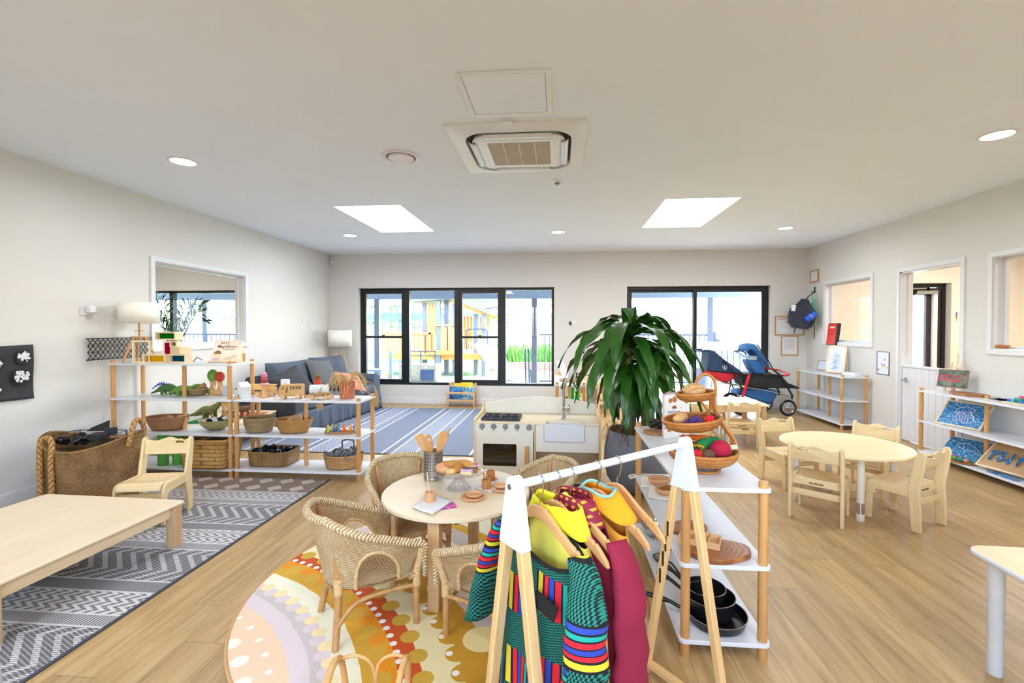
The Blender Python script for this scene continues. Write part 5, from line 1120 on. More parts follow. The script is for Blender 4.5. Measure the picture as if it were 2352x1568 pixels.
m = MB(); m.prism([(-.09,0),(.08,0),(.075,.085),(.02,.06),(-.05,.03)], -.004, .004); o = tagd(m, 'black_board', flat('matt_black_card', (30,30,34), .6), 'black curved board sticking up from the wire tray', 'board', None, (-3.70,3.43,.535), 0); o.rotation_euler = (rad(80),0,rad(8))
# ---------------------------------------------------------------- on the tea table (top at .47)
T0 = .4705; TX, TY = -.562, 2.52
ut = thing('utensil_holder', 'perforated steel cylinder of wooden cooking tools on the tea table', 'utensil holder', (-.745,2.70,T0))
def holes_mat():
    t = NT('perforated_steel'); c = t.n('ShaderNodeTexCoord'); x = t.sep(c.outputs['UV']); u = t.math('FRACT', t.math('MULTIPLY', x[0], 18)); v = t.math('FRACT', t.math('DIVIDE', x[1], .0185))
    d = t.math('ADD', t.math('POWER', t.math('SUBTRACT', u, .5), 2), t.math('POWER', t.math('SUBTRACT', v, .5), 2)); hl = t.math('LESS_THAN', d, .028)
    t.b.inputs['Metallic'].default_value = 1; t.set(t.mix(hl, rgb(168,166,162), rgb(20,18,16)), .3); t.b.inputs['Metallic'].default_value = .9; return t.mat
m = MB(); m.lathe([(.056,.012),(.056,.165)], n=40); m.build('perforated_wall', holes_mat(), ut)
m = MB(); m.lathe([(0,.001),(.056,.001),(.0565,.012),(.056,.014)], n=40); m.lathe([(.056,.163),(.0575,.165),(.0575,.170),(.054,.170),(.053,.163),(.053,.02),(0,.018)], n=40); m.build('band', M_STEEL, ut)
WT = wood('utensil_wood', (192,134,72), (216,162,98), 'z', .5)
def tool(label, ang, tilt, outline, holes, L_, base=(0,0), name='wooden_spatula', cat='utensil'):
    vs, fs = shape(outline, holes, .007, .002); m = MB(); m.add([(x,z,y) for x,y,z in vs], [f[::-1] for f in fs]); m.tube([(0,0,-.0),(0,0,L_)], [.005,.0055], 8)
    o = tagd(m, name, WT, label, cat, 'wooden tools in the steel holder', (-.745+base[0],2.70+base[1],T0+.022)); o.rotation_euler = (0, rad(tilt), rad(ang)); return o
tool('slotted wooden spatula with small round holes leaning left in the steel holder', 8, -24, [(-.012,.14),(.012,.14),(.024,.18),(.03,.245),(.025,.262),(-.02,.266),(-.028,.25),(-.02,.18)], [circle(.003,8,x,z) for x in (-.012,.0,.012) for z in (.205,.222,.24)]+[circle(.003,8,0,.185)], .15, (.02,0))
tool('wooden spoon with a round hole standing upright in the middle of the holder', 0, -9, [(-.009,.12),(.009,.12),(.018,.16),(.022,.2),(.018,.235),(0,.25),(-.018,.235),(-.022,.2),(-.016,.16)], [circle(.008,14,0,.215)], .13, (.01,-.01), 'wooden_spoon')
tool('large oval wooden spoon leaning right in the steel holder', 0, 17, [(-.008,.12),(.008,.12),(.018,.16),(.029,.205),(.031,.235),(.02,.268),(0,.276),(-.02,.268),(-.031,.235),(-.029,.205),(-.018,.16)], [], .13, (-.01,.0), 'wooden_spoon')
tool('thin wooden stick tip behind the oval spoon', 14, 22, [(-.004,.1),(.004,.1),(.004,.29),(0,.3),(-.004,.29)], [], .11, (-.012,.02), 'wooden_stick')
# glass cake stand
cs = thing('cake_stand', 'cut glass footed cake stand piled with pretend pastries', 'cake stand', (-.555,2.545,T0))
tg = NT('cut_glass'); gb_ = tg.n('ShaderNodeBsdfGlass'); gb_.inputs['IOR'].default_value = 1.3; gb_.inputs['Roughness'].default_value = .03; tr_ = tg.n('ShaderNodeBsdfTransparent'); tr_.inputs[0].default_value = (.97,.96,.98,1); mx_ = tg.n('ShaderNodeMixShader'); mx_.inputs[0].default_value = .72; tg.l(gb_.outputs[0], mx_.inputs[1]); tg.l(tr_.outputs[0], mx_.inputs[2]); tg.l(mx_.outputs[0], tg.out.inputs[0])
m = MB()
def csf(u, v):
    a = 2*PI*u; P = [(.066,0),(.062,.006),(.045,.022),(.024,.05),(.017,.075),(.03,.085),(.09,.088),(.135,.094),(.146,.102)]; k = v*(len(P)-1); i = min(int(k), len(P)-2); f_ = k-i
    r_ = P[i][0]+(P[i+1][0]-P[i][0])*f_; z = P[i][1]+(P[i+1][1]-P[i][1])*f_; r_ *= 1+.035*math.cos(a*24)*(1 if v < .45 or v > .85 else .2); return (r_*math.cos(a), r_*math.sin(a), z)
m.grid(csf, 96, 24, cu=True); m.build('glass', tg.mat, cs, solid=.004)
CZ = T0+.096
def croissant(label, x, y, rz, c, s=1.0):
    m = MB(); P = [(.05*math.sin(a)*s*1.1, .035*(1-math.cos(a))*s, 0) for a in [rad(-75+150*i/28) for i in range(29)]]
    R_ = [(.006+.020*math.sin(PI*i/28)**.8*(1+.13*abs(math.sin(i*PI/4))))*s for i in range(29)]; m.tube(P, R_, 14)
    return tagd(m, 'croissant', felt('croissant_%d' % c[1], c), label, 'pretend pastry', 'pretend pastries on the cake stand', (x,y,CZ+.024), rz)
croissant('golden brown felt croissant on the left of the cake stand', -.60, 2.565, rad(35), (196,140,72), 1.05)
croissant('darker felt croissant at the front centre of the cake stand', -.555, 2.525, rad(95), (190,128,58), 1.0)
croissant('felt croissant behind the front one on the cake stand', -.53, 2.585, rad(-30), (204,146,78), 1.05)
def bun(label, x, y, rz, s, c, z=.02, cat='pretend pastry'):
    m = MB(); m.ball((0,0,0), 1, s, 16); return tagd(m, 'bread_roll', felt('bun_%d_%d' % c[:2], c), label, cat, 'pretend pastries on the cake stand', (x,y,CZ+z), rz)
bun('peach oval bread roll at the far left of the cake stand', -.655, 2.545, .3, (.035,.028,.022), (226,166,120))
bun('peach flattened bread roll at the front left of the cake stand', -.635, 2.50, -.2, (.04,.026,.022), (222,160,116))
bun('small pale yellow bun at the front of the cake stand', -.585, 2.468, 0, (.03,.022,.018), (222,184,120))
bun('brown roll behind the peach ones', -.64, 2.60, .5, (.04,.024,.02), (196,140,96))
def iced(label, x, y, rz, top_c, base_c, piped):
    t = thing('iced_cake', label, 'pretend cake', (x,y,CZ), rz, 'iced pretend cakes on the cake stand'); m = MB(); m.b2((-.034,-.02,0),(.034,.02,.022)); m.build('sponge', felt('sponge_%d' % base_c[1], base_c), t, bevel=.008, seg=3)
    m = MB(); m.b2((-.032,-.018,.022),(.032,.018,.029)); m.build('icing', felt('icing_%d_%d' % top_c[:2], top_c), t, bevel=.003)
    m = MB(); m.tube(smoothpath([(-.02,-.004,.031),(-.01,.006,.031),(0,-.004,.031),(.01,.006,.031),(.02,-.004,.031)], 4), .0025, 6); m.build('piping', felt('piping_%d' % piped[0], piped), t)
iced('slice of cake with pink icing at the right back of the cake stand', -.47, 2.575, rad(25), (226,196,214), (226,196,150), (206,40,120))
iced('chocolate iced cake at the right of the cake stand', -.48, 2.53, rad(5), (120,78,52), (176,120,76), (230,214,190))
iced('cake slice with lilac icing at the front right of the cake stand', -.50, 2.485, rad(-5), (220,190,222), (230,204,160), (150,80,160))
# crockery
MD = wood('dish_beech', (206,150,104), (224,172,128), 'x', .45); MD2 = wood('dish_beech2', (186,120,64), (206,144,86), 'x', .45)
def plate(label, x, y, r, z=T0, mt=None, h=.014, name='wooden_plate', grp='wooden plates on the tea table', rz=0, sy=1):
    m = MB(); m.lathe([(0,0),(r*.82,0),(r,h*.55),(r,h),(r*.86,h*.98),(r*.78,h*.4),(0,h*.35)], n=44, sy=sy); return tagd(m, name, mt or MD, label, 'plate', grp, (x,y,z), rz)
plate('large wooden plate at the front of the tea table under a smaller one', -.448, 2.40, .064); plate('small wooden plate on top of the front large one', -.443, 2.41, .044, T0+.010)
plate('large wooden plate behind the white rack end', -.315, 2.55, .07); plate('small wooden plate on the rear large one', -.318, 2.562, .045, T0+.010)
def mug(label, x, y, rz, r=.026, h=.055, z=T0, mt=None, stick=False, handle=True):
    t = thing('wooden_mug', label, 'cup', (x,y,z), rz, 'wooden cups on the tea table'); mt = mt or MD2
    m = MB(); m.lathe([(0,0),(r,0),(r+.001,.003),(r,h),(r-.005,h),(r-.006,.006),(0,.006)], n=32); m.build('cup', mt, t)
    if handle: m = MB(); m.tube(smoothpath([(0,-r+.002,h*.85),(0,-r-.012,h*.8),(0,-r-.016,h*.5),(0,-r-.01,h*.2),(0,-r+.002,h*.15)], 4), .004, 8); m.build('handle', mt, t)
    return t
mug('wooden mug on a saucer at the back of the tea table', -.40, 2.70, rad(-20)); plate('small wooden saucer under the rear mug', -.40, 2.70, .042, T0-.0, MD2, .008, 'wooden_saucer')
mug('wooden mug in front of the rear mug', -.40, 2.545, rad(10), h=.054)
mug('plain wooden beaker on the folded white napkin', -.655, 2.315, 0, .027, .05, T0+.009, MD, handle=False)
m = MB(); m.tube([(-.0,.0,.01),(-.02,.01,.14)], [.0035,.0025], 8); tagd(m, 'wooden_stick', MAPLE('z'), 'thin wooden stirrer standing in the beaker', 'stirrer', None, (-.655,2.315,T0+.014))
m = MB(); m.tube([(0,0,.012),(-.012,-.005,.085)], [.004,.005], 8); tagd(m, 'wooden_stick', MD2, 'short wooden spoon handle in the front mug', 'stirrer', None, (-.405,2.55,T0+.01))
def napkin(label, pts, z, h=.008):
    m = MB(); n = 10; q = [Vector((x,y,0)) for x, y in pts]
    m.grid(lambda u, v: (lambda p: (p.x, p.y, z+h+.0015*math.sin(9*u+5*v)))((q[0]*(1-u)+q[1]*u)*(1-v)+(q[3]*(1-u)+q[2]*u)*v), n, n); return m
tagd(napkin('n', [(-.725,2.235),(-.60,2.155),(-.545,2.33),(-.66,2.41)], T0), 'folded_napkin', M_PAPER, 'folded white napkin under the beaker at the front edge', 'napkin', 'white napkins on the tea table', solid=.006)
tagd(napkin('n', [(-.47,2.545),(-.37,2.49),(-.255,2.66),(-.33,2.745)], T0, .004), 'folded_napkin', M_PAPER, 'folded white napkin under the mugs at the back', 'napkin', 'white napkins on the tea table', solid=.004)
def gal():
    t = NT('purple_sparkle_card'); n = t.noise(t.co('Object'), 30, 4); n2 = t.noise(t.co('Object'), 160, 1); t.set(t.mix(t.math('GREATER_THAN', n2, .66), t.ramp(n, [(.35,(64,50,150)),(.5,(170,50,150)),(.65,(226,60,130))]), rgb(240,210,230)), .4); return t.mat
m = MB(); m.b2((-.05,-.035,0),(.05,.035,.005)); tagd(m, 'patterned_card', gal(), 'purple and pink patterned card under the front napkin', 'card', None, (-.565,2.275,T0), rad(28), bevel=.001)

# ---------------------------------------------------------------- shelf by the rack
T7 = .716
ft = thing('tiered_basket', 'three-tier orange rattan fruit basket with a looped handle', 'basket', (.66,2.19,T7), 0)
for i, (cx, cyy, z, r_, h_, til) in enumerate(((.0,0,.03,.150,.06,0),(-.045,.0,.185,.128,.05,6),(-.02,.035,.315,.086,.035,6))):
    b = MB(); b.m = tr(cx,cyy,z) @ rot(0,rad(-til),0); b.grid(lambda u, v: (r_*(.42+.58*math.sin(v*PI/2))*math.cos(2*PI*u), r_*(.42+.58*math.sin(v*PI/2))*math.sin(2*PI*u), h_*v*v), 48, 8, cu=True, us=60, vs_=9)
    b.grid(lambda u, v: (r_*.42*v*math.cos(2*PI*u), r_*.42*v*math.sin(2*PI*u), 0), 48, 3, cu=True, us=40, vs_=4); bo = b.build('bowl', M_ORR, ft, solid=.005)
    b = MB(); b.m = tr(cx,cyy,z) @ rot(0,rad(-til),0); b.tube([(r_*math.cos(2*PI*k/48), r_*math.sin(2*PI*k/48), h_) for k in range(48)], .007, 8, closed=True); b.build('rim', M_ORC, bo)
m = MB(); m.tube([(.075*math.cos(2*PI*k/32),.075*math.sin(2*PI*k/32),.006) for k in range(32)], .006, 8, closed=True); m.tube([(.07*math.cos(2*PI*k/32),.07*math.sin(2*PI*k/32),.028) for k in range(32)], .004, 8, closed=True); m.build('foot_ring', M_ORC, ft)
for k, dy in enumerate((-.022,.022)):
    m = MB(); m.tube(smoothpath([(.145,.02+dy,.07),(.15,.03+dy,.13),(.105,.045+dy,.2),(.072,.05+dy,.27),(.065,.055+dy*.9,.33)], 6), .007, 10); m.build('stay', M_ORC, ft)
m = MB(); m.tube(smoothpath([(.065,.035,.33),(.068,.04,.395),(.045,.045,.43),(.01,.05,.43),(-.015,.055,.395),(-.018,.06,.33)], 6), .007, 10); m.build('loop_handle', M_ORC, ft)
m = MB(); m.tube(smoothpath([(.04,.03,.335),(.05,.05,.27),(.03,.06,.21)], 5), .006, 8); m.tube(smoothpath([(-.01,.08,.33),(.03,.07,.28),(.08,.05,.2)], 5), .005, 8); m.tube(smoothpath([(.03,.09,.21),(.08,.06,.15),(.12,.03,.09)], 5), .0065, 8); m.build('cross_stay', M_ORC, ft)
FX, FY = .66, 2.19
def veg(name, label, c, loc, s, rz=0, M=None, grp='felt fruit and vegetables in the tiered basket', ry=0, n=18):
    m = MB(); m.ball((0,0,0), 1, s, n); o = tagd(m, name, felt(name+'_%d_%d' % c[:2], c), label, 'felt food', grp, loc, rz); o.rotation_euler = (0, ry, rz); return o
veg('felt_beetroot', 'round crimson felt vegetable at the right of the bottom tier', (176,22,56), (FX+.065,FY-.045,T7+.105), (.046,.044,.043))
veg('felt_kiwi', 'brown felt kiwi at the front of the bottom tier', (104,72,58), (FX+.0,FY-.085,T7+.088), (.034,.026,.028), .4)
veg('felt_cucumber', 'green felt marrow behind the crimson ball', (30,132,70), (FX+.045,FY+.035,T7+.11), (.07,.034,.036), .3)
veg('felt_banana', 'yellow felt banana in the bottom tier', (220,156,20), (FX-.04,FY-.01,T7+.098), (.06,.022,.02), .35)
veg('felt_mango', 'orange yellow felt mango at the left of the bottom tier', (226,140,24), (FX-.075,FY+.01,T7+.112), (.03,.028,.034))
sb_ = thing('felt_strawberry', 'red felt strawberry with a dark green cap in the bottom tier', 'felt food', (FX-.05,FY-.085,T7+.092)); 
def strawberry(t, s):
    m = MB(); m.ball((0,0,0), 1, (.026*s,.024*s,.03*s), 16); m.build('fruit', felt('strawberry', (204,20,36)), t)
    m = MB()
    for k in range(22): a = k*2.4; z = -.02+.042*k/22; r_ = math.sqrt(max(0,1-(z/.03)**2)); m.ball((.0262*r_*math.cos(a)*s,.0245*r_*math.sin(a)*s,z*s), .0018*s, n=6)
    m.build('seeds', felt('seed_yellow', (240,210,90)), t)
    m = MB(); 
    for k in range(5): a = k*2*PI/5; m.tube([(0,0,.028*s),(.018*s*math.cos(a),.018*s*math.sin(a),.03*s),(.032*s*math.cos(a),.032*s*math.sin(a),.022*s)], [.006*s,.006*s,.001], 6, flat=.5)
    m.build('cap', felt('dark_green', (14,66,46)), t)
strawberry(sb_, 1.0)
sb2 = thing('felt_strawberry', 'red felt strawberry with a green cap in the middle tier', 'felt food', (FX+.018,FY-.045,T7+.235)); sb2.rotation_euler = (0, rad(50), 0); strawberry(sb2, 1.0)
m = MB(); m.tube([(-.08,0,.01),(-.02,0,.008),(.05,0,0)], [.002,.014,.02], 14); tagd(m, 'felt_carrot', felt('carrot', (206,98,30)), 'orange felt carrot across the back of the bottom tier', 'felt food', 'felt fruit and vegetables in the tiered basket', (FX-.01,FY+.045,T7+.13), rad(-12))
m = MB(); m.cyl((0,0,0),(.05,0,.01), .012, n=14); tagd(m, 'wooden_roller', MAPLE('x'), 'short wooden dowel at the right of the bottom tier', 'dowel', None, (FX+.095,FY-.02,T7+.105), rad(-10))
for k, (dx, dy, dz) in enumerate(((-.045,-.065,0),(-.02,-.075,.0),(.0,-.06,0),(-.03,-.05,.012),(-.005,-.05,.014),(-.055,-.04,.004),(-.018,-.035,.022),(-.04,-.06,.018))): veg('felt_grape', 'purple felt grape in the bunch on the middle tier', (76,44,104), (FX-.045+dx+.02,FY+dy-.005,T7+.222+dz), (.0145,.0145,.0145), grp='purple felt grapes on the middle tier', n=12)
croi = MB(); croi.tube([(.05*math.sin(a), .035*(1-math.cos(a)), 0) for a in [rad(-75+150*i/28) for i in range(29)]], [.006+.022*math.sin(PI*i/28)**.8*(1+.13*abs(math.sin(i*PI/4))) for i in range(29)], 14); o = tagd(croi, 'croissant', felt('pale_croissant', (206,156,104)), 'pale felt croissant behind the grapes on the middle tier', 'felt food', None, (FX-.09,FY+.02,T7+.232), rad(60))
m = MB(); m.ball((0,0,0), 1, (.055,.04,.036), 20); m.tube([(-.05,-.02,-.005),(-.03,-.03,.02),(.03,-.03,.02)], [.006,.012,.006], 8); tagd(m, 'felt_bread', felt('bread', (204,158,106)), 'tan felt loaf on the top tier', 'felt food', None, (FX-.03,FY+.03,T7+.36), rad(15))
# cookbook standing open
def cb_mat():
    t = NT('cookbook_cover'); v = t.n('ShaderNodeTexVoronoi'); t.l(t.co('Object'), v.inputs['Vector']); v.inputs['Scale'].default_value = 16; d = t.math('LESS_THAN', v.outputs['Distance'], .32); p = t.sep(t.co('Object')); edge = t.math('GREATER_THAN', t.math('ABSOLUTE', t.math('SUBTRACT', p[2], .12)), .055)
    t.set(t.mix(t.math('MULTIPLY', d, edge), rgb(236,234,232), t.mix(v.outputs['Color'], rgb(196,140,70), rgb(150,60,50))), .35); return t.mat
ck = thing('cookbook', 'thick white cookbook standing fanned open beside the fruit basket', 'book', (.62,2.79,T7), rad(0))
m = MB(); m.m = rot(0,0,rad(28)); m.b2((0,-.004,0),(.19,0,.255)); m.build('cover', cb_mat(), ck, smooth=False)
m = MB(); put(m, text('The\nBakehouse', .021, .0004), tr(.07,-.0046,.165) @ rot(PI/2,0,0)); m.v = [tuple(rot(0,0,rad(28)) @ Vector(p)) for p in m.v]; m.build('title', flat('grey_ink', (90,84,84), .6), ck, smooth=False)
m = MB(); put(m, text('BAKING\nCOOKBOOK', .018, .0004, bold=.0004), tr(.075,-.0046,.11) @ rot(PI/2,0,0)); m.v = [tuple(rot(0,0,rad(28)) @ Vector(p)) for p in m.v]; m.build('subtitle', flat('red_brown_ink', (176,90,76), .6), ck, smooth=False)
m = MB()
for k in range(16): m.m = tr(0,.0015*k+.002,0) @ rot(0,0,rad(30+2.0*k)); m.b2((0,-.0005,.004),(.182,.0005,.25))
m.build('pages', M_PAPER, ck, smooth=False)
m = MB(); m.m = tr(0,.03,0) @ rot(0,0,rad(64)); m.b2((0,0,0),(.19,.004,.255)); m.build('back_cover', flat('dusty_pink_cover', (222,180,186), .5), ck, smooth=False)
rw = thing('wooden_slice', 'round slab of wood carrying a dark tree root behind the cookbook', 'board', (.60,2.93,T7), 0); m = MB(); m.prism(circle(.075,28,sx=1,sy=.9), 0, .016); m.build('slab', wood('bark_slice_wood', (150,98,58), (186,134,88), 'x', .7), rw, bevel=.003)
m = MB()
for k in range(12): a = k*2.4; m.ball((.025*math.cos(a),.018*math.sin(a),.018+.004*k), .016, (1.3,.8,.7), 8)
tagd(m, 'dark_root', flat('dark_root_bark', (44,34,30), .6, bump=.6, bsc=80), 'knotted dark root lying on the round wooden slab', 'driftwood', None, (.60,2.93,T7+.016))
# middle tier
T4 = .398
def board_mat():
    t = NT('olive_wood_rings'); c = t.co('Object', (1,1.25,1)); w = t.n('ShaderNodeTexWave', wave_type='RINGS', rings_direction='Z'); t.l(c, w.inputs['Vector']); w.inputs['Scale'].default_value = 14; w.inputs['Distortion'].default_value = 6; w.inputs['Detail'].default_value = 3; w.inputs['Detail Scale'].default_value = 1.2
    t.set(t.ramp(w.outputs[0], [(.1,(138,80,38)),(.6,(158,94,48)),(1,(174,112,62))]), .4); return t.mat
m = MB(); m.prism([(.135*math.cos(a)*(1+.09*math.cos(2*a+.6)+.04*math.sin(5*a)), .105*math.sin(a)*(1+.07*math.cos(3*a))) for a in [2*PI*i/48 for i in range(48)]], 0, .022); tagd(m, 'wooden_board', board_mat(), 'thick irregular wooden board with growth rings on the middle tier', 'board', None, (.68,2.05,T4), rad(8), bevel=.005)
db = thing('divided_box', 'small open wooden box with four compartments resting on the ringed board', 'box', (.625,2.10,T4+.0225), rad(-22))
m = MB(); m.b2((-.085,-.05,0),(.085,.05,.004)); 
for y in (-.048,.048): m.b2((-.085,y-.003,0),(.085,y+.003,.026))
for x in (-.083,-.04,0,.04,.083): m.b2((x-.0025,-.05,.004),(x+.0025,.05,.025))
m.build('tray', BEECH('x'), db, smooth=False)
m = MB(); m.prism(circle(.09,30,sx=1.1,sy=.8), 0, .016); tagd(m, 'wooden_board', board_mat(), 'second wooden board behind the divided box on the middle tier', 'board', None, (.62,2.28,T4), rad(20), bevel=.004)
plate('oval wooden bowl with a spoon on cream cloth on the middle tier', .625, 2.93, .072, T4+.011, MD, .028, 'wooden_bowl', 'wooden bowls on the cream cloths', .4, .85); plate('oval wooden bowl holding a felt cake on the middle tier', .63, 2.755, .07, T4+.011, MD, .028, 'wooden_bowl', 'wooden bowls on the cream cloths', .2, .8)
m = MB(); m.ball((0,0,0), 1, (.04,.022,.016), 14); tagd(m, 'felt_cake', felt('brown_cake', (150,96,44)), 'brown felt cake with sprinkles in the nearer wooden bowl', 'felt food', None, (.63,2.755,T4+.035), .3)
tagd(napkin('n', [(.50,2.86),(.60,2.84),(.70,3.03),(.54,3.09)], T4, .004), 'cream_cloth', M_LINEN, 'cream cloth under the farther wooden bowl', 'cloth', 'cream cloths on the middle tier', solid=.004)
tagd(napkin('n', [(.51,2.68),(.64,2.63),(.72,2.84),(.55,2.86)], T4, .004), 'cream_cloth', M_LINEN, 'cream cloth under the nearer wooden bowl', 'cloth', 'cream cloths on the middle tier', solid=.004)
m = MB(); 
for s_ in (-1,1): m.tube(smoothpath([(.02,0,0),(-.01,s_*.02,.005),(-.035,s_*.02,-.005),(-.02,s_*.004,-.012),(.01,0,0)], 4), .0045, 6)
tagd(m, 'cloth_bow', M_LINEN, 'cream cloth tie knotted round the far left post', 'ribbon', None, (.497,3.07,T4-.0), 0)
# bottom tier: pans
T1 = .081; MP = flat('black_enamel_pan', (24,24,26), .3, var=.1); MPI = flat('black_nonstick', (34,34,36), .35)
def pan(name, label, loc, r, h, hl, ha, group):
    t = thing(name, label, 'pan', loc, 0, group)
    m = MB(); m.lathe([(0,0),(r*.78,0),(r*.9,h*.2),(r,h),(r-.004,h),(r*.88,h*.24),(r*.76,.005),(0,.005)], n=48); m.build('bowl', MP, t)
    m = MB(); m.tube([((r-.002)*math.cos(2*PI*k/48),(r-.002)*math.sin(2*PI*k/48),h) for k in range(48)], .0022, 6, closed=True); m.build('rim', M_STEEL, t)
    c, s_ = math.cos(ha), math.sin(ha); m = MB(); m.tube(smoothpath([(r*.97*c,r*.97*s_,h*.75),((r+.03)*c,(r+.03)*s_,h*.9),((r+.07)*c,(r+.07)*s_,h+.012),((r+hl)*c,(r+hl)*s_,h+.03)], 5), [.008]*11+[.011]*5, 12); m.build('handle', MP, t)
    m = MB(); m.ball((r*.97*c,r*.97*s_,h*.8), .009, n=10); m.build('rivet', M_STEEL, t); return t
pan('frying_pan', 'wide black frying pan under the saucepans on the bottom tier', (.69,2.08,T1), .128, .045, .17, rad(168), 'black pans')
pan('saucepan', 'black saucepan with a steel rim nested in the frying pan', (.675,2.12,T1+.012), .108, .085, .13, rad(150), 'black pans')
pan('saucepan', 'small black saucepan nested inside the larger one', (.665,2.15,T1+.03), .088, .085, .12, rad(140), 'black pans')
sp_ = MB(); sp_.lathe([(0,0),(.05,.004),(.075,.035),(.085,.07),(.081,.07),(.07,.036),(.045,.008),(0,.005)], n=36); tagd(sp_, 'steel_bowl', M_CHROME, 'shiny steel bowl at the far end of the bottom tier', 'bowl', None, (.60,2.93,T1))
sp_ = MB(); sp_.lathe([(0,0),(.04,0),(.055,.05),(.06,.10),(.057,.10),(.05,.05),(.036,.004),(0,.004)], n=32); o = tagd(sp_, 'steel_jug', M_CHROME, 'steel jug lying beside the steel bowl', 'jug', None, (.60,2.76,T1+.055)); o.rotation_euler = (rad(70),0,rad(20))
ld = thing('black_ladle', 'black ladle with a shiny bowl in front of the steel jug', 'ladle', (.565,2.60,T1)); m = MB(); m.lathe([(0,.002),(.028,.006),(.042,.022),(.04,.022),(.026,.009),(0,.006)], n=28); m.build('bowl', M_CHROME, ld)
m = MB(); m.lathe([(0,0),(.03,.003),(.044,.02),(.0445,.024),(.028,.006),(0,.002)], n=28); m.tube(smoothpath([(.02,-.035,.02),(.04,-.09,.03),(.06,-.2,.02)], 4), .006, 8); m.build('handle', MP, ld)
# ---------------------------------------------------------------- clothes rack: local x across, y along the rail
RX, RY, RZ, RL = -.116, 1.228, rad(-49), .762
rk = thing('clothes_rack', 'child-size clothes rack with white rail and tapered wooden legs in the foreground', 'clothes rack', (RX,RY,0), RZ)
M_RLEG = PINE('z')
m = MB(); m.cyl((0,-.005,.945),(0,RL+.005,.945), .0118, n=24); m.build('rail', M_WHITE, rk)
for y in (0, RL):
    m = MB(); m.m = tr(0,y,0) @ rot(PI/2,0,0); m.prism([(-.020,.955),(-.014,.967),(0,.972),(.014,.967),(.020,.955),(.052,.783),(-.052,.783)], -.018, .018); m.build('end_bracket', M_WHITE, rk, bevel=.004, seg=3)
    m = MB(); m.cyl((0,y-.0195 if y == 0 else y+.0175,.945),(0,y-.0175 if y == 0 else y+.0195,.945), .008, n=18); m.build('rail_socket', M_STEEL, rk)
    for s_ in (-1,1): m = MB(); m.bar((s_*.172,y,.0),(s_*.034,y,.80), .032, .024); m.build('leg', M_RLEG, rk, bevel=.003)
    m = MB(); m.bar((-.168,y,.045),(.168,y,.045), .03, .022); m.build('end_bar', PINE('x'), rk, bevel=.003)
m = MB(); m.bar((-.168,.012,.045),(-.168,RL-.012,.045), .03, .022); m.build('long_bar', PINE('y'), rk, bevel=.003)
m = MB()
for z, x in ((.56,-.066),(.50,-.077),(.43,-.09),(.62,-.057)): m.b2((x-.006,RL-.0192,z-.03),(x+.002,RL-.0182,z+.025))
m.build('torn_tape', flat('black_tape_remnant', (40,34,30), .7), rk, smooth=False)
def w2(x, s_): c, sn_ = math.cos(RZ), math.sin(RZ); return (RX+x*c-s_*sn_, RY+x*sn_+s_*c)
def hanger(label, s_, tw=0, hw=.19, x0=0, zt=.873):
    x, y = w2(x0, s_); t = thing('coat_hanger', label, 'coat hanger', (x,y,0), RZ+rad(tw), 'wooden hangers on the rack')
    up_ = [(0,zt),(.022,zt-.003),(.05,zt-.017),(.09,zt-.043),(.13,zt-.062),(.142,zt-.066),(.146,zt-.072),(.152,zt-.069),(hw-.02,zt-.084),(hw,zt-.104),(hw+.004,zt-.118)]
    dn = [(hw-.01,zt-.116),(.13,zt-.088),(.08,zt-.066),(.04,zt-.045),(.015,zt-.037),(0,zt-.036)]
    R_ = up_+dn; L_ = [(-a,b) for a,b in R_[::-1]]; o = R_+[p for p in L_ if p[0] < -1e-6]
    vs, fs = shape([(a,b) for a,b in o], [], .012, .003); m = MB(); m.add([(p[0],p[2],p[1]) for p in vs], [f[::-1] for f in fs]); m.build('arms', wood('hanger_wood', (204,146,90), (222,168,112), 'x', .35, coat=.4), t)
    m = MB(); m.tube([(0,0,zt-.01),(0,0,zt+.018)]+smoothpath([(0,0,zt+.018),(.012,0,zt+.032),(.0165,0,.945),(0,0,.9602),(-.0165,0,.945),(-.018,0,.93)], 6), .0019, 8); m.build('hook', M_CHROME, t); return t
hanger('wooden hanger holding the striped black and teal dress nearest the camera', .085); hanger('wooden hanger inside the yellow shirt', .145, 3); hanger('wooden hanger holding the maroon tunic', .20, -2)
hanger('wooden hanger holding the orange and yellow robe', .31, 2); hanger('empty wooden hanger at the far end of the row', .40, -4)
def kente():
    t = NT('kente_print'); c = t.co('UV'); p = t.sep(c); x, z = p[0], p[1]
    cx = t.math('DIVIDE', x, .105); cz = t.math('DIVIDE', t.math('ADD', z, t.math('MULTIPLY', t.math('FLOOR', cx), .045)), .105)
    par = t.math('GREATER_THAN', t.math('MODULO', t.math('ADD', t.math('ADD', t.math('FLOOR', cx), t.math('FLOOR', cz)), 20), 2), .5)
    stp = t.math('MULTIPLY', t.math('FLOOR', t.math('MULTIPLY', x, 130)), .5); h_ = t.math('GREATER_THAN', t.math('FRACT', t.math('ADD', t.math('MULTIPLY', z, 150), stp)), .5)
    teal = t.mix(h_, rgb(8,14,16), rgb(20,128,108)); f = t.math('FRACT', cx); K_ = rgb(10,10,12)
    st_ = t.ramp(f, [(0,K_),(.06,rgb(222,196,44)),(.2,K_),(.26,rgb(216,24,44)),(.36,K_),(.39,rgb(40,64,160)),(.5,K_),(.53,rgb(216,24,44)),(.66,K_),(.70,rgb(24,156,140)),(.8,K_),(.84,rgb(40,64,160)),(.95,K_)], 'CONSTANT')
    t.set(t.mix(par, teal, st_), .85); t.bump(t.noise(t.co('Object'), 400, 1), .15, .001); return t.mat
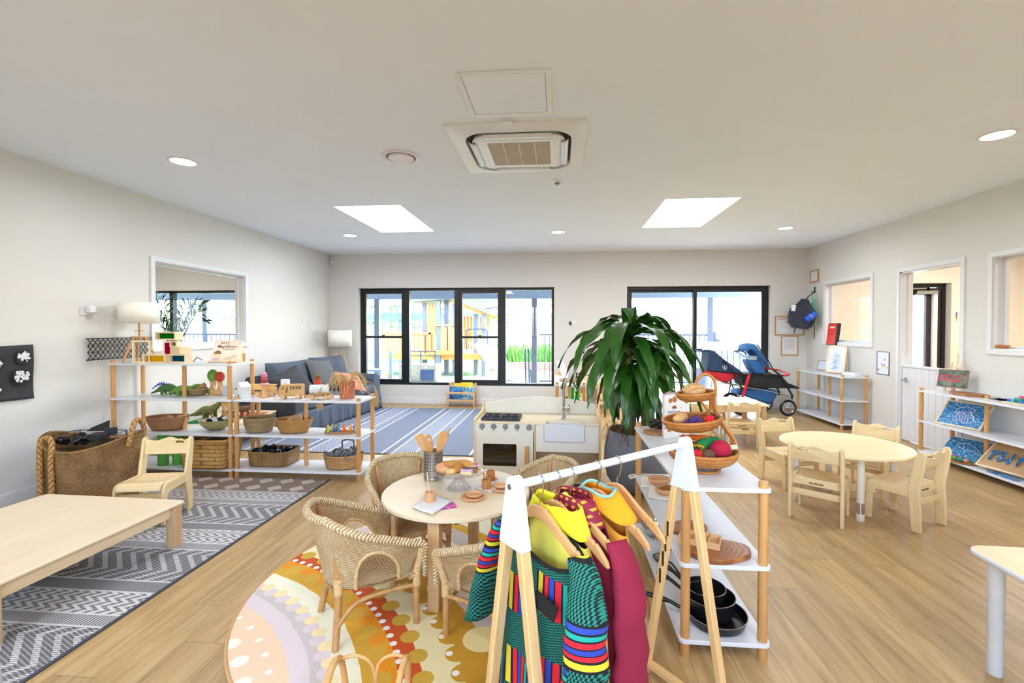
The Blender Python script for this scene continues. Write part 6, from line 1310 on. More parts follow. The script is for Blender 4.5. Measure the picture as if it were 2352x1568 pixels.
def garment(t, name, mat, prof, zt, dip, zb, folds, dpt=.035, ph=0, top=.15, n=96, bdip=.3):
    """prof: half width by v; open tube of cloth with folds deepening to the hem"""
    def f(u, v):
        a = 2*PI*u; k = v*(len(prof)-1); i = min(int(k), len(prof)-2); w = prof[i]+(prof[i+1]-prof[i])*(k-i)
        fr = -math.sin(a) > 0; z0_ = zt-.095*(abs(w and math.cos(a))**1.3)*(top/.15)-(dip if fr else dip*bdip)*abs(math.sin(a))**2
        d = (dpt+.03*v)*(1+.0*v); y = d*math.sin(a)+folds*(.25+v)*math.sin(a*7+ph+2*v)*.5+folds*.4*math.sin(a*13+ph)*v
        return (w*math.cos(a)+folds*.3*v*math.sin(a*5), y, z0_*(1-v)+zb*v)
    m = MB(); m.grid(f, n, 30, cu=True, us=1, vs_=1); 
    m.uv = [[(m.v[i][0]*.8+.5, m.v[i][2]+.05*m.v[i][0]) for i in fc] for fc in m.f]
    return m.build(name, mat, t, solid=.003, ang=180)
def sleeve(t, mat, pts, rs, name='sleeve', flat_=.45):
    m = MB(); P = smoothpath(pts, 6); R_ = [rs[min(int(i/6), len(rs)-1)]+(rs[min(int(i/6)+1, len(rs)-1)]-rs[min(int(i/6), len(rs)-1)])*((i % 6)/6) for i in range(len(P))]
    m.tube(P, R_, 20, cap=False, flat=flat_); m.uv = [[(m.v[i][0]*.3+m.v[i][2], m.v[i][0]-.2*m.v[i][2]) for i in fc] for fc in m.f]
    m.v = [(a+.004*math.sin(c*60), b+.004*math.sin(c*47+a*30), c) for a, b, c in m.v]; m.build(name, mat, t, solid=.003, ang=180)
def neck(t, mat, zt, dip, w, r_=.006, name='neck_trim', dpt=.036, bdip=.3, topc=1):
    m = MB(); m.tube([(w*math.cos(a), dpt*math.sin(a), zt-.095*topc*abs(math.cos(a))**1.3-(dip if math.sin(a) < 0 else dip*bdip)*abs(math.sin(a))**2) for a in [2*PI*i/48 for i in range(48)]], r_, 8, closed=True, flat=.6); m.build(name, mat, t)
def gthing(name, label, cat, s_, x0=0): x, y = w2(x0, s_); return thing(name, label, cat, (x,y,0), RZ, 'dress-up clothes on the rack')
KM = kente(); BL = flat('black_binding', (14,14,16), .8)
g = gthing('printed_dress', 'black and teal patchwork print dress with red, blue and yellow stripes, nearest the camera', 'dress', .088)
garment(g, 'body', KM, [.172,.176,.18,.19,.2,.21,.225], .865, .115, .12, .016, bdip=.2); neck(g, BL, .865, .115, .173, bdip=.2)
sleeve(g, KM, [(-.16,.0,.79),(-.20,-.005,.72),(-.255,-.01,.58),(-.30,-.01,.43)], [.03,.045,.055,.062]); sleeve(g, KM, [(.16,0,.79),(.20,-.02,.72),(.215,-.035,.58),(.205,-.04,.36)], [.03,.045,.055,.06])
m = MB(); m.prism([(.0,.0),(.075,-.012),(.09,.03),(.02,.045)], -.002, .002); o = m.build('pocket_slit', BL, g); o.location = (.05,-.066,.64); o.rotation_euler = (PI/2,0,rad(6))
YM = NT('yellow_dyed_cotton'); YM.set(YM.mix(YM.noise(YM.co('Object'), 7, 3), rgb(232,214,40), rgb(228,214,120)), .9); YM = YM.mat
g = gthing('yellow_shirt', 'bright yellow tie-dyed shirt behind the patchwork dress', 'shirt', .147)
garment(g, 'body', YM, [.12,.17,.185,.19,.19,.2], .90, .03, .25, .012, top=.19); LC = flat('lemon_cotton', (226,214,36), .85); m = MB(); m.grid(lambda u, v: ((.125-.035*v+.004*math.sin(14*PI*u))*math.cos(2*PI*u), (.05-.006*v)*math.sin(2*PI*u), .832+.042*v-.03*abs(math.cos(2*PI*u))*(1-v)+.004*math.sin(10*PI*u)), 60, 5, cu=True); m.build('collar', LC, g, solid=.004)
g = gthing('maroon_tunic', 'maroon long-sleeved tunic with a gold embroidered collar', 'tunic', .215)
MM = flat('maroon_cotton', (134,16,48), .85, var=.1)
garment(g, 'body', MM, [.14,.185,.19,.2,.21,.22], .885, .03, .05, .014, top=.17, ph=1)
def gold():
    t = NT('gold_embroidery'); p = t.sep(t.co('Object')); a = t.math('ABSOLUTE', t.math('SUBTRACT', t.math('FRACT', t.math('MULTIPLY', p[0], 42)), .5)); b = t.math('ABSOLUTE', t.math('SUBTRACT', t.math('FRACT', t.math('MULTIPLY', p[2], 60)), .5))
    t.set(t.mix(t.math('LESS_THAN', t.math('ADD', a, b), .3), rgb(134,16,48), rgb(216,160,50)), .7); return t.mat
m = MB(); m.grid(lambda u, v: ((.062+.05*v)*math.cos(2*PI*u), (.038+.006*v)*math.sin(2*PI*u), .882-.05*v-.02*v*abs(math.cos(2*PI*u))), 40, 4, cu=True); m.build('collar', gold(), g, solid=.004)
sleeve(g, MM, [(.17,0,.80),(.215,-.01,.70),(.235,-.02,.5),(.25,-.025,.15)], [.03,.045,.048,.045])
def dye():
    t = NT('sunset_dyed_cotton'); p = t.sep(t.co('Object')); n = t.noise(t.co('Object'), 8, 3); z = t.math('ADD', p[2], t.math('MULTIPLY', t.math('SUBTRACT', n, .5), .18))
    t.set(t.ramp(z, [(.12,(176,196,204)),(.34,(206,208,186)),(.48,(232,208,120)),(.62,(240,190,40)),(.82,(240,160,60)),(.92,(240,140,30))]), .9); return t.mat
DM = dye(); TEA = flat('pale_teal_binding', (132,190,186), .8)
g = gthing('orange_robe', 'orange to pale blue tie-dyed robe with teal edging', 'robe', .315)
garment(g, 'body', DM, [.11,.16,.165,.17,.175,.18], .86, .03, .06, .012, top=.15, ph=2)
m = MB(); m.grid(lambda u, v: ((.06+.075*v+.008*math.sin(6*PI*u))*math.cos(2*PI*u), (.042+.012*v)*math.sin(2*PI*u), .872-.03*v-.035*v*abs(math.cos(2*PI*u))+.007*math.sin(2*PI*u*3)), 48, 5, cu=True); m.build('rumpled_collar', flat('deep_orange_cotton', (246,150,20), .9, var=.12), g, solid=.006)
m = MB(); m.tube([(.05,-.05,.83),(.065,-.06,.6),(.075,-.07,.45)], .007, 6, flat=.4); m.build('front_trim', TEA, g)
m = MB(); m.tube([(.06*math.cos(a), .044*math.sin(a), .874+.007*math.sin(3*a)) for a in [2*PI*i/40 for i in range(40)]], .0045, 6, closed=True); m.build('collar_edge', TEA, g)

# ---------------------------------------------------------------- tall dracaena
def leafmat():
    t = NT('dracaena_leaf'); c = t.n('ShaderNodeTexCoord'); x = t.sep(c.outputs['UV']); s_ = t.math('FRACT', t.math('MULTIPLY', x[1], 9)); n = t.noise(t.co('Object', (3,3,3)), 2, 2)
    a = t.mix(n, rgb(16,58,14), rgb(58,116,32)); t.set(t.mix(t.math('MULTIPLY', t.math('GREATER_THAN', s_, .7), .35), a, rgb(74,124,42)), .3, spec=.6); return t.mat
LM = leafmat()
def leaf(mb, b, az, el, L_, w, droop, r_):
    pts = []; p = Vector(b); d = Vector((math.cos(az)*math.cos(el), math.sin(az)*math.cos(el), math.sin(el))); N = 12; tw = r_.uniform(-.5,.5)
    for i in range(N+1):
        pts.append((p.copy(), d.copy())); d = (d+Vector((0,0,-droop*(1+.8*i/N)))).normalized(); p = p+d*L_/N
    vs = []; fs = []; uv = []
    for i, (q, d_) in enumerate(pts):
        t_ = i/N; s_ = d_.cross(Vector((0,0,1))); s_ = s_.normalized() if s_.length > .05 else Vector((-math.sin(az),math.cos(az),0)); s_ = Matrix.Rotation(tw*t_+.12*math.sin(i*1.7), 3, d_) @ s_; nn = s_.cross(d_)
        ww = w*(.35+.65*math.sin(PI*min(1,.18+t_*.75)))*(1-t_**5)*.5
        for k in (-1,-.5,0,.5,1): vs.append(q+s_*ww*k+nn*(abs(k)*ww*.3+.009*math.sin(t_*15+k*3+az*5)))
    for i in range(N):
        for k in range(4): a = i*5+k; fs.append((a,a+1,a+6,a+5)); uv.append([(i/N,k/4),(i/N,(k+1)/4),((i+1)/N,(k+1)/4),((i+1)/N,k/4)])
    mb.add(vs, fs, uv)
pl_ = thing('indoor_plant', 'tall glossy dark green indoor plant with drooping strap leaves in a grey egg-shaped planter', 'plant', (.66,3.98,0))
m = MB(); m.lathe([(0,.0),(.13,.0),(.19,.03),(.25,.12),(.275,.24),(.27,.36),(.245,.48),(.235,.51),(.225,.51),(.23,.47),(0,.44)], n=64); m.build('planter', flat('grey_stone_planter', (112,116,126), .75, var=.08, sc=9, bump=.15, bsc=60), pl_)
m = MB(); R3 = random.Random(5)
for i in range(260):
    a = R3.uniform(0,2*PI); r_ = .22*math.sqrt(R3.random()); x, y = r_*math.cos(a), r_*math.sin(a); e = .06*(R3.random()); out = Vector((math.cos(a),math.sin(a),0))*(.05 if r_ > .14 else .01)
    m.tube([(x,y,.45),Vector((x+R3.uniform(-.04,.04),y+R3.uniform(-.04,.04),.51+e))+out*.5,Vector((x+R3.uniform(-.07,.07),y+R3.uniform(-.07,.07),.49+e*.4-(.08 if r_ > .17 else 0)))+out], .0018, 3)
tag(m.build('coir_mulch', flat('coir_fibre', (120,72,36), .9, var=.25), pl_), None, None, kind='stuff')
m = MB(); m.tube(smoothpath([(-.03,0,.44),(-.035,-.01,.7),(-.07,-.02,.95),(-.075,-.03,1.27)], 8), .024, 14); m.tube(smoothpath([(.05,.02,.44),(.06,.0,.7),(.08,-.01,.98)], 8), .018, 12); m.build('trunk', wood('cane_trunk', (104,84,56), (150,126,88), 'z', .8), pl_)
for (bx, by, bz, n, L0, L1, w, seed, dr) in ((-.075,-.03,1.22,38,.66,.88,.125,1,.15),(.08,-.01,.98,20,.45,.66,.11,2,.18),(-.06,-.03,.93,16,.40,.56,.105,3,.20),(.02,.0,.78,14,.34,.48,.095,4,.22)):
    m = MB(); R4 = random.Random(seed)
    for i in range(n):
        f_ = (i+.5)/n; el = rad(66-70*f_+R4.uniform(-10,10)) if seed < 3 else rad(45-75*f_); leaf(m, (bx,by,bz+.14*(1-f_)), i*2.39996+R4.uniform(-.2,.2), el, R4.uniform(L0,L1)*(.62+.38*min(1,f_*2.2)), w*R4.uniform(.8,1.1), dr*(1.25-.5*f_)*R4.uniform(.85,1.2), R4)
    m.build('leaves', LM, pl_, ang=180)

# ---------------------------------------------------------------- tandem pram, side on
SX, SY = 3.0, 7.76
pr = thing('tandem_pram', 'black and blue tandem pushchair with red side panels parked before the sliding door', 'pushchair', (SX,SY,0))
def sp(a, b): return (2.274+(a-110)*.000764-SX, 1.118-(b-90)*.000781)
M_NAV = flat('navy_pram_cloth', (30,52,84), .75, var=.15, sc=8, bump=.1); M_BLU = flat('blue_pram_cloth', (34,92,150), .7, var=.15, sc=9, bump=.1); M_PBK = flat('black_pram_cloth', (30,30,34), .8, var=.15, sc=8); M_RED = flat('red_pram_cloth', (186,20,44), .7); M_REDP = paint('bright_red', (222,24,40)); M_FRM = flat('black_tube', (22,22,26), .35)
def slab(name, pts, y0, y1, mat, bev=.02, par=None):
    m = MB(); m.m = rot(PI/2,0,0); m.prism([sp(*p) for p in pts][::-1], -y1, -y0); return m.build(name, mat, par or pr, bevel=bev, seg=3)
slab('rear_canopy', [(235,250),(300,215),(400,270),(520,380),(700,500),(860,610),(900,655),(880,680),(500,660),(190,622),(215,480),(228,380)], -.19,.19, M_NAV, .03)
slab('rear_seat_shell', [(190,622),(500,664),(870,684),(820,740),(740,800),(620,880),(480,840),(380,770),(220,700)], -.18,.18, M_RED, .03)
slab('side_pocket', [(880,660),(1000,695),(1300,700),(1650,700),(1760,800),(1855,915),(1840,970),(1560,972),(1200,970),(1000,950),(935,930)], -.2,.2, M_PBK, .02)
slab('footrest', [(1740,900),(1900,888),(2090,965),(2070,985),(1900,980),(1750,975)], -.13,.13, M_PBK, .01)
slab('seat_back', [(1040,420),(1080,408),(1300,430),(1330,470),(1400,650),(1390,692),(1190,690),(1100,560)], -.15,.12, M_BLU, .02)
m = MB(); A_ = [sp(*p) for p in [(990,230),(1000,120),(1070,88),(1170,88),(1240,150),(1340,300),(1440,470),(1470,560)]]; B_ = [sp(*p) for p in [(1010,235),(1060,190),(1120,215),(1170,250),(1230,330),(1330,420),(1400,520),(1420,580)]]
P_ = [smoothpath([(a[0],0,a[1]) for a in A_], 3), smoothpath([(b[0],0,b[1]) for b in B_], 3)]; N_ = len(P_[0])-1
m.grid(lambda u, v: (lambda a, b, k: (a.x*(1-k)+b.x*k, -.20*math.cos(PI*v), a.z*(1-k)+b.z*k))(P_[0][round(u*N_)], P_[1][round(u*N_)], abs(2*v-1)**3), N_, 14); m.build('front_canopy', M_BLU, pr, solid=.012)
m = MB(); m.tube(smoothpath([(sp(970,300)[0],-.2,sp(970,300)[1]),(sp(960,260)[0],-.19,sp(0,255)[1]),(sp(960,255)[0],0,sp(0,235)[1]),(sp(960,260)[0],.19,sp(0,255)[1])], 5), .014, 8); m.build('canopy_hoop', M_NAV, pr)
m = MB(); m.b2((sp(1110,0)[0],-.1,sp(0,420)[1]),(sp(1250,0)[0],.1,sp(0,330)[1])); m.build('mesh_pouch', flat('pale_mesh', (196,204,214), .7), pr, bevel=.01)
def st_(name, pts, y, r_, mat): m = MB(); m.tube([(sp(*p)[0], y, sp(*p)[1]) for p in pts], r_, 10); return m.build(name, mat, pr)
for y in (-.215,.215):
    st_('frame_strut', [(520,400),(700,640),(940,1060)], y, .012, M_FRM); st_('front_strut', [(1500,590),(1660,720),(1880,1110),(1875,1180)], y, .016, M_FRM); st_('rail_tube', [(700,690),(1700,705)], y, .008, M_FRM); st_('canopy_edge', [(1180,95),(1440,470),(1500,600)], y, .009, M_FRM)
    st_('lower_tube', [(520,870),(700,905),(900,950),(1300,1000),(1650,1075),(1860,1140)], y*.93, .009, M_CHROME); st_('rear_strut', [(880,640),(880,900),(800,1250)], y, .011, M_FRM)
m = MB(); m.bar((sp(1030,700)[0],-.222,sp(0,695)[1]),(sp(905,1140)[0],-.222,sp(0,1140)[1]), .04, .012, PI/2); m.build('red_side_link', M_REDP, pr, bevel=.003)
m = MB(); m.tube(smoothpath([(sp(250,225)[0],-.2,sp(0,222)[1]),(sp(130,215)[0],-.2,sp(0,225)[1]),(sp(110,250)[0],-.12,sp(0,240)[1]),(sp(110,250)[0],.12,sp(0,240)[1]),(sp(130,215)[0],.2,sp(0,225)[1]),(sp(250,225)[0],.2,sp(0,222)[1])], 5), .015, 10); m.build('push_handle', M_NAV, pr)
m = MB(); m.tube(smoothpath([(sp(1500,600)[0],.19,sp(0,600)[1]),(sp(1820,640)[0],.17,sp(0,640)[1]),(sp(1865,670)[0],.1,sp(0,665)[1]),(sp(1865,680)[0],-.1,sp(0,680)[1]),(sp(1820,700)[0],-.18,sp(0,705)[1]),(sp(1680,720)[0],-.2,sp(0,720)[1])], 5), .014, 10); m.build('bumper_bar', M_REDP, pr)
slab('storage_basket', [(820,1045),(1100,1000),(1440,985),(1660,1040),(1560,1230),(1480,1300),(1440,1290),(1080,1180),(960,1140),(830,1130)], -.17,.17, M_BLU, .03)
m = MB(); m.tube(smoothpath([(sp(555,560)[0]+.034*math.cos(a), -.192, sp(0,545)[1]+.045*math.sin(a)) for a in [rad(150+240*i/10) for i in range(11)]], 2), .003, 6); m.tube([(sp(560,0)[0],-.192,sp(0,520)[1]),(sp(548,0)[0],-.192,sp(0,560)[1]),(sp(572,0)[0],-.192,sp(0,590)[1])], .007, 8); m.build('white_emblem', M_PAPER, pr)
for a, b, y, r_ in ((1815,1352,-.19,.127),(1600,1330,.24,.127),(880,1320,-.19,.15),(880,1320,.24,.15)):
    x, z = sp(a, b); z = r_; m = MB(); m.m = tr(x,y,z) @ rot(PI/2,0,0); m.lathe([(r_*.74,-.014),(r_*.9,-.02),(r_,-.008),(r_,.008),(r_*.9,.02),(r_*.74,.014)], n=36); wl = m.build('wheel', M_BLKP, pr)
    m = MB(); m.m = tr(x,y,z) @ rot(PI/2,0,0); m.lathe([(r_*.7,-.012),(r_*.76,-.014),(r_*.76,.014),(r_*.7,.012)], n=36)
    for k in range(5): c_ = 2*PI*k/5; m.bar((.01*math.cos(c_),.01*math.sin(c_),0),(r_*.73*math.cos(c_),r_*.73*math.sin(c_),0), .022, .012)
    m.lathe([(0,-.018),(.018,-.018),(.018,.018),(0,.018)], n=16); m.build('rim', M_CHROME, wl)

# ---------------------------------------------------------------- things on walls
def frame(name, label, cat, loc, rz, w, h, fw, mat, paper=M_PAPER, tilt=0, grp=None, dep=.014, lines=0, ink=None):
    """picture facing local -y, origin at its centre"""
    t = thing(name, label, cat, loc, rz, grp); t.rotation_euler = (tilt, 0, rz); m = MB()
    if mat:
        ring(m, 'y', -dep, 0, -w/2, w/2, -h/2, h/2, fw); m.build('frame', mat, t, bevel=.0015, smooth=False)
    m = MB(); m.b2((-w/2+fw*.9,-dep*.5,-h/2+fw*.9),(w/2-fw*.9,0,h/2-fw*.9)); m.build('picture', paper, t, smooth=False)
    if lines:
        m = MB(); n = lines; iw, ih = w-2*fw, h-2*fw
        for i in range(n):
            z = ih*.36-ih*.62*i/n; L_ = iw*(.36-.1*((i*3) % 4 == 0)); m.b2((-iw*.36,-dep*.5-.0006,z),(L_,-dep*.5,z+ih*.010))
        m.build('writing', ink or flat('grey_ink', (120,116,114), .6), t, smooth=False)
    return t
G_W = flat('grey_ink', (120,116,114), .6); OAK = wood('oak_picture_frame', (176,132,84), (200,158,108), 'x', .5)
ev_ = frame('evacuation_diagram', 'oak-framed evacuation diagram behind the hanging backpack', 'notice', (3.895,YB-.002,1.417), 0, .48, .33, .02, OAK)
m = MB(); put(m, text('EVACUATION DIAGRAM', .027, .0003, bold=.0006), tr(-.03,-.0078,.122) @ rot(PI/2,0,0)); m.b2((-.21,-.0078,.096),(.21,-.0072,.102)); m.build('heading', flat('red_print', (196,60,50), .6), ev_, smooth=False)
m = MB(); m.b2((-.05,-.0078,.05),(-.025,-.0072,.075)); m.build('marker', flat('red_print', (196,60,50), .6), ev_, smooth=False)
m = MB()
for i in range(34): x, z = R3.uniform(-.19,.1), R3.uniform(-.07,.04); m.b2((x,-.0076,z),(x+R3.uniform(.004,.03),-.0072,z+.002))
for i in range(7): m.b2((-.2+.052*i,-.0076,-.125),(-.188+.052*i,-.0072,-.113))
m.build('plan_lines', G_W, ev_, smooth=False)
frame('certificate', 'small portrait oak-framed certificate under the evacuation diagram', 'certificate', (3.9,YB-.002,1.075), 0, .28, .33, .018, OAK, lines=9)
frame('wall_frame', 'small wooden frame high on the right wall by the corner above the backpack hook', 'picture frame', (XR-.002,8.005,2.225), rad(-90), .25, .2, .02, OAK, dep=.02)
def posterm():
    t = NT('health_poster'); v = t.n('ShaderNodeTexVoronoi'); t.l(t.co('Object'), v.inputs['Vector']); v.inputs['Scale'].default_value = 18; d = t.math('LESS_THAN', v.outputs['Distance'], .28); w = t.n('ShaderNodeTexVoronoi'); t.l(t.co('Object'), w.inputs['Vector']); w.inputs['Scale'].default_value = 18
    t.set(t.mix(t.math('MULTIPLY', d, t.math('GREATER_THAN', t.sep(v.outputs['Color'])[0], .45)), rgb(226,232,240), t.mix(.35, w.outputs['Color'], rgb(230,120,60))), .25); return t.mat
frame('health_poster', 'small black-edged illustrated poster on the right wall beside the half door', 'poster', (XR-.002,6.37,.92), rad(-90), .23, .30, .008, M_BLKP, posterm(), dep=.006)
bp_ = thing('splatter_artwork', 'curling black paper with white splatter circles on the left wall', 'artwork', (XL+.012,3.10,1.02)); 
m = MB(); m.grid(lambda u, v: (.006+.02*(max(0,u-.8)*5)**2*.4*abs(v-.4)+.004*math.sin(7*v+3*u), -.62+.87*u, -.21+.42*v+.012*math.sin(3*v+u*4)*.5), 24, 14); m.build('black_paper', flat('black_sugar_paper', (52,52,56), .85, var=.15, sc=3), bp_, solid=.001)
R5 = random.Random(8)
for (y, z, r_) in ((.17,.12,.055),(.155,-.03,.06),(-.02,.08,.055),(-.03,-.1,.055),(-.2,.05,.05),(-.25,-.1,.05)):
    m = MB(); m.lathe([(0,.014),(r_,.013)], (0,0,0), 30); m.v = [(p[2]+.012, y+p[0], z+p[1]) for p in m.v]; d_ = m.build('dark_disc', flat('charcoal_disc', (38,38,42), .8), bp_)
    m = MB(); 
    for i in range(30): a = R5.uniform(0,2*PI); q = r_*.75*math.sqrt(R5.random()); m.ball((.029,y+q*math.cos(a),z+q*math.sin(a)), R5.uniform(.005,.014), (.3,1,1), 8)
    m.build('white_splatter', M_PAPER, d_)
fo = thing('red_folder', 'red zip folder with a white label standing on the right window sill', 'folder', (XR-.02,7.47,1.115), rad(-90)); fo.rotation_euler = (rad(-7),0,rad(-90))
m = MB(); m.b2((-.13,-.02,0),(.13,.02,.335)); m.build('case', M_BLKP, fo, bevel=.006); m = MB(); m.b2((-.125,-.024,.006),(.10,-.0195,.328)); m.build('front', flat('red_vinyl', (222,44,30), .4), fo, bevel=.002)
m = MB(); m.b2((-.075,-.0255,.255),(.045,-.024,.285)); m.build('label', M_PAPER, fo, smooth=False)
m = MB(); put(m, text('TRIP FOLDER', .014, .0002), tr(-.015,-.0258,.27) @ rot(PI/2,0,0)); put(m, text('TRIP FOLDER', .013, .0002), tr(-.01,-.0246,.16) @ rot(PI/2,0,0)); m.build('lettering', M_BLKP, fo, smooth=False)
# power points
def outlet(label, loc, rz, name='power_outlet'):
    t = thing(name, label, 'power outlet', loc, rz, 'white wall power outlets'); m = MB(); m.b2((-.058,-.009,-.036),(.058,0,.036)); m.build('plate', M_WHITE, t, bevel=.003)
    m = MB()
    for x in (-.036,.036): m.box((x,-.0105,.022),(.012,.004,.016))
    m.build('switch', M_PLAST, t, bevel=.001, smooth=False); return t
outlet('white double power outlet on the left wall beside the shelf-top lamp', (XL,3.79,1.515), rad(90))
t = thing('power_plug', 'white plug adapter in the outlet beside the shelf-top lamp', 'plug', (XL+.009,3.80,1.53), rad(90)); m = MB(); m.b2((-.03,-.05,-.03),(.03,0,.035)); m.build('adapter', M_WHITE, t, bevel=.008); m = MB(); m.tube(smoothpath([(.01,-.045,-.01),(.05,-.07,-.03),(.1,-.06,-.06),(.2,-.1,-.1),(.3,-.19,-.11)], 5), .003, 8); m.build('cord', M_WHITE, t)
outlet('white double power outlet on the left wall above the sofa', (XL,7.33,1.51), rad(90))
t = thing('power_plug', 'white plug in the outlet above the sofa with a trailing cord', 'plug', (XL+.009,7.34,1.515), rad(90)); m = MB(); m.b2((-.018,-.03,-.018),(.018,0,.018)); m.build('adapter', M_WHITE, t, bevel=.005); m = MB(); m.tube(smoothpath([(.0,-.03,-.01),(.08,-.04,-.12),(.2,-.02,-.22),(.35,-.03,-.33),(.5,-.1,-.40)], 5), .003, 8); m.build('cord', M_WHITE, t)
outlet('white power outlet on the back wall between the window and the door', (.235,YB,1.465), 0)
t = thing('power_plug', 'small black charger in the back wall outlet', 'plug', (.20,YB-.009,1.458)); m = MB(); m.b2((-.02,-.03,-.03),(.02,0,.03)); m.build('adapter', M_BLKP, t, bevel=.005); m = MB(); m.tube([(0,-.015,-.03),(.005,-.01,-.3),(.0,-.01,-.7)], .002, 6); m.build('cord', M_PLAST, t)
# backpack on its hook
hk = thing('wall_hook', 'black wall hook holding the backpack and ropes', 'hook', (XR,8.0,2.0)); m = MB(); m.b2((-.012,-.012,-.05),(0,.012,.05)); m.tube([(-.01,0,-.03),(-.05,0,-.04),(-.06,0,-.01)], .006, 8); m.build('hook', M_BLKP, hk)
bg_ = thing('backpack', 'dark navy backpack hanging from the wall hook in the back right corner', 'backpack', (3.90,7.9,1.39), rad(-22)); bg_.rotation_euler = (0,rad(9),rad(-22))
m = MB(); m.grid(lambda u, v: ((.145+.05*math.sin(PI*min(1,v*1.15)))*math.copysign(abs(math.cos(2*PI*u))**.75,math.cos(2*PI*u))*(1-.65*max(0,v-.62)/.38)*(1 if v > .06 else .85), .11*math.copysign(abs(math.sin(2*PI*u))**.8,math.sin(2*PI*u))*(1-.7*max(0,v-.55)/.45), -.02+.48*v), 40, 18, cu=True); m.add([(0,0,-.02)]+[(.12*math.cos(2*PI*i/20),.08*math.sin(2*PI*i/20),-.02) for i in range(20)], [(0,1+(i+1)%20,1+i) for i in range(20)]); m.build('bag', flat('dark_navy_nylon', (22,28,50), .6, var=.25, sc=7, bump=.15, bsc=30), bg_)
m = MB(); m.tube([(.0,0,.44),(.05,-.02,.52),(.12,-.02,.60)], .008, 8); m.build('carry_loop', M_BLKP, bg_); m = MB(); m.b2((-.01,-.02,.445),(.04,.01,.465)); m.build('red_tab', M_REDP, bg_, bevel=.003); m = MB(); m.bar((-.06,-.02,.0),(-.06,-.02,-.11), .02, .006); m.build('strap', M_BLKP, bg_)
m = MB(); m.b2((-.17,-.098,.24),(-.11,-.09,.34)); m.build('name_patch', M_PAPER, bg_, bevel=.004)
bl = thing('rolled_mat', 'rolled bright blue mat tied to the front of the navy backpack', 'mat', (3.99,7.74,1.555)); bl.rotation_euler = (0,rad(52),rad(-10)); m = MB(); m.cyl((0,0,-.09),(0,0,.09), .05, n=24); m.build('roll', flat('bright_blue_vinyl', (24,90,206), .45, var=.2, sc=12), bl, bevel=.008); m = MB(); m.tube([(.052*math.cos(a),.052*math.sin(a),.0) for a in [2*PI*i/20 for i in range(20)]], .003, 6, closed=True); m.build('tie', flat('white_string', (220,230,230), .7), bl)
rp = MB(); R6 = random.Random(4)
for i in range(9):
    cy_, cz = 7.93+R6.uniform(-.10,.06), 1.78-.045*i; a0_ = R6.uniform(0,6); rr = R6.uniform(.035,.065); rp.tube([(4.10+.03*math.sin(2*a+i), cy_+rr*.8*math.cos(a), cz+rr*1.2*math.sin(a)) for a in [2*PI*k/20 for k in range(20)]], .006, 6, closed=True)
for i in range(4): rp.tube([(4.12,7.97,1.98),(4.11,7.95-.01*i,1.85),(4.1,7.9+.03*i,1.7),(4.11,7.88+.04*i,1.42)], .006, 6)
tag(rp.build('green_rope', flat('mint_green_rope', (110,206,160), .6, var=.15, sc=20)), 'tangled mint green ropes hanging beside the navy backpack', 'rope')
m = MB(); m.tube([(4.13,7.98,1.95),(4.12,7.93,1.7),(4.13,7.90,1.45),(4.14,7.92,1.2)], .010, 6, flat=.4); tag(m.build('black_strap', M_BLKP), 'black webbing strap dangling under the green ropes', 'strap')

# ---------------------------------------------------------------- far shelves' contents
frame('photo_stand', 'wooden photo frame leaning on the wall at the left of the back right shelf', 'picture frame', (4.10,7.55,.716+.08), rad(-68), .22, .16, .012, OAK, flat('pale_photo', (200,214,236), .2), tilt=rad(-14))
mf = frame('table_mirror', 'rounded wooden framed mirror with blue brush marks on the back right shelf', 'mirror', (4.02,7.10,.716+.205), rad(-50), .25, .41, .02, None, flat('mirror_sky', (214,224,240), .1), tilt=rad(-17))
vs, fs = shape(rrect(.25,.41,.05,6), [rrect(.205,.365,.035,6)], .024, .003); m = MB(); m.add([(x,z,y) for x,y,z in vs], [f[::-1] for f in fs]); m.build('rounded_frame', MAPLE('z'), mf)
m = MB(); [m.bar((R6.uniform(-.05,.04)+.03*(i/40-.5),-.0085,-.16+i*.0078),(R6.uniform(-.04,.06)+.03*(i/40-.5),-.0085,-.155+i*.0078), .007, .001) for i in range(40)]; m.build('blue_marks', flat('deep_blue_paint', (40,104,168), .5), mf, smooth=False)
m = MB(); m.bar((.12,.02,.02),(.12,.12,-.2), .02, .01); m.build('prop', MAPLE('z'), mf, bevel=.002)
m = MB(); m.b2((-.11,-.045,0),(.11,.045,.042)); tagd(m, 'glove_box', flat('pale_card_box', (226,230,236), .5), 'white and pale blue cardboard box at the right end of the back right shelf', 'box', None, (4.05,6.80,.716), rad(-78), bevel=.002)
for i in range(3): m = MB(); m.box((0,0,.0015+.003*i),(.16,.1,.002)); tagd(m, 'printed_leaflet', flat('printed_leaflet', (196,198,206), .6, var=.25, sc=20), 'printed leaflet fanned out on the back right shelf', 'leaflet', 'leaflets on the back right shelf', (3.90,7.42+.06*i,.716), rad(-60+22*i))
ea = thing('tabletop_easel', 'small wooden easel standing on the right wall shelf', 'easel', (4.085,5.15,.716), rad(-62)); m = MB()
for x in (-.055,.055): b_ = MB(); b_.bar((x*1.25,-.04,0),(x*.75,.035,.30), .013, .013); b_.build('leg', MAPLE('z'), ea, bevel=.001)
b_ = MB(); b_.bar((0,-.03,.03),(0,.055,.385), .014, .014); b_.build('mast', MAPLE('z'), ea, bevel=.001); b_ = MB(); b_.bar((0,.03,.25),(0,.11,0), .011, .011); b_.build('back_leg', MAPLE('z'), ea); b_ = MB(); b_.b2((-.09,-.05,.04),(.09,-.02,.052)); b_.b2((-.06,.015,.235),(.06,.03,.248)); b_.build('ledge', MAPLE('x'), ea, bevel=.001)
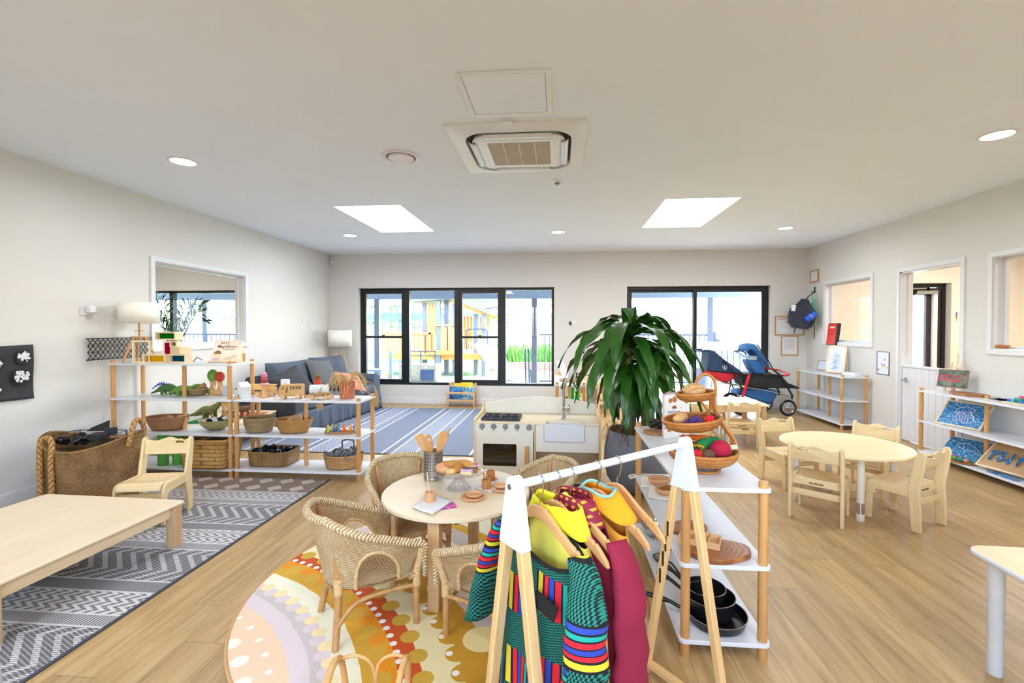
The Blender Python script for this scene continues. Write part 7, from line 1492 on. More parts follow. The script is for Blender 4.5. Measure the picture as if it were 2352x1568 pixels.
def flowerp():
    t = NT('flower_print'); v = t.n('ShaderNodeTexVoronoi'); t.l(t.co('Object'), v.inputs['Vector']); v.inputs['Scale'].default_value = 34; n = t.noise(t.co('Object'), 14, 3); r_ = t.math('LESS_THAN', t.math('ABSOLUTE', t.math('SUBTRACT', v.outputs['Distance'], .3)), .13); p = t.sep(t.co('Object')); mid = t.math('LESS_THAN', t.math('ABSOLUTE', p[2]), .045)
    t.set(t.mix(t.math('MULTIPLY', r_, mid), t.ramp(n, [(.35,(40,74,60)),(.6,(120,130,110))]), rgb(196,60,84)), .2); return t.mat
fp = frame('flower_placemat', 'printed photo mat of red flowers propped on the small easel', 'picture', (4.04,5.12,.852), rad(-62), .25, .185, .008, flat('plum_edge', (130,84,100), .5), flowerp(), tilt=rad(-14), dep=.006)
m = MB(); m.prism([(.17*math.cos(a),.10*math.sin(a)) for a in [2*PI*i/40 for i in range(40)]], 0, .02); tagd(m, 'wooden_board', board_mat(), 'oval live-edge wooden board lying on the right wall shelf', 'board', None, (4.0,4.88,.716), rad(100), bevel=.005)
m = MB(); m.b2((-.1,-.07,0),(.1,.07,.003)); m.m = rot(rad(14),0,0); m.b2((-.1,-.07,.004),(.1,.07,.006)); tagd(m, 'open_notebook', flat('black_notebook', (34,34,36), .5), 'thin black notebook half open on the right wall shelf', 'notebook', None, (4.05,4.56,.716), rad(80), smooth=False)
ty = thing('block_tray', 'wooden tray of coloured blocks at the right edge of the photo', 'tray', (3.99,4.33,.716), rad(90)); m = MB(); m.b2((-.11,-.09,0),(.11,.09,.012)); m.build('tray_base', MAPLE('x'), ty, bevel=.002)
for i, (c, nm, w_) in enumerate((((30,80,200),'blue',.03),((60,170,220),'sky blue',.03),((20,100,90),'dark teal',.03),((40,120,200),'mid blue',.035),((20,150,130),'teal',.06),((220,60,110),'pink',.03))): m = MB(); m.box((0,0,0),(.03,w_,.02)); tagd(m, 'coloured_block', paint('block_'+nm.replace(' ','_'), c), nm+' painted wooden block on the block tray', 'block', 'painted blocks on the tray', (3.95,4.41-.035*i if i < 4 else 4.33-.03*(i-4),.739 if i < 4 else .76+.02*(i-4)), 0, bevel=.001)
def seam(name, deep):
    t = NT(name); w = t.n('ShaderNodeTexWave'); t.l(t.co('Object'), w.inputs['Vector']); w.inputs['Scale'].default_value = 5; w.inputs['Distortion'].default_value = 22; w.inputs['Detail'].default_value = 3; w.inputs['Detail Scale'].default_value = 3; n = t.noise(t.co('Object'), 8, 3)
    t.set(t.mix(t.math('GREATER_THAN', w.outputs[0], .93), t.mix(n, rgb(*deep), rgb(40,140,196)), rgb(170,216,234)), .3); return t.mat
jf = frame('jellyfish_picture', 'wooden framed blue jellyfish painting tilted on the middle tier of the right wall shelf', 'picture', (3.99,4.92,.397+.115), rad(-74), .40, .29, .015, MAPLE('x'), seam('sea_print', (0,66,150)), tilt=rad(-38))
m = MB(); m.tube(smoothpath([(-.08,-.009,.015),(-.075,-.009,.06),(-.02,-.009,.09),(.05,-.009,.075),(.075,-.009,.04),(0,-.009,.03),(-.08,-.009,.015)], 5), .0025, 6)
for k in range(7): m.tube([(-.06+.02*k+.008*math.sin(q*1.3+k), -.009, .02-.016*q) for q in range(8)], .0022, 5)
m.tube([(.04+.012*q+.006*math.sin(q*2), -.009, .05-.016*q) for q in range(8)], .006, 5); m.build('jellyfish_drawing', flat('pale_pink_paint', (224,206,226), .5), jf)
wf = frame('whale_picture', 'blue sea creature board tilted on the bottom tier of the right wall shelf', 'picture', (3.99,4.86,.081+.095), rad(-72), .42, .26, .004, None, seam('deep_sea_print', (6,60,110)), tilt=rad(-48), dep=.012)
m = MB(); m.tube(smoothpath([(-.12,-.008,.04),(-.06,-.008,.07),(.03,-.008,.05),(.12,-.008,-.03),(.16,-.008,-.06),(.05,-.008,-.01),(-.05,-.008,.0),(-.12,-.008,.04)], 5), .0022, 6); m.build('whale_drawing', flat('pale_pink_paint', (224,206,226), .5), wf)
m = MB(); m.lathe([(0,.0),(.09,.0),(.115,.012),(.117,.016),(.088,.006),(0,.005)], n=36, sx=1, sy=1.2); tagd(m, 'woven_plate', M_HONEY, 'round woven plate of painted eggs on the bottom tier of the right wall shelf', 'plate', None, (3.88,4.80,.081))
for i, (c, nm, dx, dy) in enumerate((((214,30,70),'crimson',-.02,.09),((220,40,80),'pink red',.0,.06),((60,180,60),'green',-.03,.03),((176,130,90),'brown',.0,0),((20,130,150),'teal',-.03,-.03),((200,150,110),'tan',-.01,-.07))): m = MB(); m.ball((0,0,0), 1, (.02,.028,.018), 12); tagd(m, 'painted_egg', paint('egg_'+nm.replace(' ','_'), c), nm+' painted egg on the round woven plate', 'egg', 'painted eggs on the woven plate', (3.87+dx,4.80+dy,.112), i)
pz = frame('puzzle_tray', 'wooden tray puzzle with blue pieces sliding out at the right edge', 'puzzle', (3.99,4.42,.081+.13), rad(-80), .42, .31, .014, MAPLE('x'), flat('hardboard', (196,158,116), .7), tilt=rad(-46), dep=.02)
for i in range(14):
    m = MB(); a = i*2.4; m.prism([(.03*math.cos(b)*(1+.3*math.sin(3*b+i)),.026*math.sin(b)*(1+.25*math.cos(4*b))) for b in [2*PI*k/18 for k in range(18)]], 0, .006)
    if i < 9: M9 = tr(3.99,4.42,.211) @ rot(0,0,rad(-80)) @ rot(rad(-46),0,0) @ tr(-.14+.07*(i % 5),-.018,.02-.06*(i//5)) @ rot(PI/2,0,i)
    else: M9 = tr(3.86-.0*i,4.45-.05*(i-9),.082+.004*(i % 2)) @ rot(rad(6),rad(4),i)
    m.m = Matrix(); o = m.build('puzzle_piece', seam('puzzle_print', (20,40,130))); o.matrix_world = M9; tag(o, 'blue and white printed puzzle piece '+('lying in the tilted wooden puzzle tray' if i < 9 else 'spilled on the shelf before the puzzle tray'), 'puzzle piece', 'puzzle pieces in the tray' if i < 9 else 'spilled puzzle pieces')
m = MB(); m.cyl((0,-.06,.018),(0,.06,.018), .018, n=14); tagd(m, 'bark_log', flat('mottled_bark', (176,116,70), .8, var=.35, sc=40), 'short mottled log on the right hand window sill', 'log', None, (XR+.03,4.79,1.177))
# shelf near the back wall (end on)
m = MB(); m.prism([(.14*math.cos(a)*(1+.05*math.sin(3*a)),.2*math.sin(a)) for a in [2*PI*i/36 for i in range(36)]], 0, .014); tagd(m, 'wooden_board', board_mat(), 'oval wooden serving board on top of the far end-on shelf', 'board', None, (.145,5.80,.716), 0, bevel=.003)
ob_ = thing('open_book', 'white and red book standing open on the far serving board', 'book', (.12,5.83,.7305)); 
for k, (a, mt) in enumerate(((28,M_PAPER),(40,M_PAPER),(62,flat('red_page', (176,30,36), .6)),(75,M_PAPER))): m = MB(); m.m = rot(0,0,rad(a)-.5); m.b2((0,-.0015,0),(.085,.0015,.115)); m.build('page', mt, ob_, smooth=False)
frame('book_page_display', 'tilted white page board on an easel above the far end-on shelf', 'display board', (.05,6.2,.83), rad(35), .12, .26, .003, None, M_PAPER, tilt=rad(-38), dep=.006)
m = MB(); m.lathe([(0,0),(.02,0),(.014,.05),(.008,.06),(0,.061)], n=14); m.ball((0,0,.072), .017, n=12); tagd(m, 'peg_doll', flat('dark_walnut', (92,50,36), .5), 'dark brown wooden peg doll beside the open book', 'peg doll', None, (.23,5.98,.716))
m = MB(); m.lathe([(0,0),(.02,0),(.02,.075),(0,.075)], n=20); tagd(m, 'wooden_cylinder', POST(), 'wooden cylinder on the rear corner of the far end-on shelf', 'block', None, (.02,6.42,.716))
for i, (x, y, c, nm) in enumerate(((.06,6.2,(20,120,60),'green'),(.10,6.18,(16,70,60),'dark green'),(.05,6.1,(40,160,90),'mint'),(.12,6.12,(30,110,40),'leaf green'))): m = MB(); m.ball((0,0,.02), 1, (.05,.04,.022), 12); m.v = [(a+.008*math.sin(b*90), b, c_+.006*math.sin(a*80)) for a, b, c_ in m.v]; tagd(m, 'folded_cloth', felt('cloth_'+nm.replace(' ','_'), c), nm+' crumpled play cloth on the middle tier of the far end-on shelf', 'cloth', 'green play cloths', (x,y,.398+.018*(i % 2)))
m = MB(); m.prism(circle(.08,24), 0, .012); tagd(m, 'wooden_slice', wood('bark_slice_wood', (150,98,58), (186,134,88), 'x', .7), 'round wooden slice holding green cylinders on the far shelf', 'board', None, (.22,6.25,.398))
for i in range(2): m = MB(); m.cyl((0,0,0),(0,0,.16), .022, n=18); tagd(m, 'green_cylinder', felt('bright_green', (30,170,50)), ['left','right'][i]+' bright green cylinder standing on the round slice of the far shelf', 'cylinder', 'green cylinders on the far shelf', (.185+.07*i,6.25,.4105))
frame('framed_verse', 'black-framed card of handwriting on the activity table by the back wall', 'picture frame', (.575,YB-.02,.645), 0, .29, .2, .008, M_BLKP, lines=4, dep=.012)
pa = thing('wooden_press', 'wooden frame toy with two posts and a crossbar on the activity table', 'toy', (.50,8.0,.4705)); m = MB(); m.b2((-.13,-.06,0),(.11,.06,.05)); m.b2((-.05,-.03,.05),(.05,.03,.085)); m.build('base', MAPLE('x'), pa, bevel=.004)
for x in (-.11,.09): m = MB(); m.b2((x-.008,-.01,.05),(x+.008,.01,.27)); m.build('post', MAPLE('z'), pa)
m = MB(); m.b2((-.125,-.012,.265),(.105,.012,.285)); m.build('crossbar', MAPLE('x'), pa)
for i in range(4): m = MB(); m.b2((-.03,-.02,0),(.03,.02,.05+.03*(i % 2))); tagd(m, 'wooden_block', TOYW('x'), ['plain','patterned','upright','small'][i]+' wooden block on the activity table behind the plant leaves', 'block', 'blocks on the activity table', (.80+.085*i,7.93,.4705), .2*i, bevel=.002)
# book rack by the window
bkr = thing('book_rack', 'small wooden book display rack under the back window', 'book rack', (-1.70,8.02,0))
for x in (-.235,.235):
    for y, h_ in ((.10,.40),(-.10,.26)): m = MB(); m.box((x,y,h_/2),(.024,.028,h_)); m.build('post', BEECH('z'), bkr, bevel=.002)
for y, z in ((-.10,.24),(-.10,.11),(.10,.37)): m = MB(); m.box((0,y,z),(.45,.02,.034)); m.build('rail', BEECH('x'), bkr, bevel=.002)
m = MB(); m.box((0,0,.10),(.45,.2,.012)); m.box((-.235,0,.11),(.02,.2,.03)); m.box((.235,0,.11),(.02,.2,.03)); m.build('shelf', BEECH('x'), bkr, bevel=.002)
def bookc(nm, a, b, sc): 
    t = NT('cover_'+nm); n = t.noise(t.co('Object'), sc, 4); t.set(t.ramp(n, [(.42,a),(.58,b)]), .4); return t.mat
for i, (x, z, w_, h_, y, a, b, lab, tl) in enumerate(((-.10,.125,.22,.22,-.05,(46,60,140),(60,150,200),'blue and purple picture book at the left of the window book rack',-10),(.12,.125,.22,.21,-.04,(150,206,230),(70,110,130),'pale blue branch-patterned picture book at the right of the window book rack',-10),(-.02,.24,.24,.16,.03,(246,206,20),(240,190,30),'yellow picture book with a brown animal behind the others',-14),(.08,.25,.2,.16,.05,(246,216,20),(250,224,60),'bright yellow picture book at the back of the window book rack',-12))):
    m = MB(); m.b2((-w_/2,-.006,0),(w_/2,.006,h_)); o = tagd(m, 'picture_book', bookc('rack%d' % i, a, b, 12+9*i), lab, 'book', 'books in the window rack', (-1.70+x,8.02+y,z), 0, smooth=False); o.rotation_euler = (rad(tl),0,rad(3*i-4))
cr = MB(); cr.b2((-.16,-.1,0),(.16,.1,.3)); o = tagd(cr, 'book_box', BEECH('x'), 'wooden box of books on the floor below the corner lamp', 'box', None, (-3.66,7.9,0), 0, bevel=.004)
for i in range(9): m = MB(); m.b2((-.013,-.09,0),(.013,.09,.27)); tagd(m, 'upright_book', bookc('box%d' % i, ((200,120,50),(60,60,80),(170,50,50),(30,140,180),(40,90,120))[i % 5], ((60,40,30),(220,180,60),(30,160,200))[i % 3], 30), 'colourful book standing upright in the box below the corner lamp', 'book', 'books in the box by the lamp', (-3.79+.032*i,7.9,.302), 0, smooth=False)
# low dinosaur table between the shelf and the sofa
leg_table('low wooden table of model dinosaurs between the tall shelf and the sofa', (-4.165+.34, 5.02, 0), rad(3), .62, 1.08, .33, .05, .04, name='dinosaur_table', th=.025)
m = MB(); m.prism(rrect(.36,.34,.02,3), 0, .003); tagd(m, 'green_felt_mat', felt('emerald', (14,130,70)), 'emerald green felt mat on the dinosaur table', 'mat', None, (-3.90,4.86,.331), .1)
m = MB(); m.prism(rrect(.3,.4,.02,3), 0, .003); tagd(m, 'rust_felt_mat', felt('rust', (186,96,50)), 'rust orange felt mat on the dinosaur table', 'mat', None, (-3.68,5.2,.331), .1)
def dino(label, loc, rz, s, c, up=0):
    t = MB(); t.m = scl(s,s,s); P = smoothpath([(-.2,0,.06),(-.12,0,.075),(-.04,0,.11),(.03,0,.115),(.09,0,.14+up),(.13,0,.18+up),(.17,0,.175+up),(.19,0,.165+up)], 3); R_ = [.004,.008,.014,.02,.028,.036,.042,.046,.046,.044,.04,.034,.028,.023,.02,.018,.018,.018,.018,.015,.012,.01]; t.tube(P, R_[:len(P)], 12)
    for x, y in ((-.03,-.03),(-.03,.03),(.05,-.03),(.05,.03)): t.tube([(x,y*.8,.1),(x+.01,y,.05),(x,y*1.1,0)], [.022,.014,.011], 8)
    tagd(t, 'model_dinosaur', flat('dino_%d' % c[0], c, .5, var=.2, sc=20, bump=.3, bsc=60), label, 'toy dinosaur', 'model dinosaurs on the low table', loc, rz)
dino('olive long-legged model dinosaur at the left of the dinosaur table', (-3.86,4.80,.335), rad(10), 1.1, (112,112,60), .02); dino('small sand-coloured model dinosaur', (-3.72,4.72,.335), rad(150), .45, (170,146,90)); dino('dark green model dinosaur at the right of the dinosaur table', (-3.58,4.82,.335), rad(170), .6, (84,112,80)); dino('brown model dinosaur at the back of the dinosaur table', (-3.66,5.1,.335), rad(30), .8, (104,66,52))
carved_tree('twisted wooden trunk with no visible crown on the dinosaur table', (-3.69,4.85,.335), 0, M_LIM, (.05,.045,.05), .035, .2, 'wooden_tree')
# items in the side rooms
frame('traffic_light_sign', 'white safety sign with coloured bars on the wall beyond the half door', 'sign', (6.66,YB-.014,1.545), 0, .4, .23, .006, M_PAPER, dep=.004, lines=5)
m = MB()
for i, c in enumerate(range(4)): pass
for i, c in enumerate(((90,60,140),(200,60,50),(70,160,70),(230,200,40))): m = MB(); m.b2((6.505,YB-.0205,1.60-.035*i),(6.525,YB-.0185,1.635-.035*i)); tag(m.build('colour_tab', paint('tab%d' % i, c), smooth=False), ['violet','red','green','yellow'][i]+' bar at the left edge of the white safety sign', 'sign tab', 'coloured bars on the safety sign')
m = MB(); m.b2((6.475,YB-.018,0),(XR+3.3,YB-.012,1.10)); 
struct(m.build('trim_1', flat('ivory_tiles', (236,226,204), .25), smooth=False))
for i in range(8): m = MB(); m.b2((6.475,YB-.0186,.10+.125*i),(XR+3.3,YB-.0178,.102+.125*i)); struct(m.build('trim_%d' % (i+2), flat('tile_joint', (210,200,180), .6), smooth=False))
dd_ = MB(); a0, a1, z0, z1 = RRD; ring(dd_, 'y', YB+.1, YB+.22, a0, a1, z0, z1, .06, .06); ed = struct(dd_.build('door_3', M_BLK, bevel=.002, smooth=False))
f = MB(); f.b2((6.15,YB+.12,0),(6.38,YB+.17,2.05)); f.b2((5.61,YB+.12,1.93),(6.2,YB+.17,2.06)); f.b2((5.61,YB+.12,0),(6.2,YB+.17,.7)); f.build('leaf_frame', flat('dark_brown_aluminium', (48,38,36), .5), ed, smooth=False)
f = MB(); f.b2((6.22,YB+.05,0),(6.28,YB+.11,2.0)); f.build('white_edge', M_TRIM, ed, bevel=.003); f = MB(); f.b2((5.95,YB+.04,1.94),(6.28,YB+.1,2.0)); f.bar((5.78,YB+.05,2.03),(6.1,YB+.05,2.04), .02, .02); f.build('door_closer', M_STEEL, ed, bevel=.003)
f = MB(); f.b2((5.65,YB+.14,.7),(6.16,YB+.146,1.95)); f.build('pane', M_GLASS, ed, smooth=False)
lw = MB(); a0, a1, z0, z1 = LRW; ring(lw, 'y', YB+.1, YB+.2, a0, a1, z0, z1, .045, .045); lw.b2((-7.46,YB+.1,z0),(-7.39,YB+.2,z1)); w5 = struct(lw.build('window_5', M_BLK, bevel=.002, smooth=False)); f = MB(); f.b2((a0,YB+.15,z0),(a1,YB+.156,z1)); f.build('pane', M_GLASS, w5, smooth=False)
pp = thing('palm_plant', 'feathery palm in the next room seen through the left inner window', 'plant', (-6.37,7.2,0)); m = MB(); m.lathe([(0,0),(.15,0),(.2,.4),(.19,.4),(0,.38)], n=28); m.build('pot', M_GREYP, pp); R7 = random.Random(2)
m = MB()
for k in range(11):
    az = k*2.4; L_ = R7.uniform(.7,1.0); P = [Vector((0,0,.4)), Vector((.04*math.cos(az),.04*math.sin(az),.95)), Vector((.22*math.cos(az),.22*math.sin(az),1.35+.35*R7.random())), Vector((.5*L_*math.cos(az),.5*L_*math.sin(az),1.45+.4*R7.random()))]; P = smoothpath(P, 6); m.tube(P, .006, 5)
    for i in range(7, len(P)):
        d_ = (P[i]-P[i-1]).normalized(); s_ = d_.cross(Vector((0,0,1))).normalized()
        for sg_ in (-1,1):
            e_ = P[i]+(s_*sg_*.75+d_*.6+Vector((0,0,R7.uniform(-.2,.5))))*.24; q = (P[i]+e_)/2+Vector((0,0,.03)); n_ = d_.cross(s_)*.013+d_*.012; m.add([P[i],q-n_,e_,q+n_], [(0,1,2,3)])
m.build('fronds', flat('palm_green', (40,92,56), .5, var=.2), pp)
# ---------------------------------------------------------------- outdoors
def O(name, lo, hi, mat, **k): m = MB(); m.b2(lo, hi); return m.build(name, mat, smooth=False, **k)
GRS = NT('artificial_grass'); GRS.set(GRS.mix(GRS.noise(GRS.co('Object'), 60, 3), rgb(92,124,80), rgb(146,172,124)), .9); GRS = GRS.mat
struct(O('ground_lawn', (-30,11.2,-.12), (30,60,-.02), GRS)); struct(O('verandah_deck', (-14,YB+.26,-.1), (14,11.2,-.01), flat('grey_deck_boards', (150,148,150), .7, var=.1, sc=3)))
M_FAS = flat('blue_grey_fascia', (120,138,162), .6); M_SOF = flat('pale_soffit', (206,212,220), .7)
struct(O('verandah_soffit', (-12,YB+.26,2.46), (4.6,11.0,2.5), M_SOF)); struct(O('verandah_fascia', (-12,10.98,2.075), (4.40,11.1,2.52), M_FAS))
for i, x in enumerate((-8.9,-4.43,-.58,3.46)):
    m = MB(); m.b2((x-.06,10.98,-.01),(x+.06,11.1,2.08)); tag(m.build('verandah_post', flat('slate_post', (86,98,114), .5), smooth=False), ['square grey verandah post outside the next room','square grey verandah post seen in the leftmost window pane','square grey verandah post seen in the rightmost window pane','square grey verandah post outside the sliding door'][i], 'post', 'verandah posts')
M_RAILM = flat('dark_blue_railing', (50,66,92), .45)
for nm, x0, x1, y, lab in (('a',-.46,3.40,11.0,'dark metal railing outside between the window and the sliding door'),('b',-12,-6.9,10.5,'dark metal railing outside the next room')):
    t = thing('metal_railing', lab, 'railing', (0,y,0)); m = MB(); m.b2((x0,-.02,1.2),(x1,.02,1.235)); m.b2((x0,-.015,.10),(x1,.015,.13)); m.build('top_rail', M_RAILM, t, smooth=False)
    n = int((x1-x0)/.115)
    for i in range(min(n, 60)): m = MB(); m.b2((x1-.05-i*.115-.008,-.008,.12),(x1-.05-i*.115+.008,.008,1.2)); m.build('baluster', M_RAILM, t, smooth=False)
# building across the court
M_CORR = NT('white_corrugated_steel'); xx = M_CORR.sep(M_CORR.co('Object')); M_CORR.set(rgb(226,232,240), .5); M_CORR.bump(M_CORR.math('SINE', M_CORR.math('MULTIPLY', xx[0], 50)), 1, .02); M_CORR = M_CORR.mat
bd = thing('white_building', 'white corrugated building with grey trim across the courtyard', 'building', (0,0,0))
m = MB(); m.b2((3.54,14,-.1),(5.0,14.3,5)); m.build('corrugated_wall', M_CORR, bd, smooth=False); m = MB(); m.b2((1.9,15.2,-.1),(3.6,15.4,2.1)); m.b2((5.0,16,-.1),(12,16.3,2.4)); m.build('plain_wall', flat('pale_render', (220,228,236), .7), bd, smooth=False)
m = MB(); m.bar((4.9,15.6,2.42),(9,15.6,2.75), .28, .2); m.bar((1.6,14.8,1.75),(3.6,14.8,2.1), .1, .1); m.build('roof_edge', M_FAS, bd, smooth=False)
for a, b in ((5.3,5.72),(6.08,7.2),(7.7,8.6)):
    m = MB(); m.b2((a-.05,15.95,.2),(b+.05,16,1.82)); wf_ = m.build('window_frame', M_WHITE, bd, smooth=False); m = MB(); m.b2((a,15.94,.25),(b,15.96,1.75)); m.build('pane', flat('grey_blind_glass', (150,166,182), .25), wf_, smooth=False)
t = thing('stair_railing', 'sloping handrail with balusters beyond the sliding door', 'railing', (0,12,0)); m = MB(); m.bar((3.88,0,1.28),(3.9,0,.0), .06); m.bar((3.9,0,1.1),(4.9,0,.5), .05); m.build('handrail', M_RAILM, t, smooth=False)
for i in range(6): m = MB(); m.b2((4.05+.15*i,-.01,-.02),(4.07+.15*i,.01,1.0-.09*i)); m.build('baluster', M_RAILM, t, smooth=False)
tb_ = thing('outdoor_table', 'grey outdoor table seen through the right door panel', 'table', (4.55,12.3,0)); m = MB(); m.b2((-.5,-.3,.63),(.7,.3,.67)); m.build('tabletop', M_FAS, tb_, smooth=False)
for x, y in ((-.45,-.25),(.6,-.25),(-.45,.25),(.6,.25)): m = MB(); m.b2((x-.03,y-.03,0),(x+.03,y+.03,.63)); m.build('leg', M_FAS, tb_, smooth=False)
m = MB(); m.lathe([(0,0),(.13,0),(.19,.6),(.17,.6),(0,.55)], n=24); tagd(m, 'tall_planter', flat('pale_blue_planter', (150,166,190), .6), 'tall pale grey planter outside the sliding door', 'planter', None, (2.82,9.4,0))
# timber fort with slide
FT = thing('play_fort', 'timber play fort with slatted sides, sloped roof and walkway in the garden', 'play structure', (0,0,0)); M_FT = wood('orange_treated_pine', (206,134,66), (232,170,96), 'z', .6, .5); M_FP = flat('grey_fort_post', (120,124,134), .6)
for x, y, zt_ in ((-4.0,13.6,2.12),(-3.5,13.3,2.2),(-3.34,13.6,2.2),(-2.45,13.6,1.8),(-2.17,13.3,1.78),(-3.05,13.4,2.1)): m = MB(); m.b2((x-.06,y-.06,-.05),(x+.06,y+.06,zt_)); m.build('post', M_FP, FT, smooth=False)
m = MB(); m.add([(-4.3,13.1,2.14),(-3.1,13.1,2.22),(-1.9,13.1,1.74),(-1.9,15,1.74),(-3.1,15,2.22),(-4.3,15,2.14)]+[(-4.3,13.1,2.24),(-3.1,13.1,2.32),(-1.9,13.1,1.84),(-1.9,15,1.84),(-3.1,15,2.32),(-4.3,15,2.24)], [(0,5,4,1),(1,4,3,2),(6,7,10,11),(7,8,9,10),(0,1,7,6),(1,2,8,7),(2,3,9,8),(5,11,10,4)]); m.build('roof', M_FP, FT, smooth=False)
for i in range(5): m = MB(); m.bar((-3.1,13.3+.35*i,2.17),(-1.95,13.3+.35*i,1.7), .05, .12); m.build('rafter', M_FT, FT, smooth=False)
for k, (x0, x1, y, z0, z1, n) in enumerate(((-3.95,-3.55,13.55,1.2,2.1,5),(-3.0,-2.25,14.6,.7,1.75,8),(-5.3,-3.7,13.3,.62,1.2,13),(-3.75,-3.05,13.25,.62,1.4,7),(-2.9,-2.2,14.2,.95,1.4,6))):
    for i in range(n): x = x0+(x1-x0)*i/(n-1); m = MB(); m.b2((x-.035,y,z0),(x+.035,y+.03,z1)); m.build('slat', M_FT, FT, smooth=False)
m = MB(); m.b2((-3.75,13.2,1.43),(-3.05,13.35,1.48)); m.b2((-5.4,13.25,1.19),(-3.68,13.4,1.24)); m.b2((-5.4,13.3,.45),(-2.1,15,.62)); m.b2((-3.7,13.2,.6),(-2.9,13.3,.72)); m.build('platform', M_FT, FT, smooth=False)
sl = thing('garden_slide', 'wide white plastic double slide coming down from the fort', 'slide', (0,0,0))
def slf(u, v):
    P = [(-2.62,.90,13.2),(-2.45,.86,13.0),(-2.2,.62,12.75),(-1.98,.35,12.5),(-1.75,.22,12.3),(-1.5,.2,12.15)]; k = u*(len(P)-1); i = min(int(k), len(P)-2); f_ = k-i; a, b = P[i], P[i+1]; x, z, y = [a[j]+(b[j]-a[j])*f_ for j in range(3)]
    return (x+.62*v, y+.10*v, z+.09*abs(math.cos(2*PI*v))**2-.03)
m = MB(); m.grid(slf, 24, 24); m.build('chute', flat('white_slide_plastic', (236,240,250), .4), sl, solid=.03)
m = MB(); m.b2((-1.75,12.05,0),(-1.15,12.25,.17)); m.build('slide_foot', flat('white_slide_plastic', (236,240,250), .4), sl, bevel=.03)
m = MB(); m.tube(smoothpath([(-2.66,13.25,.75),(-2.66,13.2,1.2),(-2.6,13.2,1.33),(-2.1,13.2,1.33),(-2.05,13.2,1.2),(-2.05,13.25,.75)], 4), .018, 8); m.build('grab_rail', M_RAILM, sl)
mk = thing('mud_kitchen', 'weathered outdoor mud kitchen box with a dark opening and frame above', 'play kitchen', (0,11.7,0)); m = MB(); m.b2((-4.13,0,0),(-3.14,.5,.43)); m.build('box', flat('weathered_board', (160,152,146), .8, var=.15), mk, smooth=False); m = MB(); m.b2((-3.56,-.01,.02),(-3.2,0,.3)); m.build('opening', flat('dark_blue_recess', (28,60,110), .3), mk, smooth=False)
for x in (-3.97,-3.58,-3.2): m = MB(); m.b2((x-.012,.1,.43),(x+.012,.13,.78)); m.build('upright', M_RAILM, mk, smooth=False)
for z in (.77,.65): m = MB(); m.b2((-3.98,.1,z-.012),(-3.19,.13,z+.012)); m.build('crossbar', M_RAILM, mk, smooth=False)
lb = thing('garden_bench', 'pale blue slatted bench outside the left window pane', 'bench', (-4.4,10.55,0)); m = MB(); m.b2((-.6,-.15,.36),(.3,.15,.41)); m.build('seat', M_FAS, lb, smooth=False)
for x in (-.55,.25): m = MB(); m.b2((x-.04,-.13,0),(x+.04,.13,.36)); m.build('leg', M_FAS, lb, smooth=False)
ldd = thing('climbing_plank', 'sloping timber plank with wire sides leading up to the fort walkway', 'ramp', (0,12.6,0)); m = MB(); m.bar((-4.95,0,.62),(-4.6,-.3,.02), .16, .05); m.build('plank', M_FT, ldd, smooth=False); m = MB(); m.bar((-5.0,0,1.1),(-4.55,-.3,.5), .015); m.bar((-5.0,0,.9),(-4.55,-.3,.3), .015); m.build('wire', M_WHITE, ldd, smooth=False); m = MB(); m.b2((-4.6,-.35,0),(-4.52,-.27,.75)); m.build('post', M_FAS, ldd, smooth=False)
dr_ = thing('drinking_stand', 'pair of dark upright garden taps beside the verandah post', 'tap stand', (-.70,10.6,0))
for x, h_ in ((-.05,.9),(.03,.9),(.08,.42)): m = MB(); m.cyl((x,0,0),(x-.02,0,h_), .018, n=10); m.build('pipe', M_RAILM, dr_)
for i, (P_, lab) in enumerate((([(-9,14,2.35),(-4.6,15,2.2),(-6.5,19,2.9)],'grey shade sail over the left of the playground'),([(-2.6,14.5,2.0),(-1.55,16,2.36),(-.4,14,2.27)],'grey shade sail at the right of the playground'),([(-5.2,15,2.55),(-1.4,14.5,2.45),(-3.4,19,2.3)],'grey shade sail behind the fort roof'))):
    m = MB(); A_, B_, C_ = [Vector(p) for p in P_]
    def sf(u, v): p = A_.lerp(B_, u).lerp(C_, v); q = (1-v)*u*(1-u)*4; return (p.x, p.y, p.z-.12*q-.1*v*(1-v)*4*.5)
    m.grid(sf, 14, 14); tag(m.build('shade_sail', flat('grey_shade_cloth', (150,158,172), .8), solid=.01), lab, 'shade sail', 'shade sails')
t = thing('garden_fence', 'pale paling fence at the back of the garden', 'fence', (0,20,0))
FP = []
for i in range(100): m = MB(); m.b2((-11+.17*i,-.01,-.05),(-11+.17*i+.15,.01,1.33+.02*(i % 2))); m.build('paling', flat('bleached_timber_paling', (206,204,204), .8), t, smooth=False)
m = MB(); m.b2((-11,.02,.3),(6,.06,.36)); m.b2((-11,.02,1.0),(6,.06,1.06)); m.build('fence_rail', flat('bleached_timber_paling', (206,204,204), .8), t, smooth=False)
hr_ = thing('carport_roof', 'far blue grey roof on posts beyond the left window pane', 'shelter', (0,18,0)); m = MB(); m.b2((-10,0,1.7),(-4.4,2,1.85)); m.b2((-10,.2,1.86),(-4.4,2,1.98)); m.build('roof', M_FAS, hr_, smooth=False); m = MB(); m.b2((-6.4,.1,0),(-6.2,.3,1.75)); m.build('post', M_FAS, hr_, smooth=False)
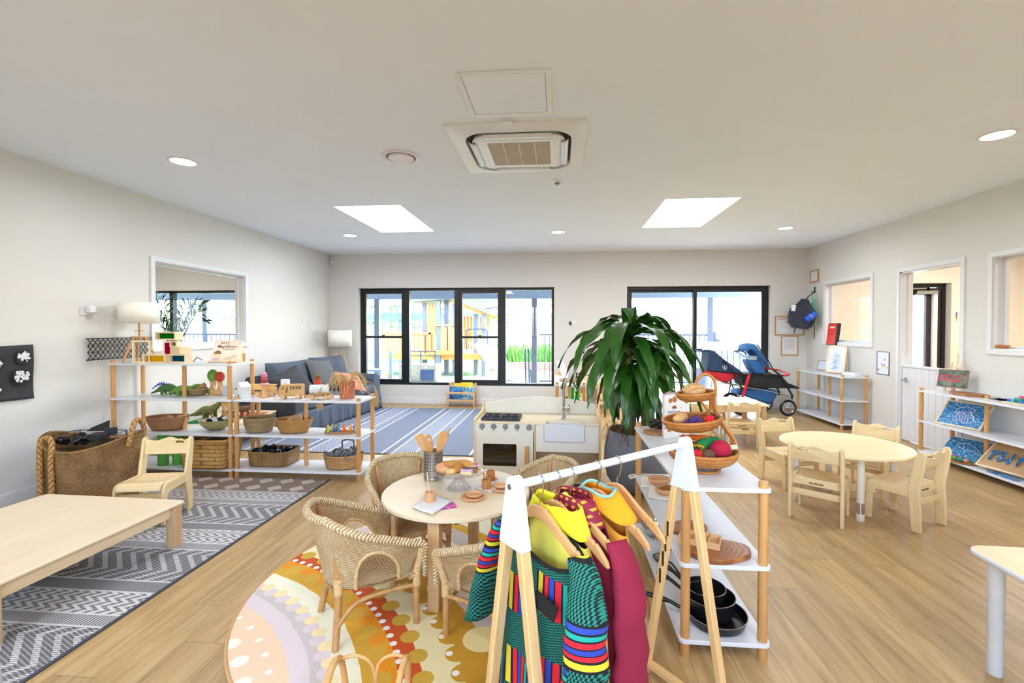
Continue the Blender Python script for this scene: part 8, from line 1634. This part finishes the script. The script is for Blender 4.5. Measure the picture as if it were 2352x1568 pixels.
gb2 = thing('raised_garden_bed', 'red brick edged garden bed of tall green strap plants', 'garden bed', (0,15,0)); m = MB(); m.b2((-2.2,0,-.02),(.6,.25,.25)); bm_ = NT('red_brick'); bt = bm_.n('ShaderNodeTexBrick'); bm_.l(bm_.co('Object', (1,1,1), rt=(PI/2,0,0)), bt.inputs['Vector']); bt.inputs['Scale'].default_value = 5; bt.inputs['Color1'].default_value = rgb(176,96,84); bt.inputs['Color2'].default_value = rgb(200,124,108); bt.inputs['Mortar'].default_value = rgb(214,204,196); bm_.set(bt.outputs[0], .8); m.build('brick_edge', bm_.mat, gb2, smooth=False)
m = MB()
for i in range(420): x, y = R7.uniform(-2.1,.5), R7.uniform(.3,1.2); a = R7.uniform(0,6.28); l_ = R7.uniform(.3,.75); w_ = .02; m.add([(x-w_,y,.2),(x+w_,y,.2),(x+.1*math.cos(a),y+.1*math.sin(a),.2+l_*.8),(x+.28*math.cos(a)*l_,y+.2*math.sin(a),.15+l_)], [(0,1,2),(0,2,3)])
tag(m.build('strap_plants', flat('lime_strap_leaf', (104,158,66), .6, var=.3, sc=3), gb2, smooth=False), None, None, kind='stuff')
def tree(label, x, y, z, r_, c, seed, n=520):
    t = thing('garden_tree', label, 'tree', (x,y,0), 0, 'trees behind the garden fence'); m = MB(); m.tube([(0,0,0),(.05,0,z)], [.09,.05], 8); m.build('trunk', flat('grey_bark', (120,108,96), .9), t)
    m = MB(); R_ = random.Random(seed)
    for i in range(n):
        a, b, q = R_.uniform(0,6.28), math.acos(R_.uniform(-1,1)), r_*R_.random()**.33; p = Vector((q*math.sin(b)*math.cos(a)*1.3, q*math.sin(b)*math.sin(a), z+q*math.cos(b)*.8)); s_ = .09+.05*R_.random(); u_ = Vector((R_.uniform(-1,1),R_.uniform(-1,1),R_.uniform(-1,1))).normalized()*s_; w_ = u_.orthogonal().normalized()*s_*.6
        m.add([p-u_,p-w_,p+u_,p+w_], [(0,1,2,3)])
    m.build('foliage', flat('leaf_%d' % c[0], c, .6, var=.3, sc=2), t, smooth=False)
for i, (x, y, z, r_, c) in enumerate(((-9.5,22,2.0,1.3,(84,128,84)),(-7.3,23,1.9,1.2,(96,138,92)),(-4.8,22,1.9,1.2,(104,148,96)),(-2.6,23,2.2,1.5,(110,150,104)),(-.4,22.5,2.1,1.5,(120,158,112)),(2.0,23,2.2,1.4,(106,146,100)),(-12.5,22,2.2,1.6,(104,150,92)),(-15.5,22.5,2.4,1.7,(98,142,90)),(9.5,21,2.2,1.6,(110,150,104)))):
    tree(['dark green tree far left behind the fence','green tree second from the left behind the fence','mid green tree behind the fort','pale green tree right of the fort','pale green tree above the garden bed','tree beyond the sliding door','tree outside the next room','tree far left outside the next room','tree beyond the half door'][i], x, y, z, r_, c, i, 460)
